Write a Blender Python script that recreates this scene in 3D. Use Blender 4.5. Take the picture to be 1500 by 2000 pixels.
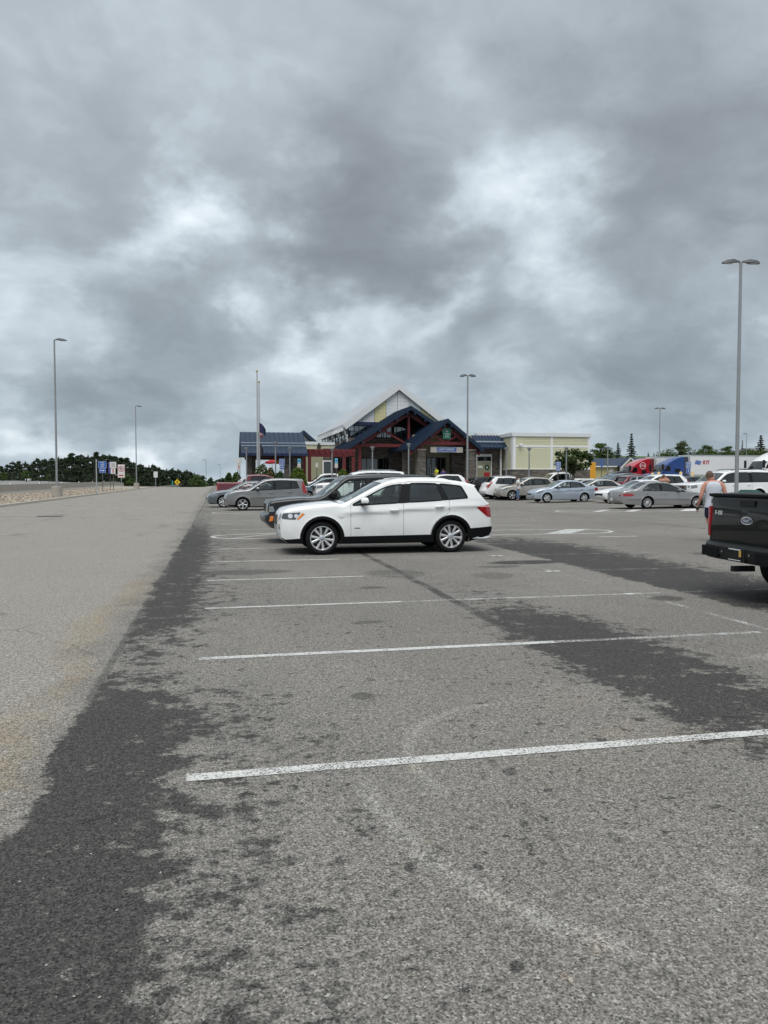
import bpy, bmesh, math, random
from mathutils import Vector, Matrix, geometry, noise as mnoise
R = math.radians
scene = bpy.context.scene
for o in list(bpy.data.objects): bpy.data.objects.remove(o)

# ---------------------------------------------------------------- camera
YAW = 12.1; PITCH = -2.48; CAMZ = 1.6
cam = bpy.data.cameras.new('camera'); camo = bpy.data.objects.new('camera', cam)
scene.collection.objects.link(camo); scene.camera = camo
cam.sensor_fit = 'HORIZONTAL'; cam.sensor_width = 36.0; cam.lens = 36.0
cam.clip_start = 0.05; cam.clip_end = 6000
camo.location = (0, 0, CAMZ)
camo.rotation_euler = (R(90 + PITCH), 0, R(-YAW))

# ---------------------------------------------------------------- sky (overcast), sun, exposure
SUN_EL, SUN_AZ = 64.0, 205.0            # azimuth clockwise from +Y (behind the camera, left)
world = bpy.data.worlds.new('World'); scene.world = world; world.use_nodes = True
wt = world.node_tree; wt.nodes.clear()
class NT:
    """tiny helper for writing node trees"""
    def __init__(s, tree): s.t = tree
    def n(s, typ, **kw):
        nd = s.t.nodes.new(typ)
        for k, v in kw.items():
            if k == 'ins':
                for kk, vv in v.items(): s.put(nd.inputs[kk], vv)
            else: setattr(nd, k, v)
        return nd
    def put(s, inp, v):
        if hasattr(v, 'is_output') or isinstance(v, bpy.types.NodeSocket): s.t.links.new(v, inp)
        else: inp.default_value = v
    def math(s, op, a, b=0.0, c=0.0, clamp=False):
        nd = s.t.nodes.new('ShaderNodeMath'); nd.operation = op; nd.use_clamp = clamp
        for i, v in enumerate((a, b, c)): s.put(nd.inputs[i], v)
        return nd.outputs[0]
    def vm(s, op, a, b=(0, 0, 0), scale=None):
        nd = s.t.nodes.new('ShaderNodeVectorMath'); nd.operation = op
        s.put(nd.inputs[0], a); s.put(nd.inputs[1], b)
        if scale is not None: s.put(nd.inputs['Scale'], scale)
        return nd.outputs['Value'] if op in ('DOT_PRODUCT', 'LENGTH', 'DISTANCE') else nd.outputs[0]
    def noise(s, vec, scale, detail=4, rough=0.5, dist=0.0, col=False):
        nd = s.t.nodes.new('ShaderNodeTexNoise'); nd.noise_dimensions = '3D'
        s.put(nd.inputs['Vector'], vec); s.put(nd.inputs['Scale'], scale); s.put(nd.inputs['Detail'], detail)
        s.put(nd.inputs['Roughness'], rough); s.put(nd.inputs['Distortion'], dist)
        return nd.outputs['Color'] if col else nd.outputs['Fac']
    def ramp(s, fac, stops, interp='LINEAR'):
        nd = s.t.nodes.new('ShaderNodeValToRGB'); cr = nd.color_ramp; cr.interpolation = interp
        while len(cr.elements) < len(stops): cr.elements.new(0.5)
        for e, (p, c) in zip(cr.elements, stops):
            e.position = p
            e.color = (c, c, c, 1) if not hasattr(c, '__len__') else tuple(c) + (1,) * (4 - len(c))
        s.put(nd.inputs[0], fac)
        return nd.outputs['Color']
    def smooth(s, v, lo, hi):
        nd = s.t.nodes.new('ShaderNodeMapRange'); nd.interpolation_type = 'SMOOTHSTEP'
        s.put(nd.inputs[0], v); s.put(nd.inputs[1], lo); s.put(nd.inputs[2], hi)
        return nd.outputs[0]
    def mix(s, fac, a, b, blend='MIX'):
        nd = s.t.nodes.new('ShaderNodeMix'); nd.data_type = 'RGBA'; nd.blend_type = blend
        s.put(nd.inputs[0], fac); s.put(nd.inputs[6], a); s.put(nd.inputs[7], b)
        return nd.outputs[2]
    def sep(s, v):
        nd = s.t.nodes.new('ShaderNodeSeparateXYZ'); s.put(nd.inputs[0], v); return nd.outputs
    def comb(s, x, y, z):
        nd = s.t.nodes.new('ShaderNodeCombineXYZ')
        for i, v in enumerate((x, y, z)): s.put(nd.inputs[i], v)
        return nd.outputs[0]

def c4(c): return tuple(c) + (1.0,) if len(c) == 3 else tuple(c)
def ray(px, py):
    """direction (lot axes) seen at a point of the photograph"""
    p = R(PITCH); a = R(YAW)
    f = Vector((math.sin(a) * math.cos(p), math.cos(a) * math.cos(p), math.sin(p)))
    r = Vector((math.cos(a), -math.sin(a), 0)); u = r.cross(f)
    return (f + r * ((px - 750) / 1500) + u * ((1000 - py) / 1500))

def build_sky():
    k = NT(wt)
    tc = k.n('ShaderNodeTexCoord').outputs['Generated']
    d = k.vm('NORMALIZE', tc)
    x, y, z = k.sep(d)
    zc = k.math('MAXIMUM', z, 0.0)
    # cloud deck seen in perspective: project on a plane overhead
    den = k.math('ADD', zc, 0.42)
    deck = k.comb(k.math('DIVIDE', x, den), k.math('DIVIDE', y, den), 0.0)
    wn = k.vm('SUBTRACT', k.noise(deck, 2.0, 5, 0.55, 0.0, col=True), (0.5, 0.5, 0.5))
    dk = k.vm('ADD', deck, k.vm('SCALE', wn, scale=0.45))          # curled by the wind
    n1 = k.noise(dk, 1.6, 6, 0.54, 0.0)
    bl = k.math('ABSOLUTE', k.math('SUBTRACT', k.noise(k.vm('ADD', dk, (7.3, 2.1, 4.0)), 3.0, 4, 0.50, 0.0), 0.5))   # billows
    b2 = k.math('ABSOLUTE', k.math('SUBTRACT', k.noise(k.vm('ADD', dk, (1.3, 9.1, 2.0)), 7.5, 5, 0.56, 0.0), 0.5))
    n3 = k.noise(dk, 16.0, 4, 0.6, 0.0)
    # big masses of thick and thin cloud
    w2 = k.vm('SUBTRACT', k.noise(k.vm('MULTIPLY', d, (1, 1, 1.5)), 6.5, 5, 0.54, 0.0, col=True), (0.5, 0.5, 0.5))
    dw = k.vm('NORMALIZE', k.vm('ADD', d, k.vm('ADD', k.vm('SCALE', wn, scale=0.16), k.vm('SCALE', w2, scale=0.34))))
    tot = None
    lobes = [  # px, py of the mass, size (deg), brightness
        (390, 380, 5.0, .30), (300, 460, 5.0, .22), (460, 480, 4.0, .16), (1000, 360, 4.5, .22), (1080, 450, 5.5, .18), (960, 520, 4, .12), (60, 480, 6, .22), (20, 640, 5, .16),
        (600, 690, 3.4, .36), (830, 665, 3.2, .36), (700, 720, 3, .12), (1480, 600, 5, .22), (1000, 150, 6, .08), (30, 60, 7, .10), (480, 130, 6, .06), (700, 60, 8, -.09), (1250, 60, 7, -.07), (250, 60, 5, -.03),
        (600, 330, 6.0, -.16), (700, 450, 5.5, -.20), (820, 560, 4.5, -.16), (640, 590, 4.5, -.16), (170, 330, 6.0, -.20), (330, 250, 5, -.12), (300, 640, 4.5, -.20), (420, 690, 3.6, -.12), (190, 700, 3.5, -.14), (120, 600, 3.5, -.06),
        (950, 640, 3.8, -.20), (1230, 680, 4.0, -.22), (1370, 690, 4.0, -.20), (1180, 260, 5.5, -.18), (1400, 330, 7, -.20), (1300, 470, 5, -.10), (820, 260, 5, -.06),
        (330, 868, 2.6, .26), (110, 872, 3.2, .32), (250, 880, 2.5, .15), (100, 800, 3, -.06), (330, 790, 3.5, -.04), (1350, 850, 4.5, -.10), (1100, 790, 4, .08), (500, 770, 3, .05)]
    for (px, py, deg, amp) in lobes:
        c = ray(px, py).normalized()
        kk = 1.0 / (1 - math.cos(R(deg)))
        dt = k.vm('DOT_PRODUCT', dw, tuple(c))
        e = k.math('EXPONENT', k.math('MULTIPLY_ADD', dt, kk, -kk))
        tot = k.math('MULTIPLY_ADD', e, amp, 0.485 if tot is None else tot)
    v = k.math('MULTIPLY_ADD', k.math('SUBTRACT', n1, 0.5), 0.62, tot)
    v = k.math('MULTIPLY_ADD', k.math('SUBTRACT', bl, 0.10), 0.75, v)
    v = k.math('MULTIPLY_ADD', k.math('SUBTRACT', b2, 0.10), 0.26, v)
    v = k.math('MULTIPLY_ADD', k.math('SUBTRACT', n3, 0.5), 0.06, v)
    # thinner, brighter cloud towards the horizon
    v = k.math('ADD', v, k.math('MULTIPLY', k.math('EXPONENT', k.math('MULTIPLY', zc, -9.0)), 0.08))
    col = k.ramp(v, [(0.0, (.225, .240, .252)), (.22, (.292, .314, .330)), (.45, (.385, .417, .440)), (.68, (.57, .622, .652)), (.88, (.82, .865, .89)), (1.0, (.96, .975, .985))])
    low = k.ramp(v, [(0.0, (.17, .215, .255)), (.25, (.25, .315, .365)), (.48, (.38, .455, .505)), (.70, (.60, .665, .70)), (.9, (.86, .89, .90)), (1.0, (.96, .975, .985))])
    col = k.mix(k.math('MULTIPLY', k.math('EXPONENT', k.math('MULTIPLY', zc, -7.0)), .9), col, low)
    # an overcast sky is brighter overhead than at the horizon
    cie = k.math('ADD', 0.90, k.math('MULTIPLY', k.smooth(zc, 0.25, 1.0), 0.60))
    col = k.vm('MULTIPLY', k.vm('SCALE', col, scale=cie), (.965, 1.0, 1.035))
    sky = k.n('ShaderNodeTexSky', sky_type='NISHITA'); sky.sun_disc = False
    sky.sun_elevation = R(SUN_EL); sky.sun_rotation = R(SUN_AZ); sky.air_density = 1.0; sky.dust_density = 2.0
    skc = k.vm('SCALE', sky.outputs[0], scale=0.08)
    out = k.mix(0.94, skc, col)
    bg = k.n('ShaderNodeBackground'); k.put(bg.inputs[0], out); bg.inputs[1].default_value = SKY_STRENGTH
    o = k.n('ShaderNodeOutputWorld'); wt.links.new(bg.outputs[0], o.inputs[0])
EXPOSURE = 0.85
SKY_STRENGTH = 0.70
build_sky()
world.cycles.sampling_method = 'MANUAL'; world.cycles.sample_map_resolution = 256
sun = bpy.data.lights.new('sun', 'SUN'); sun.energy = 1.5; sun.angle = R(50); sun.color = (1.0, .97, .93)
suno = bpy.data.objects.new('sun', sun); scene.collection.objects.link(suno)
sd = Vector((math.sin(R(SUN_AZ)) * math.cos(R(SUN_EL)), math.cos(R(SUN_AZ)) * math.cos(R(SUN_EL)), math.sin(R(SUN_EL))))
suno.rotation_euler = sd.to_track_quat('Z', 'Y').to_euler(); suno.location = sd * 60
cy = scene.cycles; cy.max_bounces = 6; cy.diffuse_bounces = 2; cy.glossy_bounces = 3; cy.transmission_bounces = 4; cy.transparent_max_bounces = 12; cy.caustics_reflective = False; cy.caustics_refractive = False
vs = scene.view_settings; vs.view_transform = 'Standard'; vs.look = 'None'; vs.exposure = EXPOSURE; vs.gamma = 1.0; vs.use_curve_mapping = False

# ---------------------------------------------------------------- helpers
COL = scene.collection
def link(o, parent=None):
    COL.objects.link(o)
    if parent is not None: o.parent = parent
    return o
def tag(o, label=None, cat=None, group=None, kind=None):
    if label: o['label'] = label
    if cat: o['category'] = cat
    if group: o['group'] = group
    if kind: o['kind'] = kind
    return o
def thing(name, label, cat, loc=(0, 0, 0), rz=0.0, group=None):
    o = bpy.data.objects.new(name, None); link(o); o.empty_display_size = .1
    o.location = loc; o.rotation_euler = (0, 0, rz)
    return tag(o, label, cat, group)
def obj(name, me, parent=None, loc=None, rot=None):
    o = bpy.data.objects.new(name, me); link(o, parent)
    if loc is not None: o.location = loc
    if rot is not None: o.rotation_euler = rot
    return o
class MB:
    def __init__(s): s.v = []; s.f = []
    def add(s, vs, fs):
        b = len(s.v); s.v += [tuple(p) for p in vs]; s.f += [tuple(i + b for i in f) for f in fs]; return s
    def box(s, x0, x1, y0, y1, z0, z1):
        return s.add([(x0, y0, z0), (x1, y0, z0), (x1, y1, z0), (x0, y1, z0), (x0, y0, z1), (x1, y0, z1), (x1, y1, z1), (x0, y1, z1)],
                     [(0, 3, 2, 1), (4, 5, 6, 7), (0, 1, 5, 4), (1, 2, 6, 5), (2, 3, 7, 6), (3, 0, 4, 7)])
    def bar(s, a, b, w, h, up=(0, 0, 1)):
        """a straight bar of section w x h from a to b"""
        a = Vector(a); b = Vector(b); d = (b - a).normalized(); u = Vector(up)
        sd_ = d.cross(u)
        if sd_.length < 1e-4: sd_ = Vector((1, 0, 0))
        sd_.normalize(); u = sd_.cross(d).normalized()
        P = []
        for q in (a, b):
            for i, j in ((-1, -1), (1, -1), (1, 1), (-1, 1)): P.append(q + sd_ * (w / 2 * i) + u * (h / 2 * j))
        return s.add(P, [(0, 1, 2, 3), (7, 6, 5, 4), (0, 4, 5, 1), (1, 5, 6, 2), (2, 6, 7, 3), (3, 7, 4, 0)])
    def tube(s, pts, r, n=8, cap=True):
        pts = [Vector(p) for p in pts]; rs = r if hasattr(r, '__len__') else [r] * len(pts)
        base = len(s.v); prev = None
        for i, p in enumerate(pts):
            t = (pts[min(i + 1, len(pts) - 1)] - pts[max(i - 1, 0)]).normalized()
            a = Vector((0, 0, 1)) if abs(t.z) < .9 else Vector((1, 0, 0))
            if prev is not None: a = prev
            e1 = (a - t * a.dot(t)); e1.normalize(); e2 = t.cross(e1); prev = e1
            for j in range(n):
                th = 2 * math.pi * j / n
                s.v.append(tuple(p + e1 * (rs[i] * math.cos(th)) + e2 * (rs[i] * math.sin(th))))
        for i in range(len(pts) - 1):
            for j in range(n):
                a = base + i * n + j; b = base + i * n + (j + 1) % n
                s.f.append((a, b, b + n, a + n))
        if cap:
            s.f.append(tuple(base + j for j in range(n))[::-1]); s.f.append(tuple(base + (len(pts) - 1) * n + j for j in range(n)))
        return s
    def lathe(s, prof, n=24, axis='z', c=(0, 0, 0)):
        """prof: list of (r, h) turned round an axis"""
        base = len(s.v)
        for (r, h) in prof:
            for j in range(n):
                th = 2 * math.pi * j / n; a, b = r * math.cos(th), r * math.sin(th)
                p = (a, b, h) if axis == 'z' else (a, h, b)
                s.v.append((p[0] + c[0], p[1] + c[1], p[2] + c[2]))
        for i in range(len(prof) - 1):
            for j in range(n):
                a = base + i * n + j; b = base + i * n + (j + 1) % n
                s.f.append((a, b, b + n, a + n) if axis == 'z' else (a, a + n, b + n, b))
        return s
    def disc(s, c, r, n=20, axis='y', flip=False, sx=1.0, sz=1.0):
        P = []
        for j in range(n):
            th = 2 * math.pi * j / n; a, b = r * sx * math.cos(th), r * sz * math.sin(th)
            P.append({'y': (c[0] + a, c[1], c[2] + b), 'x': (c[0], c[1] + a, c[2] + b), 'z': (c[0] + a, c[1] + b, c[2])}[axis])
        f = tuple(range(n)); return s.add(P, [f[::-1] if flip else f])
    def prism(s, poly, d0, d1, axis='y'):
        """poly in the two other axes, extruded along axis"""
        n = len(poly)
        def m(a, b, d): return {'y': (a, d, b), 'x': (d, a, b), 'z': (a, b, d)}[axis]
        P = [m(a, b, d0) for a, b in poly] + [m(a, b, d1) for a, b in poly]
        return s.add(P, [tuple(range(n)), tuple(range(n, 2 * n))[::-1]] + [(i, i + n, (i + 1) % n + n, (i + 1) % n) for i in range(n)])
    def ellip(s, c, r, n=10, m=7):
        base = len(s.v)
        for i in range(m + 1):
            ph = math.pi * i / m
            for j in range(n):
                th = 2 * math.pi * j / n
                s.v.append((c[0] + r[0] * math.sin(ph) * math.cos(th), c[1] + r[1] * math.sin(ph) * math.sin(th), c[2] + r[2] * math.cos(ph)))
        for i in range(m):
            for j in range(n):
                a = base + i * n + j; b = base + i * n + (j + 1) % n
                s.f.append((a, a + n, b + n, b))
        return s
    def xf(s, M):
        s.v = [tuple(M @ Vector(p)) for p in s.v]; return s
    def mesh(s, name, m=None, smooth=None, fix=True, bevel=0.0):
        me = bpy.data.meshes.new(name); me.from_pydata(s.v, [], s.f)
        if fix or bevel:
            bm = bmesh.new(); bm.from_mesh(me)
            bmesh.ops.remove_doubles(bm, verts=bm.verts, dist=1e-5)
            bmesh.ops.recalc_face_normals(bm, faces=bm.faces)
            if bevel:
                ed = [e for e in bm.edges if len(e.link_faces) == 2 and e.calc_face_angle(0) > .6]
                bmesh.ops.bevel(bm, geom=ed, offset=bevel, segments=2, profile=.6, affect='EDGES', clamp_overlap=True)
            bm.to_mesh(me); bm.free()
        if m is not None: me.materials.append(m)
        if smooth is not None: shade(me, smooth)
        return me
    def build(s, name, m, parent=None, smooth=None, loc=None, rot=None, fix=True, bevel=0.0):
        return obj(name, s.mesh(name, m, smooth, fix, bevel), parent, loc, rot)
def shade(me, ang=40):
    me.shade_smooth(); me.set_sharp_from_angle(angle=R(ang))
def at(px, D):
    """lot position seen in picture column px at horizontal distance D along the view"""
    a = R(YAW); X = (px - 750) / 1500 * D
    return (X * math.cos(a) + D * math.sin(a), -X * math.sin(a) + D * math.cos(a))
def zat(py, D): return CAMZ + D * (935 - py) / 1500
def sstep(t, a, b):
    t = max(0.0, min(1.0, (t - a) / (b - a))); return t * t * (3 - 2 * t)
def rise(x, y):
    """height of the ground"""
    if x < -11.3: return 0.0
    h = 0.85 * sstep(y, 54, 69) * sstep(x, -4, 4) if x < 34 else 0.85 * sstep(y, 54, 69)
    h += 0.22 * sstep(x, 20, 30) * sstep(y, 33, 42) * (1 - sstep(y, 54, 69))
    h -= 5.0 * sstep(y, 150, 230) * (1 - sstep(x, 3, 30))
    return h

# ---------------------------------------------------------------- materials
MAT = {}
def mat(name, col, rough=.5, metal=0.0, spec=.5, coat=0.0, coat_r=.05, var=0.0, vscale=8.0, bump=0.0, bscale=40.0, emit=None):
    if name in MAT: return MAT[name]
    m = bpy.data.materials.new(name); m.use_nodes = True; t = m.node_tree; b = t.nodes['Principled BSDF']; k = NT(t)
    b.inputs['Base Color'].default_value = c4(col); b.inputs['Roughness'].default_value = rough; b.inputs['Metallic'].default_value = metal
    b.inputs['Specular IOR Level'].default_value = spec; b.inputs['Coat Weight'].default_value = coat; b.inputs['Coat Roughness'].default_value = coat_r
    if var or bump:
        oc = k.n('ShaderNodeTexCoord').outputs['Object']
    if var:
        nz = k.noise(oc, vscale, 5, .6)
        f = k.math('ADD', 1 - var, k.math('MULTIPLY', nz, 2 * var))
        k.put(b.inputs['Base Color'], k.vm('SCALE', c4(col)[:3], scale=f))
    if bump:
        bn = k.n('ShaderNodeBump'); bn.inputs['Strength'].default_value = bump; bn.inputs['Distance'].default_value = .02
        k.put(bn.inputs['Height'], k.noise(oc, bscale, 4, .6)); k.put(b.inputs['Normal'], bn.outputs[0])
    MAT[name] = m; return m
M_WHITE = mat('white_plastic', (.78, .78, .77), .45); M_WELL = mat('wheel_well', (.012, .012, .012), .9)
def glass(name, tint, refl=1.0):
    key = 'glass_' + name
    if key in MAT: return MAT[key]
    m = bpy.data.materials.new(key); m.use_nodes = True; t = m.node_tree; t.nodes.clear(); k = NT(t)
    tr = k.n('ShaderNodeBsdfTransparent'); tr.inputs[0].default_value = c4(tint)
    gl = k.n('ShaderNodeBsdfGlossy'); gl.inputs['Roughness'].default_value = .01; gl.inputs[0].default_value = (.92, .97, .97, 1)
    fr = k.n('ShaderNodeFresnel'); fr.inputs[0].default_value = 1.62
    f = k.math('MINIMUM', k.math('ADD', k.math('MULTIPLY', fr.outputs[0], refl), .03), 1.0)
    mx = k.n('ShaderNodeMixShader'); k.put(mx.inputs[0], f); t.links.new(tr.outputs[0], mx.inputs[1]); t.links.new(gl.outputs[0], mx.inputs[2])
    o = k.n('ShaderNodeOutputMaterial'); t.links.new(mx.outputs[0], o.inputs[0]); MAT[key] = m; return m
G_CLEAR = glass('clear', (.84, .91, .88)); G_DARK = glass('dark', (.20, .22, .225)); G_MID = glass('mid', (.56, .62, .61))
M_TYRE = mat('tyre_rubber', (.012, .012, .013), .8, spec=.15, var=.25, vscale=14)
M_BLACK = mat('black_plastic', (.012, .0125, .014), .5, spec=.2)
M_TRIM = mat('dark_trim', (.005, .0055, .0065), .6, spec=.12, var=.15)
M_GLOSSB = mat('gloss_black', (.008, .008, .009), .25, spec=.3)
M_WELL = mat('wheel_well', (.012, .012, .012), .9)
M_RIM = mat('alloy_rim', (.72, .73, .74), .28, .75); M_RIMD = mat('dark_rim', (.25, .26, .27), .35, .7)
M_DISC = mat('brake_disc', (.07, .07, .07), .5, .5)
M_CHROME = mat('chrome', (.80, .81, .82), .12, 1.0)
M_LAMP = mat('lamp_lens', (.26, .275, .29), .10, .5, coat=1.0); M_AMBER = mat('amber_lens', (.75, .22, .03), .15, coat=1.0)
M_RED = mat('red_lens', (.30, .008, .012), .12, coat=1.0); M_REDL = mat('pale_red_lens', (.75, .42, .42), .12, coat=1.0)
M_SEAT = mat('seat_cloth', (.055, .055, .058), .8); M_SEATL = mat('seat_beige', (.36, .33, .29), .75)
M_WHITE = mat('white_plastic', (.78, .78, .77), .45); M_SEAM = mat('panel_gap', (.07, .07, .072), .7)
M_PLATE = mat('plate_white', (.62, .64, .66), .5)

def text(name, body, size, m, parent, loc, rot, shear=0.0, bold=0.0, align='CENTER', ext=.0015, sx=1.0):
    cu = bpy.data.curves.new(name, 'FONT'); cu.body = body; cu.size = size; cu.align_x = align; cu.shear = shear; cu.offset = bold; cu.extrude = ext; cu.resolution_u = 3
    tmp = bpy.data.objects.new(name, cu); COL.objects.link(tmp); bpy.context.view_layer.update()
    me = bpy.data.meshes.new_from_object(tmp.evaluated_get(bpy.context.evaluated_depsgraph_get())); bpy.data.objects.remove(tmp)
    me.name = name; me.materials.clear(); me.materials.append(m)
    o = obj(name, me, parent, loc, rot); o.scale = (sx, 1, 1); return o
# ---------------------------------------------------------------- the ground
def asphalt_mat():
    m = bpy.data.materials.new('asphalt'); m.use_nodes = True; t = m.node_tree; k = NT(t); b = t.nodes['Principled BSDF']
    P = k.n('ShaderNodeNewGeometry').outputs['Position']
    x, y, z = k.sep(P)
    P = k.comb(x, y, 0.0)
    big = k.noise(P, .22, 4, .55); mid = k.noise(P, 1.3, 5, .6); sml = k.noise(P, 7.0, 5, .65)
    grain = k.noise(P, 75, 3, .7); g2 = k.noise(k.vm('ADD', P, (3.3, 1.7, 0)), 190, 2, .6)
    vo = k.n('ShaderNodeTexVoronoi'); vo.feature = 'F1'; k.put(vo.inputs['Vector'], P); vo.inputs['Scale'].default_value = 135
    # ---- dampness field: bands along the bays, broken up into blotches at their edges
    wv = k.vm('SUBTRACT', k.noise(P, 1.1, 4, .6, col=True), (.5, .5, .5))
    wx, wy, wz = k.sep(wv)
    xw = k.math('ADD', x, k.math('MULTIPLY', wx, .42)); yw = k.math('ADD', y, k.math('MULTIPLY', wy, 1.2))
    def ux(v): return (v + 4) / 16.0
    px_ = k.math('DIVIDE', k.math('ADD', xw, 4.0), 16.0, clamp=True)
    b1 = k.ramp(px_, [(ux(-1.25), 0), (ux(-.98), .42), (ux(-.90), 1.0), (ux(-.45), .92), (ux(-.15), .64), (ux(.5), .50), (ux(1.3), .34), (ux(2.3), .12)])
    b2 = k.ramp(px_, [(ux(1.9), .1), (ux(2.6), .36), (ux(3.0), .82), (ux(3.3), 1.0), (ux(3.8), .95), (ux(4.3), .60), (ux(5.0), .25), (ux(5.8), 0)])
    b3 = k.ramp(px_, [(ux(5.9), .0), (ux(6.2), .2), (ux(6.45), 1.0), (ux(7.9), .95), (ux(8.8), .55), (ux(9.8), .1), (ux(11), 0)])
    def uy(v): return v / 40.0
    py_ = k.math('DIVIDE', yw, 40.0, clamp=True)
    y1 = k.ramp(py_, [(0, 1.0), (uy(5.6), 1.0), (uy(6.6), .60), (uy(7.8), .70), (uy(9.0), .92), (uy(14), .95), (uy(20), 1.0), (uy(26), .75), (uy(32), .6), (1, .5)])
    y2 = k.ramp(py_, [(uy(2.3), 0), (uy(3.6), .55), (uy(4.6), .95), (uy(7.6), 1.0), (uy(9.4), .62), (uy(11.5), .45), (uy(15), .4), (uy(18), 0)])
    y3 = k.ramp(py_, [(uy(5), 0), (uy(8), .75), (uy(9.5), 1.0), (uy(17), .95), (uy(19.5), .7), (uy(22), .2), (uy(25), 0)])
    fld = k.math('MAXIMUM', k.math('MULTIPLY', b1, y1), k.math('MAXIMUM', k.math('MULTIPLY', b2, y2), k.math('MULTIPLY', b3, y3)))
    Ps = k.vm('MULTIPLY', P, (.9, 1.0, 1))
    nb = k.math('ADD', k.math('MULTIPLY', k.noise(Ps, 4.2, 6, .70), .60), k.math('MULTIPLY', k.noise(Ps, 15, 5, .72), .40))
    wet = k.smooth(k.math('ADD', fld, k.math('MULTIPLY', k.math('SUBTRACT', nb, .5), 2.7)), .54, .80)
    # scattered drips
    spn = k.noise(P, 9.0, 3, .6); sp2 = k.noise(k.vm('ADD', P, (5.1, 3.7, 0)), 24, 2, .5)
    spa = k.smooth(k.noise(P, .7, 3, .5), .36, .60); inb = k.math('MULTIPLY', k.smooth(x, -.2, .1), k.math('SUBTRACT', 1.0, k.smooth(x, 2.2, 5.0)))
    spots = k.math('MULTIPLY', k.math('MAXIMUM', k.smooth(spn, .615, .645), k.math('MULTIPLY', k.smooth(sp2, .64, .675), .9)), k.math('MULTIPLY', spa, k.math('ADD', .35, k.math('MULTIPLY', inb, .65))))
    # oil stains with a place of their own
    oil = None
    ow = k.vm('ADD', P, k.vm('SCALE', wv, scale=.35))
    for (ox, oy, rx, ry, am) in [(5.75, 13.75, .80, .34, 1), (5.0, 13.2, .42, .18, .6), (5.85, 9.2, .24, .22, .75), (2.2, 11.0, .2, .12, .7), (1.6, 8.35, .17, .10, .6),
                                 (1.02, 5.5, .10, .10, .6), (.75, 3.0, .03, .04, .9), (1.05, 2.95, .025, .03, .8), (1.55, 3.9, .05, .05, .7), (.95, 2.32, .035, .03, .9), (1.72, 3.06, .05, .05, .3),
                                 (10.3, 14.5, .5, .35, .6), (2.9, 12.6, .5, .6, .45), (.35, 13.3, .9, .35, .6), (4.4, 12.0, .35, .5, .4), (-14, 31, 1.4, .2, .8)]:
        dv = k.vm('MULTIPLY', k.vm('SUBTRACT', ow, (ox, oy, 0)), (1 / rx, 1 / ry, 0))
        e = k.math('MULTIPLY', k.math('SUBTRACT', 1.0, k.smooth(k.vm('LENGTH', dv), .75, 1.15)), am)
        oil = e if oil is None else k.math('MAXIMUM', oil, e)
    # a crack sealed and damp along the bay at x = 3 and cold joints in the lane
    def seam(c, w, y0, y1, am):
        l = k.math('SUBTRACT', 1.0, k.smooth(k.math('ABSOLUTE', k.math('SUBTRACT', k.math('ADD', x, k.math('MULTIPLY', wx, .10)), c)), w * .4, w))
        g = k.math('MULTIPLY', k.smooth(y, y0 - .5, y0 + .5), k.math('SUBTRACT', 1.0, k.smooth(y, y1 - 1, y1 + 1)))
        return k.math('MULTIPLY', k.math('MULTIPLY', l, g), k.math('MULTIPLY', k.smooth(mid, .3, .55), am))
    sm = k.math('MAXIMUM', seam(3.0, .10, 7.5, 17.5, .9), k.math('MAXIMUM', seam(-.93, .05, 5, 140, .6), k.math('MAXIMUM', seam(-6.6, .05, 6, 120, .30), k.math('MAXIMUM', seam(6.3, .05, 19, 80, .5), seam(15.2, .09, 19, 70, .75)))))
    dark = k.math('MAXIMUM', k.math('MAXIMUM', wet, k.math('MULTIPLY', spots, .90)), k.math('MAXIMUM', oil, sm))
    # tyre-dragged darker lanes far off
    trk = k.math('MULTIPLY', k.smooth(k.noise(k.vm('MULTIPLY', P, (.05, .9, 1)), 1.0, 3, .5), .55, .75), k.smooth(y, 20, 30))
    # tan silt marks
    def blob(cx, cy, rx, ry, am):
        dv = k.vm('MULTIPLY', k.vm('SUBTRACT', k.vm('ADD', P, k.vm('SCALE', wv, scale=.5)), (cx, cy, 0)), (1 / rx, 1 / ry, 0))
        return k.math('MULTIPLY', k.math('SUBTRACT', 1.0, k.smooth(k.vm('LENGTH', dv), .2, 1.1)), am)
    tan = None
    for q in [(-1.30, 4.6, .34, 1.8, 1.0), (-1.2, 6.6, .2, 1.2, .8), (-1.35, 8.8, .26, 2.4, 1.0), (-1.15, 11.5, .3, 2.2, .8), (2.45, 5.1, .3, .3, .35), (2.9, 4.2, .5, .25, .4), (1.06, 4.1, .08, .08, .6),
              (1.05, 2.75, .10, .10, .45), (1.25, 2.45, .08, .10, .6), (.86, 3.2, .05, .08, .5), (1.12, 2.25, .05, .04, .6), (2.0, 3.9, .5, .35, .25), (2.5, 4.4, .35, .2, .35)]:
        e = blob(*q); tan = e if tan is None else k.math('MAXIMUM', tan, e)
    tan = k.math('MULTIPLY', tan, k.smooth(sml, .3, .6))
    # an arc scraped pale by a plough
    pw = k.vm('ADD', P, k.vm('SCALE', wv, scale=.12))
    def arcm(c, r, w):
        rr = k.vm('LENGTH', k.vm('SUBTRACT', pw, c)); return k.math('SUBTRACT', 1.0, k.smooth(k.math('ABSOLUTE', k.math('SUBTRACT', rr, r)), .01, w))
    a1 = k.math('MULTIPLY', arcm((2.10, 4.10, 0), 1.05, .07), k.math('MULTIPLY', k.smooth(y, 3.5, 3.9), k.math('SUBTRACT', 1.0, k.smooth(x, 1.7, 2.4))))
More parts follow.
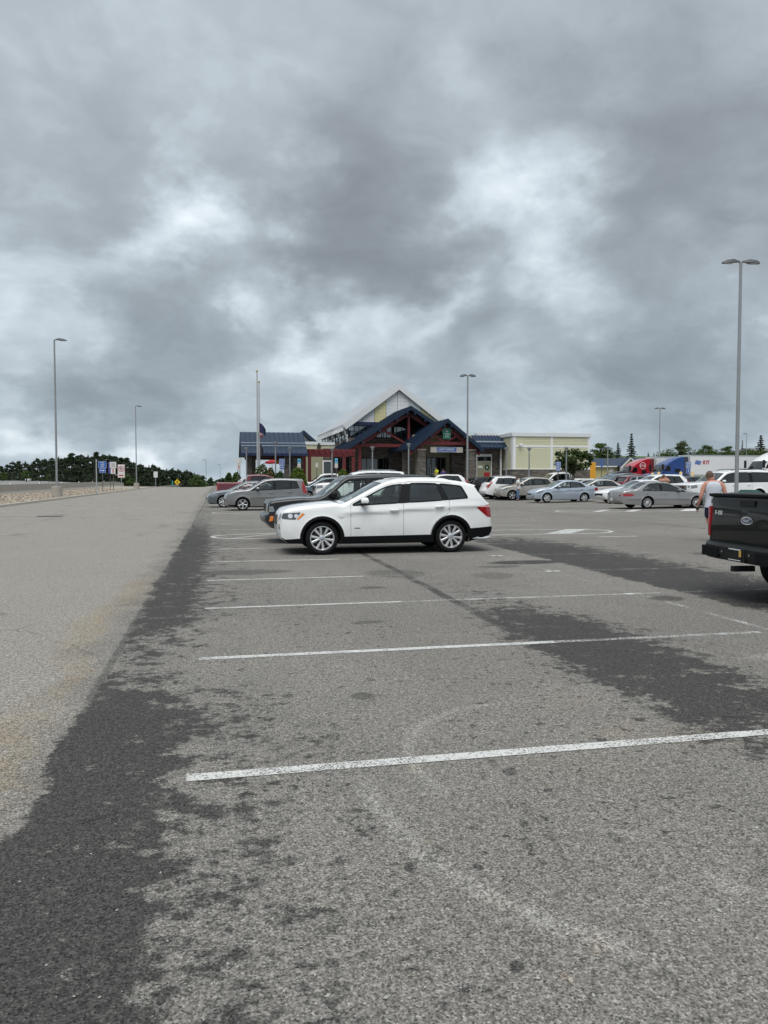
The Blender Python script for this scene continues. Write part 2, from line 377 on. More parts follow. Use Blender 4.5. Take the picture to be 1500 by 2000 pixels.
    a2 = k.math('MULTIPLY', arcm((2.65, 3.75, 0), 1.92, .085), k.math('MULTIPLY', k.math('SUBTRACT', 1.0, k.smooth(y, 3.6, 4.2)), k.math('SUBTRACT', 1.0, k.smooth(x, 1.25, 1.5))))
    arc = k.math('MULTIPLY', k.math('MAXIMUM', k.math('MULTIPLY', a1, .7), a2), k.smooth(sml, .28, .55))
    pale = k.math('MAXIMUM', k.math('MULTIPLY', arc, .9), k.math('MAXIMUM', blob(1.95, 2.62, .10, .09, .8), k.math('MAXIMUM', blob(2.05, 2.50, .10, .05, .8), k.math('MAXIMUM', blob(4.9, 6.0, .5, .15, .7), blob(1.75, 3.1, .12, .08, .5)))))
    # ---- colour
    base = k.mix(k.smooth(big, .3, .7), (.172, .168, .160, 1), (.212, .207, .196, 1))
    base = k.mix(k.math('MULTIPLY', k.smooth(mid, .35, .75), .35), base, (.148, .145, .140, 1))
    lane = k.math('SUBTRACT', 1.0, k.smooth(k.math('ADD', xw, k.math('MULTIPLY', k.math('SUBTRACT', mid, .5), 1.2)), -1.5, -.8))
    base = k.mix(k.math('MULTIPLY', lane, .75), base, (.278, .270, .252, 1))
    pat = k.math('MULTIPLY', k.smooth(k.noise(k.vm('MULTIPLY', P, (1.0, .45, 1)), .8, 6, .7, .6), .56, .66), k.smooth(y, 14, 26))
    base = k.mix(k.math('MULTIPLY', pat, .40), base, (.115, .115, .115, 1))
    base = k.mix(k.math('MULTIPLY', trk, .35), base, (.12, .12, .12, 1))
    base = k.mix(k.math('MULTIPLY', tan, .42), base, (.265, .205, .125, 1))
    base = k.mix(k.math('MULTIPLY', pale, .46), base, (.36, .355, .34, 1))
    base = k.mix(k.math('MULTIPLY', dark, .86), base, (.040, .040, .041, 1))
    cl = k.noise(k.vm('ADD', P, (9.3, 4.7, 0)), 28, 3, .6)
    vr = k.sep(vo.outputs['Color'])
    gs = k.math('ADD', .48, k.math('MULTIPLY', vr[2], 1.04))
    gs = k.math('MULTIPLY', gs, k.math('ADD', .66, k.math('MULTIPLY', k.smooth(grain, .32, .68), .68)))
    gs = k.math('MULTIPLY', gs, k.math('ADD', .80, k.math('MULTIPLY', k.smooth(cl, .32, .68), .40)))
    stone = k.math('MULTIPLY', k.smooth(vr[0], .78, .98), k.math('SUBTRACT', 1.0, k.smooth(vo.outputs['Distance'], .25, .55)))
    pit = k.math('MULTIPLY', k.smooth(vr[1], .80, .95), k.math('SUBTRACT', 1.0, k.smooth(vo.outputs['Distance'], .2, .5)))
    gs = k.math('MULTIPLY', k.math('ADD', gs, k.math('MULTIPLY', stone, .80)), k.math('SUBTRACT', 1.0, k.math('MULTIPLY', pit, .6)))
    # fine cracks
    ck = k.n('ShaderNodeTexVoronoi'); ck.feature = 'DISTANCE_TO_EDGE'; k.put(ck.inputs['Vector'], k.vm('ADD', P, k.vm('SCALE', wv, scale=.45))); ck.inputs['Scale'].default_value = .16
    crk = k.math('MULTIPLY', k.math('SUBTRACT', 1.0, k.smooth(ck.outputs['Distance'], .0012, .0035)), k.smooth(mid, .46, .58))
    gs = k.math('MULTIPLY', gs, k.math('SUBTRACT', 1.0, k.math('MULTIPLY', crk, .25)))
    colr = k.vm('MULTIPLY', k.vm('SCALE', base, scale=gs), (1.03, 1.0, .955))
    k.put(b.inputs['Base Color'], colr)
    k.put(b.inputs['Roughness'], k.math('SUBTRACT', .92, k.math('MULTIPLY', dark, .14)))
    b.inputs['Specular IOR Level'].default_value = .10
    bp = k.n('ShaderNodeBump'); bp.inputs['Strength'].default_value = .8; bp.inputs['Distance'].default_value = .007
    k.put(bp.inputs['Height'], k.math('ADD', grain, k.math('MULTIPLY', vo.outputs['Distance'], .6))); k.put(b.inputs['Normal'], bp.outputs[0])
    return m
def sheet(name, m, xs, ys, zf, dz=0.0):
    V = [(x, y, zf(x, y) + dz) for y in ys for x in xs]; n = len(xs)
    F = [(j * n + i, j * n + i + 1, (j + 1) * n + i + 1, (j + 1) * n + i) for j in range(len(ys) - 1) for i in range(n - 1)]
    me = bpy.data.meshes.new(name); me.from_pydata(V, [], F); me.materials.append(m); me.shade_smooth()
    return obj(name, me)
def frange(a, b, n): return [a + (b - a) * i / (n - 1) for i in range(n)]
KX = -12.0     # kerb line of the lane
M_ASPH = asphalt_mat()
lot = sheet('parking_lot', M_ASPH, frange(KX, 100, 113), frange(-12, 118, 131), rise)
tag(lot, kind='structure')
# ---------------------------------------------------------------- terrain round the lot
def hill(x, y):
    w = sstep(x, 42, 58) * sstep(y, 100, 117)
    h = .5 + 3.0 * sstep(y, 117, 132) + 7.4 * sstep(y, 125, 300)
    w *= 1 - sstep(y, 420, 600); l = sstep(-x, 70, 82)
    return (-6 * (1 - w) + h * w) * (1 - l) + (.9 + 1.2 * sstep(-x, 80, 300)) * l
M_GRASS = mat('grass', (.075, .115, .035), .95, var=.45, vscale=.35, bump=.4, bscale=6)
xs = [-1600, -900, -500, -300, -200, -150] + frange(-120, 160, 71) + [200, 260, 340, 500, 800, 1600]
ys = [-400, -150, -60] + frange(-20, 330, 81) + [380, 450, 600, 900, 1500, 2600]
tag(sheet('terrain', M_GRASS, xs, ys, hill), kind='structure')
M_ROADF = mat('road_grey', (.205, .203, .196), .92, var=.12, vscale=.5, bump=.2, bscale=60)
def hwz(x, y): return .02 + .98 * sstep(-x, 24, 62) - 5.0 * sstep(y, 170, 260) * sstep(x, -34, -22)
tag(sheet('highway', M_ROADF, frange(-84, -19.0, 27), frange(-20, 420, 100), hwz), kind='structure')
road = sheet('lane', M_ASPH, frange(KX, 9, 22), frange(118, 300, 80), rise); tag(road, kind='structure')
gm = mat('gravel_bed', (.30, .265, .22), .95, var=.35, vscale=9, bump=.8, bscale=22)
tag(sheet('gravel_strip', gm, frange(-19.3, -11.95, 8), frange(4, 170, 60), lambda x, y: .13 + .06 * sstep(-x, 13, 18) - 5 * sstep(y, 150, 230)), kind='structure')
# kerb of the lane
kb = MB(); prf = [(KX - .10, -.05), (KX - .10, .15), (KX + .02, .155), (KX + .06, .12), (KX + .09, -.05)]
ky = frange(2, 168, 84)
def kx(y): return -.6 * sstep(y, 40, 100) + 14.0 * sstep(y, 128, 200) * 0
kb.add([(x, y, z - 5 * sstep(y, 150, 230)) for y in ky for x, z in prf], [(i * 5 + j, i * 5 + j + 1, (i + 1) * 5 + j + 1, (i + 1) * 5 + j) for i in range(len(ky) - 1) for j in range(4)])
tag(kb.build('kerb', mat('kerb_concrete', (.42, .39, .33), .9, var=.2, vscale=1.5, bump=.3, bscale=30), None, 30), kind='structure')
# river stones along the strip
rnd = random.Random(4); st = MB()
def gzs(x, y): return .13 + .06 * sstep(-x, 13, 18)
for i in range(11000):
    y = 24 + 95 * rnd.random() ** 1.5; x = -12.15 - rnd.random() * 6.4; r = .03 + .07 * rnd.random() ** 2; z = gzs(x, y) + r * .25
    a = rnd.random() * 6.3; sx, sy, sz = r * (.8 + .7 * rnd.random()), r * (.7 + .4 * rnd.random()), r * (.5 + .3 * rnd.random())
    c, s_ = math.cos(a), math.sin(a)
    P = [(1, 0, 0), (0, 1, 0), (-1, 0, 0), (0, -1, 0), (.1, .1, 1), (0, 0, -1)]
    st.add([(x + c * p[0] * sx - s_ * p[1] * sy, y + s_ * p[0] * sx + c * p[1] * sy, z + p[2] * sz) for p in P], [(0, 1, 4), (1, 2, 4), (2, 3, 4), (3, 0, 4)])
ms = bpy.data.materials.new('river_stone'); ms.use_nodes = True; k = NT(ms.node_tree); b = ms.node_tree.nodes['Principled BSDF']
k.put(b.inputs['Base Color'], k.ramp(k.n('ShaderNodeNewGeometry').outputs['Random Per Island'], [(0, (.10, .08, .06)), (.35, (.22, .175, .125)), (.7, (.31, .26, .195)), (1, (.46, .41, .34))])); b.inputs['Roughness'].default_value = .9
tag(st.build('gravel_stones', ms, None, fix=False), 'tan river stones along the lane kerb', 'gravel', kind='stuff')
# concrete barrier of the highway
M_CONC = mat('concrete', (.36, .335, .295), .9, var=.22, vscale=1.1, bump=.3, bscale=25)
bar = thing('concrete_barrier', 'long weathered concrete barrier between the gravel strip and the highway', 'barrier', (-19.2, 60, 0))
seg = MB(); pr = [(.30, 0), (.30, .14), (.12, .38), (.075, 1.02), (-.075, 1.02), (-.12, .38), (-.30, .14), (-.30, 0)]; seg.prism(pr, -2.98, 2.98, 'y'); segm = seg.mesh('barrier_segment', M_CONC)
rf = MB(); rf.box(-.05, .05, -.06, .06, 0, .17); rfm = rf.mesh('reflector', M_WHITE)
for i in range(26):
    y = 12 + i * 6; zz = .02 - 5 * sstep(y, 150, 230)
    o = obj('barrier_segment', segm, bar, (0, y - 60, zz + .02))
    if i % 2 == 1: obj('reflector', rfm, bar, (0, y - 60, zz + 1.04))

# ---------------------------------------------------------------- painted markings
def paint_mat(name, worn, base=(.56, .56, .54)):
    m = bpy.data.materials.new(name); m.use_nodes = True; t = m.node_tree; k = NT(t); b = t.nodes['Principled BSDF']
    P = k.n('ShaderNodeNewGeometry').outputs['Position']
    n = k.math('ADD', k.math('MULTIPLY', k.noise(P, 75, 3, .7), .70), k.math('MULTIPLY', k.noise(P, 2.6, 4, .6), .30))
    al = k.smooth(n, worn - .05, worn + .05)
    k.put(b.inputs['Base Color'], k.vm('SCALE', base, scale=k.math('ADD', .72, k.math('MULTIPLY', k.noise(P, 30, 3, .6), .5))))
    k.put(b.inputs['Alpha'], al); b.inputs['Roughness'].default_value = .8
    return m
MP_F = paint_mat('line_paint', .455); MP_W = paint_mat('worn_line_paint', .515); MP_X = paint_mat('very_worn_line_paint', .57); MP_N = paint_mat('fresh_line_paint', .36)
def mark(name, m, polys, dz=.004, label=None):
    b = MB()
    for po in polys: b.add([(x, y, rise(x, y) + dz) for x, y in po], [tuple(range(len(po)))])
    o = b.build(name, m, None, fix=False); tag(o, kind='structure'); return o
def strip_poly(x0, x1, yc, w): return [(x0, yc - w / 2), (x1, yc - w / 2), (x1, yc + w / 2), (x0, yc + w / 2)]
LY = [1.45, 4.17, 6.95, 9.66, 12.33, 15.07, 17.80]
for y in LY:
    xe = 3.2 if y < 8 else 2.3
    mark('bay_line', MP_F, [strip_poly(-.19, xe, y, .10 if y < 8 else .08)]); mark('bay_line', MP_F if y < 5 else MP_W if y < 11 else MP_X, [strip_poly(xe, 5.5, y, .09)])
    mark('bay_line', MP_X, [strip_poly(5.62, 11.2, y, .10)]); 
    if y > 8: mark('bay_line', MP_N, [strip_poly(5.50, 5.76, y, .11)])
mark('bay_line', paint_mat('faint_line_paint', .545), [[(5.67, 3), (5.75, 3), (5.71, 9.6), (5.63, 9.6)]])
mark('bay_line', MP_X, [[(5.60, 9.8), (5.66, 9.8), (5.66, 18), (5.60, 18)]])
def island(x0, x1, yc, h, hatch, m, w=.13):
    pts = []; n = 14
    for i in range(n + 1):
        a = math.pi / 2 + math.pi * i / n; pts.append((x0 + 1.3 + 1.3 * math.cos(a), yc + h * math.sin(a)))
    for i in range(n + 1):
        a = -math.pi / 2 + math.pi * i / n; pts.append((x1 - 1.3 + 1.3 * math.cos(a), yc + h * math.sin(a)))
    q = []; N = len(pts)
    for i in range(N):
        a = Vector(pts[i - 1]); b = Vector(pts[(i + 1) % N]); t = (b - a).normalized(); nn = Vector((-t.y, t.x)) * w / 2; q.append((Vector(pts[i]) + nn, Vector(pts[i]) - nn))
    mark('island_outline', m, [[q[i][0], q[i][1], q[(i + 1) % N][1], q[(i + 1) % N][0]] for i in range(N)])
    for (hx, hw) in hatch: mark('island_hatch', m, [[(hx, yc - h + .08), (hx + hw, yc - h + .08), (hx + hw + 1.5, yc + h - .08), (hx + 1.5, yc + h - .08)]], .0065)
island(-.2, 11.7, 21.6, .95, [(.1, .12), (6.2, .55), (9.2, .8)], MP_F)
island(-.3, 11.7, 36.9, .95, [(.2, .12), (5.5, .4), (8.8, .4)], MP_F)
island(16.2, 27.6, 35.0, .95, [(17.6, .4), (19.3, .5), (22.3, .9), (25.2, .5)], MP_N)
for y in [24.6, 27.3, 30.0, 32.7, 41.0, 43.7, 46.4, 49.1]:
    for x0 in (-.19, 17.0): mark('bay_line', MP_W, [strip_poly(x0, x0 + 11, y, .10)])
mark('bay_line', MP_F, [strip_poly(10.2, 11.4, 19.4, .12)])
# grit and bits of litter lying on the asphalt
gr_ = MB(); rg2 = random.Random(9)
for i in range(130):
    d = 2.3 + 16 * rg2.random() ** 2; x, y = at(rg2.uniform(0, 1500), d); r = .002 + .006 * rg2.random() ** 2; a = rg2.random() * 3
    gr_.add([(x + math.cos(a) * r * 1.8, y + math.sin(a) * r * 1.8, .003), (x - math.sin(a) * r, y + math.cos(a) * r, .003), (x - math.cos(a) * r * 1.8, y - math.sin(a) * r * 1.8, .003), (x + math.sin(a) * r, y - math.cos(a) * r, .003), (x, y, .004 + r)], [(0, 1, 4), (1, 2, 4), (2, 3, 4), (3, 0, 4)])
tag(gr_.build('grit', mat('pale_grit', (.40, .39, .37), .9, var=.4, vscale=3), None, fix=False), 'pale grit scattered over the asphalt', 'grit', kind='stuff')
# storm drain in the lane
dr = thing('storm_drain', 'dark iron storm drain grate set in the lane', 'drain', (-7.0, 34.6, 0))
g = MB(); g.box(-.62, .62, -.36, .36, .002, .012); g.build('frame', mat('drain_concrete', (.33, .32, .30), .9), dr)
g = MB(); g.box(-.52, .52, -.27, .27, .0, .016); g.build('pit', M_WELL, dr)
for i in range(9): g = MB(); g.box(-.5 + i * .115, -.44 + i * .115, -.27, .27, .012, .024); g.build('grate_bar', mat('iron', (.05, .05, .05), .6), dr)
# ---------------------------------------------------------------- the rest stop building
def H(px, py, Y):
    """point of the plane y = Y seen at a place of the photograph, as (x, z)"""
    d = ray(px, py); t = Y / d.y; return (d.x * t, CAMZ + d.z * t)
def stone_mat():
    m = bpy.data.materials.new('ledge_stone'); m.use_nodes = True; t = m.node_tree; k = NT(t); b = t.nodes['Principled BSDF']
    P = k.n('ShaderNodeNewGeometry').outputs['Position']; x, y, z = k.sep(P)
    uv = k.comb(k.math('ADD', x, y), z, 0.0)
    br = k.n('ShaderNodeTexBrick'); k.put(br.inputs['Vector'], uv); br.inputs['Scale'].default_value = 1.0
    br.inputs['Brick Width'].default_value = .42; br.inputs['Row Height'].default_value = .13; br.inputs['Mortar Size'].default_value = .012
    br.inputs['Color1'].default_value = (.075, .066, .058, 1); br.inputs['Color2'].default_value = (.20, .178, .155, 1); br.inputs['Mortar'].default_value = (.07, .065, .06, 1)
    br.inputs['Bias'].default_value = 0.0; br.offset_frequency = 2; br.offset = .37
    cc = k.vm('SCALE', br.outputs['Color'], scale=k.math('ADD', .6, k.math('MULTIPLY', k.noise(uv, 3.1, 4, .7), .8)))
    k.put(b.inputs['Base Color'], cc); b.inputs['Roughness'].default_value = .9
    bp = k.n('ShaderNodeBump'); bp.inputs['Strength'].default_value = .7; bp.inputs['Distance'].default_value = .03; k.put(bp.inputs['Height'], k.math('SUBTRACT', k.noise(uv, 6, 3, .6), br.outputs['Fac'])); k.put(b.inputs['Normal'], bp.outputs[0])
    return m
M_STONE = stone_mat()
M_SIDING = mat('siding_beige', (.58, .57, .40), .7, var=.06, vscale=2); M_CAP = mat('white_trim', (.74, .75, .75), .5); M_SAGE = mat('sage_panel', (.30, .30, .20), .7)
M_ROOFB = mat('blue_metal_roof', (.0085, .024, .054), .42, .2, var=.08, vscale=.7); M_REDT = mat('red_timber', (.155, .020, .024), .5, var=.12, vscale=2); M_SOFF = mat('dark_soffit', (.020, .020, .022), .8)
M_WHROOF = mat('white_metal_roof', (.70, .72, .73), .4, .1); M_FRAME = mat('window_frame', (.02, .026, .04), .4); M_GUARD = mat('snow_guard', (.40, .44, .50), .4, .4)
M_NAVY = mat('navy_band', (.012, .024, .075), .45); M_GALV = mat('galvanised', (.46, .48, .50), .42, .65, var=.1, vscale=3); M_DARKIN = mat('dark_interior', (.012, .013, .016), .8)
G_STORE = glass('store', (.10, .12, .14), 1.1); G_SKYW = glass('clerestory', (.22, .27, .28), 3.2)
def panel_mat(name, c):
    m = bpy.data.materials.new(name); m.use_nodes = True; k = NT(m.node_tree); b = m.node_tree.nodes['Principled BSDF']
    P = k.n('ShaderNodeNewGeometry').outputs['Position']; x, y, z = k.sep(P)
    g = k.math('MAXIMUM', k.math('GREATER_THAN', k.math('FRACT', k.math('MULTIPLY', x, 3.3)), .86), k.math('GREATER_THAN', k.math('FRACT', k.math('MULTIPLY', z, 2.6)), .86))
    k.put(b.inputs['Base Color'], k.mix(k.math('MULTIPLY', g, .28), c4(c), (.25, .27, .28, 1))); b.inputs['Roughness'].default_value = .35; return m
M_PANW = panel_mat('panel_white', (.74, .76, .77)); M_PANY = panel_mat('panel_yellow', (.72, .66, .36))
bld = thing('rest_stop_building', 'rest stop building with white gable, blue metal roofs and red timber trusses', 'building', (20, 70, .8))
BO = Vector((20, 70, .8))
def bp_(mb, name, m, parent=None, smooth=None, bevel=0.0):
    """part of the building; geometry written in lot coordinates"""
    par = parent or bld; o = MB(); off = BO
    mb.v = [tuple(Vector(v) - off) for v in mb.v]
    return mb.build(name, m, par, smooth, bevel=bevel)
ZB = .80
def bbox(name, m, x0, x1, y0, y1, z0, z1, parent=None): 
    b = MB(); b.box(min(x0, x1), max(x0, x1), min(y0, y1), max(y0, y1), min(z0, z1), max(z0, z1)); return bp_(b, name, m, parent)
def window_grid(name, x0, x1, z0, z1, Y, nx, nz, gm, d=.06, parent=None, frame=None, fw=.07):
    """glazed opening with frame, mullions and separate panes, facing -y"""
    fr = MB(); fr.box(x0, x1, Y - d, Y, z1 - fw, z1); fr.box(x0, x1, Y - d, Y, z0, z0 + fw); fr.box(x0, x0 + fw, Y - d - .002, Y, z0, z1); fr.box(x1 - fw, x1, Y - d - .002, Y, z0, z1)
    for i in range(1, nx): xx = x0 + (x1 - x0) * i / nx; fr.box(xx - fw / 2, xx + fw / 2, Y - d + .003, Y, z0, z1)
    for j in range(1, nz): zz = z0 + (z1 - z0) * j / nz; fr.box(x0, x1, Y - d + .006, Y, zz - fw / 2, zz + fw / 2)
    w = bp_(fr, name, frame or M_FRAME, parent)
    for i in range(nx):
        for j in range(nz):
            g = MB(); a0 = x0 + (x1 - x0) * i / nx; a1 = x0 + (x1 - x0) * (i + 1) / nx; c0 = z0 + (z1 - z0) * j / nz; c1 = z0 + (z1 - z0) * (j + 1) / nz
            g.add([(a0, Y - .02, c0), (a1, Y - .02, c0), (a1, Y - .02, c1), (a0, Y - .02, c1)], [(0, 1, 2, 3)])
            g.v = [tuple(Vector(v) - BO) for v in g.v]; g.build('pane', gm, w)
    return w
# --- beige siding block on the right
YB = 67.0
xl, zt = H(1002, 845, YB); xr, _ = H(1152, 846, YB); xm = H(1077.5, 870, YB)[0]; zm = H(1077, 872, YB)[1]; zs = H(1077, 917, YB)[1]
blk = bbox('siding_block', M_SIDING, xl + .03, xr - .03, YB + .03, YB + 13, ZB - .3, zt - .05)
bbox('stone_base', M_STONE, xl - .04, xr + .04, YB - .06, YB + 13.05, ZB - .4, zs, blk); bbox('base_cap', M_CAP, xl - .06, xr + .06, YB - .09, YB + 13.1, zs, zs + .06, blk)
for nm_, a, b2 in (('corner_board', xl - .02, xl + .28), ('corner_board', xr - .22, xr + .02), ('batten', xm - .11, xm + .11)): bbox(nm_, M_CAP, a, b2, YB - .03, YB + .2, zs + .06, zt - .34, blk)
bbox('corner_board', M_CAP, xl - .03, xl + .1, YB + .21, YB + .45, zs + .06, zt - .34, blk)
bbox('belt_course', M_CAP, xl + .28, xm - .11, YB - .025, YB + .1, zm - .09, zm + .09, blk); bbox('belt_course', M_CAP, xm + .11, xr - .22, YB - .025, YB + .1, zm - .09, zm + .09, blk)
bbox('cornice', M_WHROOF, xl - .12, xr + .12, YB - .12, YB + 13.1, zt - .33, zt, blk)
def boards(x0, x1, z0, z1, n, side=False):
    h = (z1 - z0) / n
    for i in range(n):
        b = MB(); a = z0 + i * h; c = a + h
        if not side: b.add([(x0, YB - .018, a), (x1, YB - .018, a), (x1, YB + .012, c), (x0, YB + .012, c), (x0, YB + .03, a), (x1, YB + .03, a)], [(0, 1, 2, 3), (0, 4, 5, 1)])
        else: b.add([(xl - .018, x0, a), (xl - .018, x1, a), (xl + .012, x1, c), (xl + .012, x0, c), (xl + .03, x0, a), (xl + .03, x1, a)], [(0, 3, 2, 1), (0, 1, 5, 4)])
        bp_(b, 'siding_board', M_SIDING, blk)
boards(xl + .28, xm - .11, zs + .06, zm - .09, 11); boards(xm + .11, xr - .22, zs + .06, zm - .09, 11); boards(xl + .28, xm - .11, zm + .09, zt - .34, 6); boards(xm + .11, xr - .22, zm + .09, zt - .34, 6)
boards(YB + .46, YB + 3.4, zs + .06, zt - .34, 19, True)
cm = MB(); xx, zz = H(1015, 869, YB); cm.box(xx - .16, xx + .16, YB - .45, YB - .1, zz - .07, zz + .09); bp_(cm, 'security_camera', M_WHITE, blk, bevel=.02)
fl_ = MB(); xx, zz = H(1140, 885, YB); fl_.box(xx - .06, xx + .06, YB - .12, YB - .02, zz - .07, zz + .07); bp_(fl_, 'wall_light', M_BLACK, blk)
# --- connector with a blue lean-to roof
YW = 69.6
def slope_roof(name, x0, x1, y0, z0, y1, z1, nr, m=M_ROOFB, th=.12, parent=None, guards=()):
    """single slope falling towards -y from (y1, z1) to (y0, z0), with standing seams"""
    b = MB(); b.add([(x, y, z + d) for x in (x0, x1) for (y, z) in ((y0, z0), (y1, z1)) for d in (0, th)], [(0, 2, 3, 1), (4, 5, 7, 6), (0, 1, 5, 4), (2, 6, 7, 3), (1, 3, 7, 5), (0, 4, 6, 2)])
    r = bp_(b, name, m, parent)
    for i in range(nr + 1 if nr else 0):
        xx = x0 + .03 + (x1 - x0 - .06) * i / nr; s = MB(); s.bar((xx, y0, z0 + th + .025), (xx, y1, z1 + th + .025), .045, .06); s.v = [tuple(Vector(v) - BO) for v in s.v]; s.build('seam', m, r)
    for t in guards:
        s = MB(); yy = y0 + (y1 - y0) * t; zz = z0 + (z1 - z0) * t + th + .14; s.tube([(x0 + .05, yy, zz), (x1 - .05, yy, zz)], .035, 6); s.v = [tuple(Vector(v) - BO) for v in s.v]; s.build('snow_guard', M_GUARD, r)
    return r
x0c = H(925, 850, YW)[0]; x1c = xl + .05
zr = H(965, 853, YW + .4)[1]; ze = H(965, 876, YW - 1.3)[1]
slope_roof('lean_to_roof', x0c, x1c - .1, YW - 1.3, ze, YW + .6, zr, 9, guards=(.3, .36))
bbox('parapet_cap', M_CAP, H(930, 850, YW + 1)[0], x1c + .6, YW + .8, YW + 1.6, zr + .1, zr + .34)
bbox('connector_wall', M_STONE, x0c, x1c, YW, YW + 8, ZB - .3, ze + .3)
pz = H(945, 887, YW - .1)[1]; bbox('cafe_panel', M_CAP, H(931, 880, YW - .1)[0], H(961, 880, YW - .1)[0], YW - .08, YW + .02, ZB, pz)
pan = bbox('cafe_window', M_SAGE, H(932.5, 880, YW - .1)[0], H(959, 880, YW - .1)[0], YW - .10, YW - .06, ZB, H(945, 902, YW - .1)[1])
window_grid('transom_window', H(932.5, 880, YW - .1)[0], H(959, 880, YW - .1)[0], H(945, 900.5, YW - .1)[1], H(945, 892, YW - .1)[1], YW - .08, 3, 1, G_STORE, fw=.04)
lg = H(951.5, 913, YW - .15); cafe_c = (lg[0], YW - .13, lg[1])
b = MB(); b.disc(cafe_c, .25, 28, 'y'); bp_(b, 'cafe_sign', mat('cafe_green', (.008, .10, .055), .4))
b = MB(); b.lathe([(.17, -.012), (.21, -.012), (.21, 0), (.17, 0), (.17, -.012)], 28, 'y', cafe_c); bp_(b, 'cafe_sign_ring', M_GLOSSB)
b = MB(); b.prism([(cafe_c[0] + (.13 if i % 2 == 0 else .055) * math.sin(i * math.pi / 5), cafe_c[2] + (.13 if i % 2 == 0 else .055) * math.cos(i * math.pi / 5)) for i in range(10)], cafe_c[1] - .014, cafe_c[1] - .004); bp_(b, 'cafe_sign_star', M_WHITE)
n1 = H(938, 912, YW - .15); bbox('notice', M_WHITE, n1[0] - .22, n1[0] + .24, YW - .125, YW - .11, n1[1] - .12, n1[1] + .12)
b2_ = H(951, 926, YW - .15); bbox('red_notice', mat('sign_red', (.42, .02, .025), .5), b2_[0] - .28, b2_[0] + .28, YW - .14, YW - .11, b2_[1] - .22, b2_[1] + .16)
for px in (984.5, 996): 
    q = H(px, 900, YW - .9 if px < 990 else YB - .2); d = MB(); d.box(q[0] - .06, q[0] + .06, (YW - .1 if px < 990 else YB + 2.2) - .1, (YW if px < 990 else YB + 2.3), ZB, ze + .1); bp_(d, 'downpipe', M_CAP)
# --- gables with roofs
def gable_roof(name, apex, left, right, y0, y1, th, m, under, nr=0, parent=None, fascia=None):
    """two slopes along y; apex/left/right are (x, z) in the plane y0"""
    r = None
    for (p, q) in ((apex, left), (apex, right)):
        dx, dz = q[0] - p[0], q[1] - p[1]; L = math.hypot(dx, dz); n = Vector((-dz, dx)) / L
        if n.y < 0: n = -n
        b = MB(); V = []
        for y in (y0, y1):
            for a in (p, q, (q[0] - n.x * th, q[1] - n.y * th), (p[0], p[1] - th / n.y)): V.append((a[0], y, a[1]))
        b.add(V, [(0, 1, 2, 3), (7, 6, 5, 4), (0, 4, 5, 1), (1, 5, 6, 2), (2, 6, 7, 3), (3, 7, 4, 0)])
        s = bp_(b, name, m, parent)
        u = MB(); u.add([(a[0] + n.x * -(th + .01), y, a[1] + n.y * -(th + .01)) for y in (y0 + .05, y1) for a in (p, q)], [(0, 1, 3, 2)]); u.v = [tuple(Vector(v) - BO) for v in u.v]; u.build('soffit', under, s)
        k = int((y1 - y0) / .55) if nr else 0
        for i in range(k):
            yy = y0 + .05 + i * .55; e = MB(); e.bar((p[0] + n.x * .02, yy, p[1] + n.y * .02), (q[0] + n.x * .02, yy, q[1] + n.y * .02), .045, .05, up=(n.x, 0, n.y)); e.v = [tuple(Vector(v) - BO) for v in e.v]; e.build('seam', m, s)
        r = s
    return r
def beam(name, a, b, Y, w, d, m, parent=None):
    """timber in the plane y = Y between two (x, z) points"""
    q = MB(); q.bar((a[0], Y, a[1]), (b[0], Y, b[1]), d, w); return bp_(q, name, m, parent)
# entrance porch
YP = 65.6
ap = H(879, 818, YP); le = H(802, 875, YP); re_ = H(946, 878, YP); hw = (re_[0] - le[0]) / 2; ap = ((le[0] + re_[0]) / 2, ap[1]); sl = (ap[1] - le[1]) / hw
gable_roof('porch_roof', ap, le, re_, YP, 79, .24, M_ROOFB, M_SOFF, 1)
YT = YP + .9
at_ = (ap[0], ap[1] - .55)
def rk(dx): return at_[1] - abs(dx) * sl
tr = beam('truss_rafter', at_, (at_[0] - hw * .97, rk(hw * .97)), YT, .30, .24, M_REDT); beam('truss_rafter', at_, (at_[0] + hw * .97, rk(hw * .97)), YT, .30, .24, M_REDT)
zc = H(870, 866, YT)[1]; cw = (at_[1] - zc) / sl
beam('truss_tie', (at_[0] - cw - .15, zc), (at_[0] + cw + .15, zc), YT - .01, .28, .26, M_REDT)
beam('truss_strut', (at_[0], zc + .1), (at_[0] - cw * .52, rk(cw * .52) - .1), YT + .01, .17, .18, M_REDT); beam('truss_strut', (at_[0], zc + .1), (at_[0] + cw * .52, rk(cw * .52) - .1), YT + .01, .17, .18, M_REDT)
beam('truss_post', (at_[0], zc), (at_[0], at_[1]), YT + .012, .17, .17, M_REDT)
for dx in (-hw * .9, -hw * .45, -.3, .3, hw * .45, hw * .9):
    q = MB(); q.box(ap[0] + dx - .07, ap[0] + dx + .07, YP - .10, YP + 1.2, ap[1] - abs(dx) * sl - .50, ap[1] - abs(dx) * sl - .34); bp_(q, 'purlin', M_ROOFB)
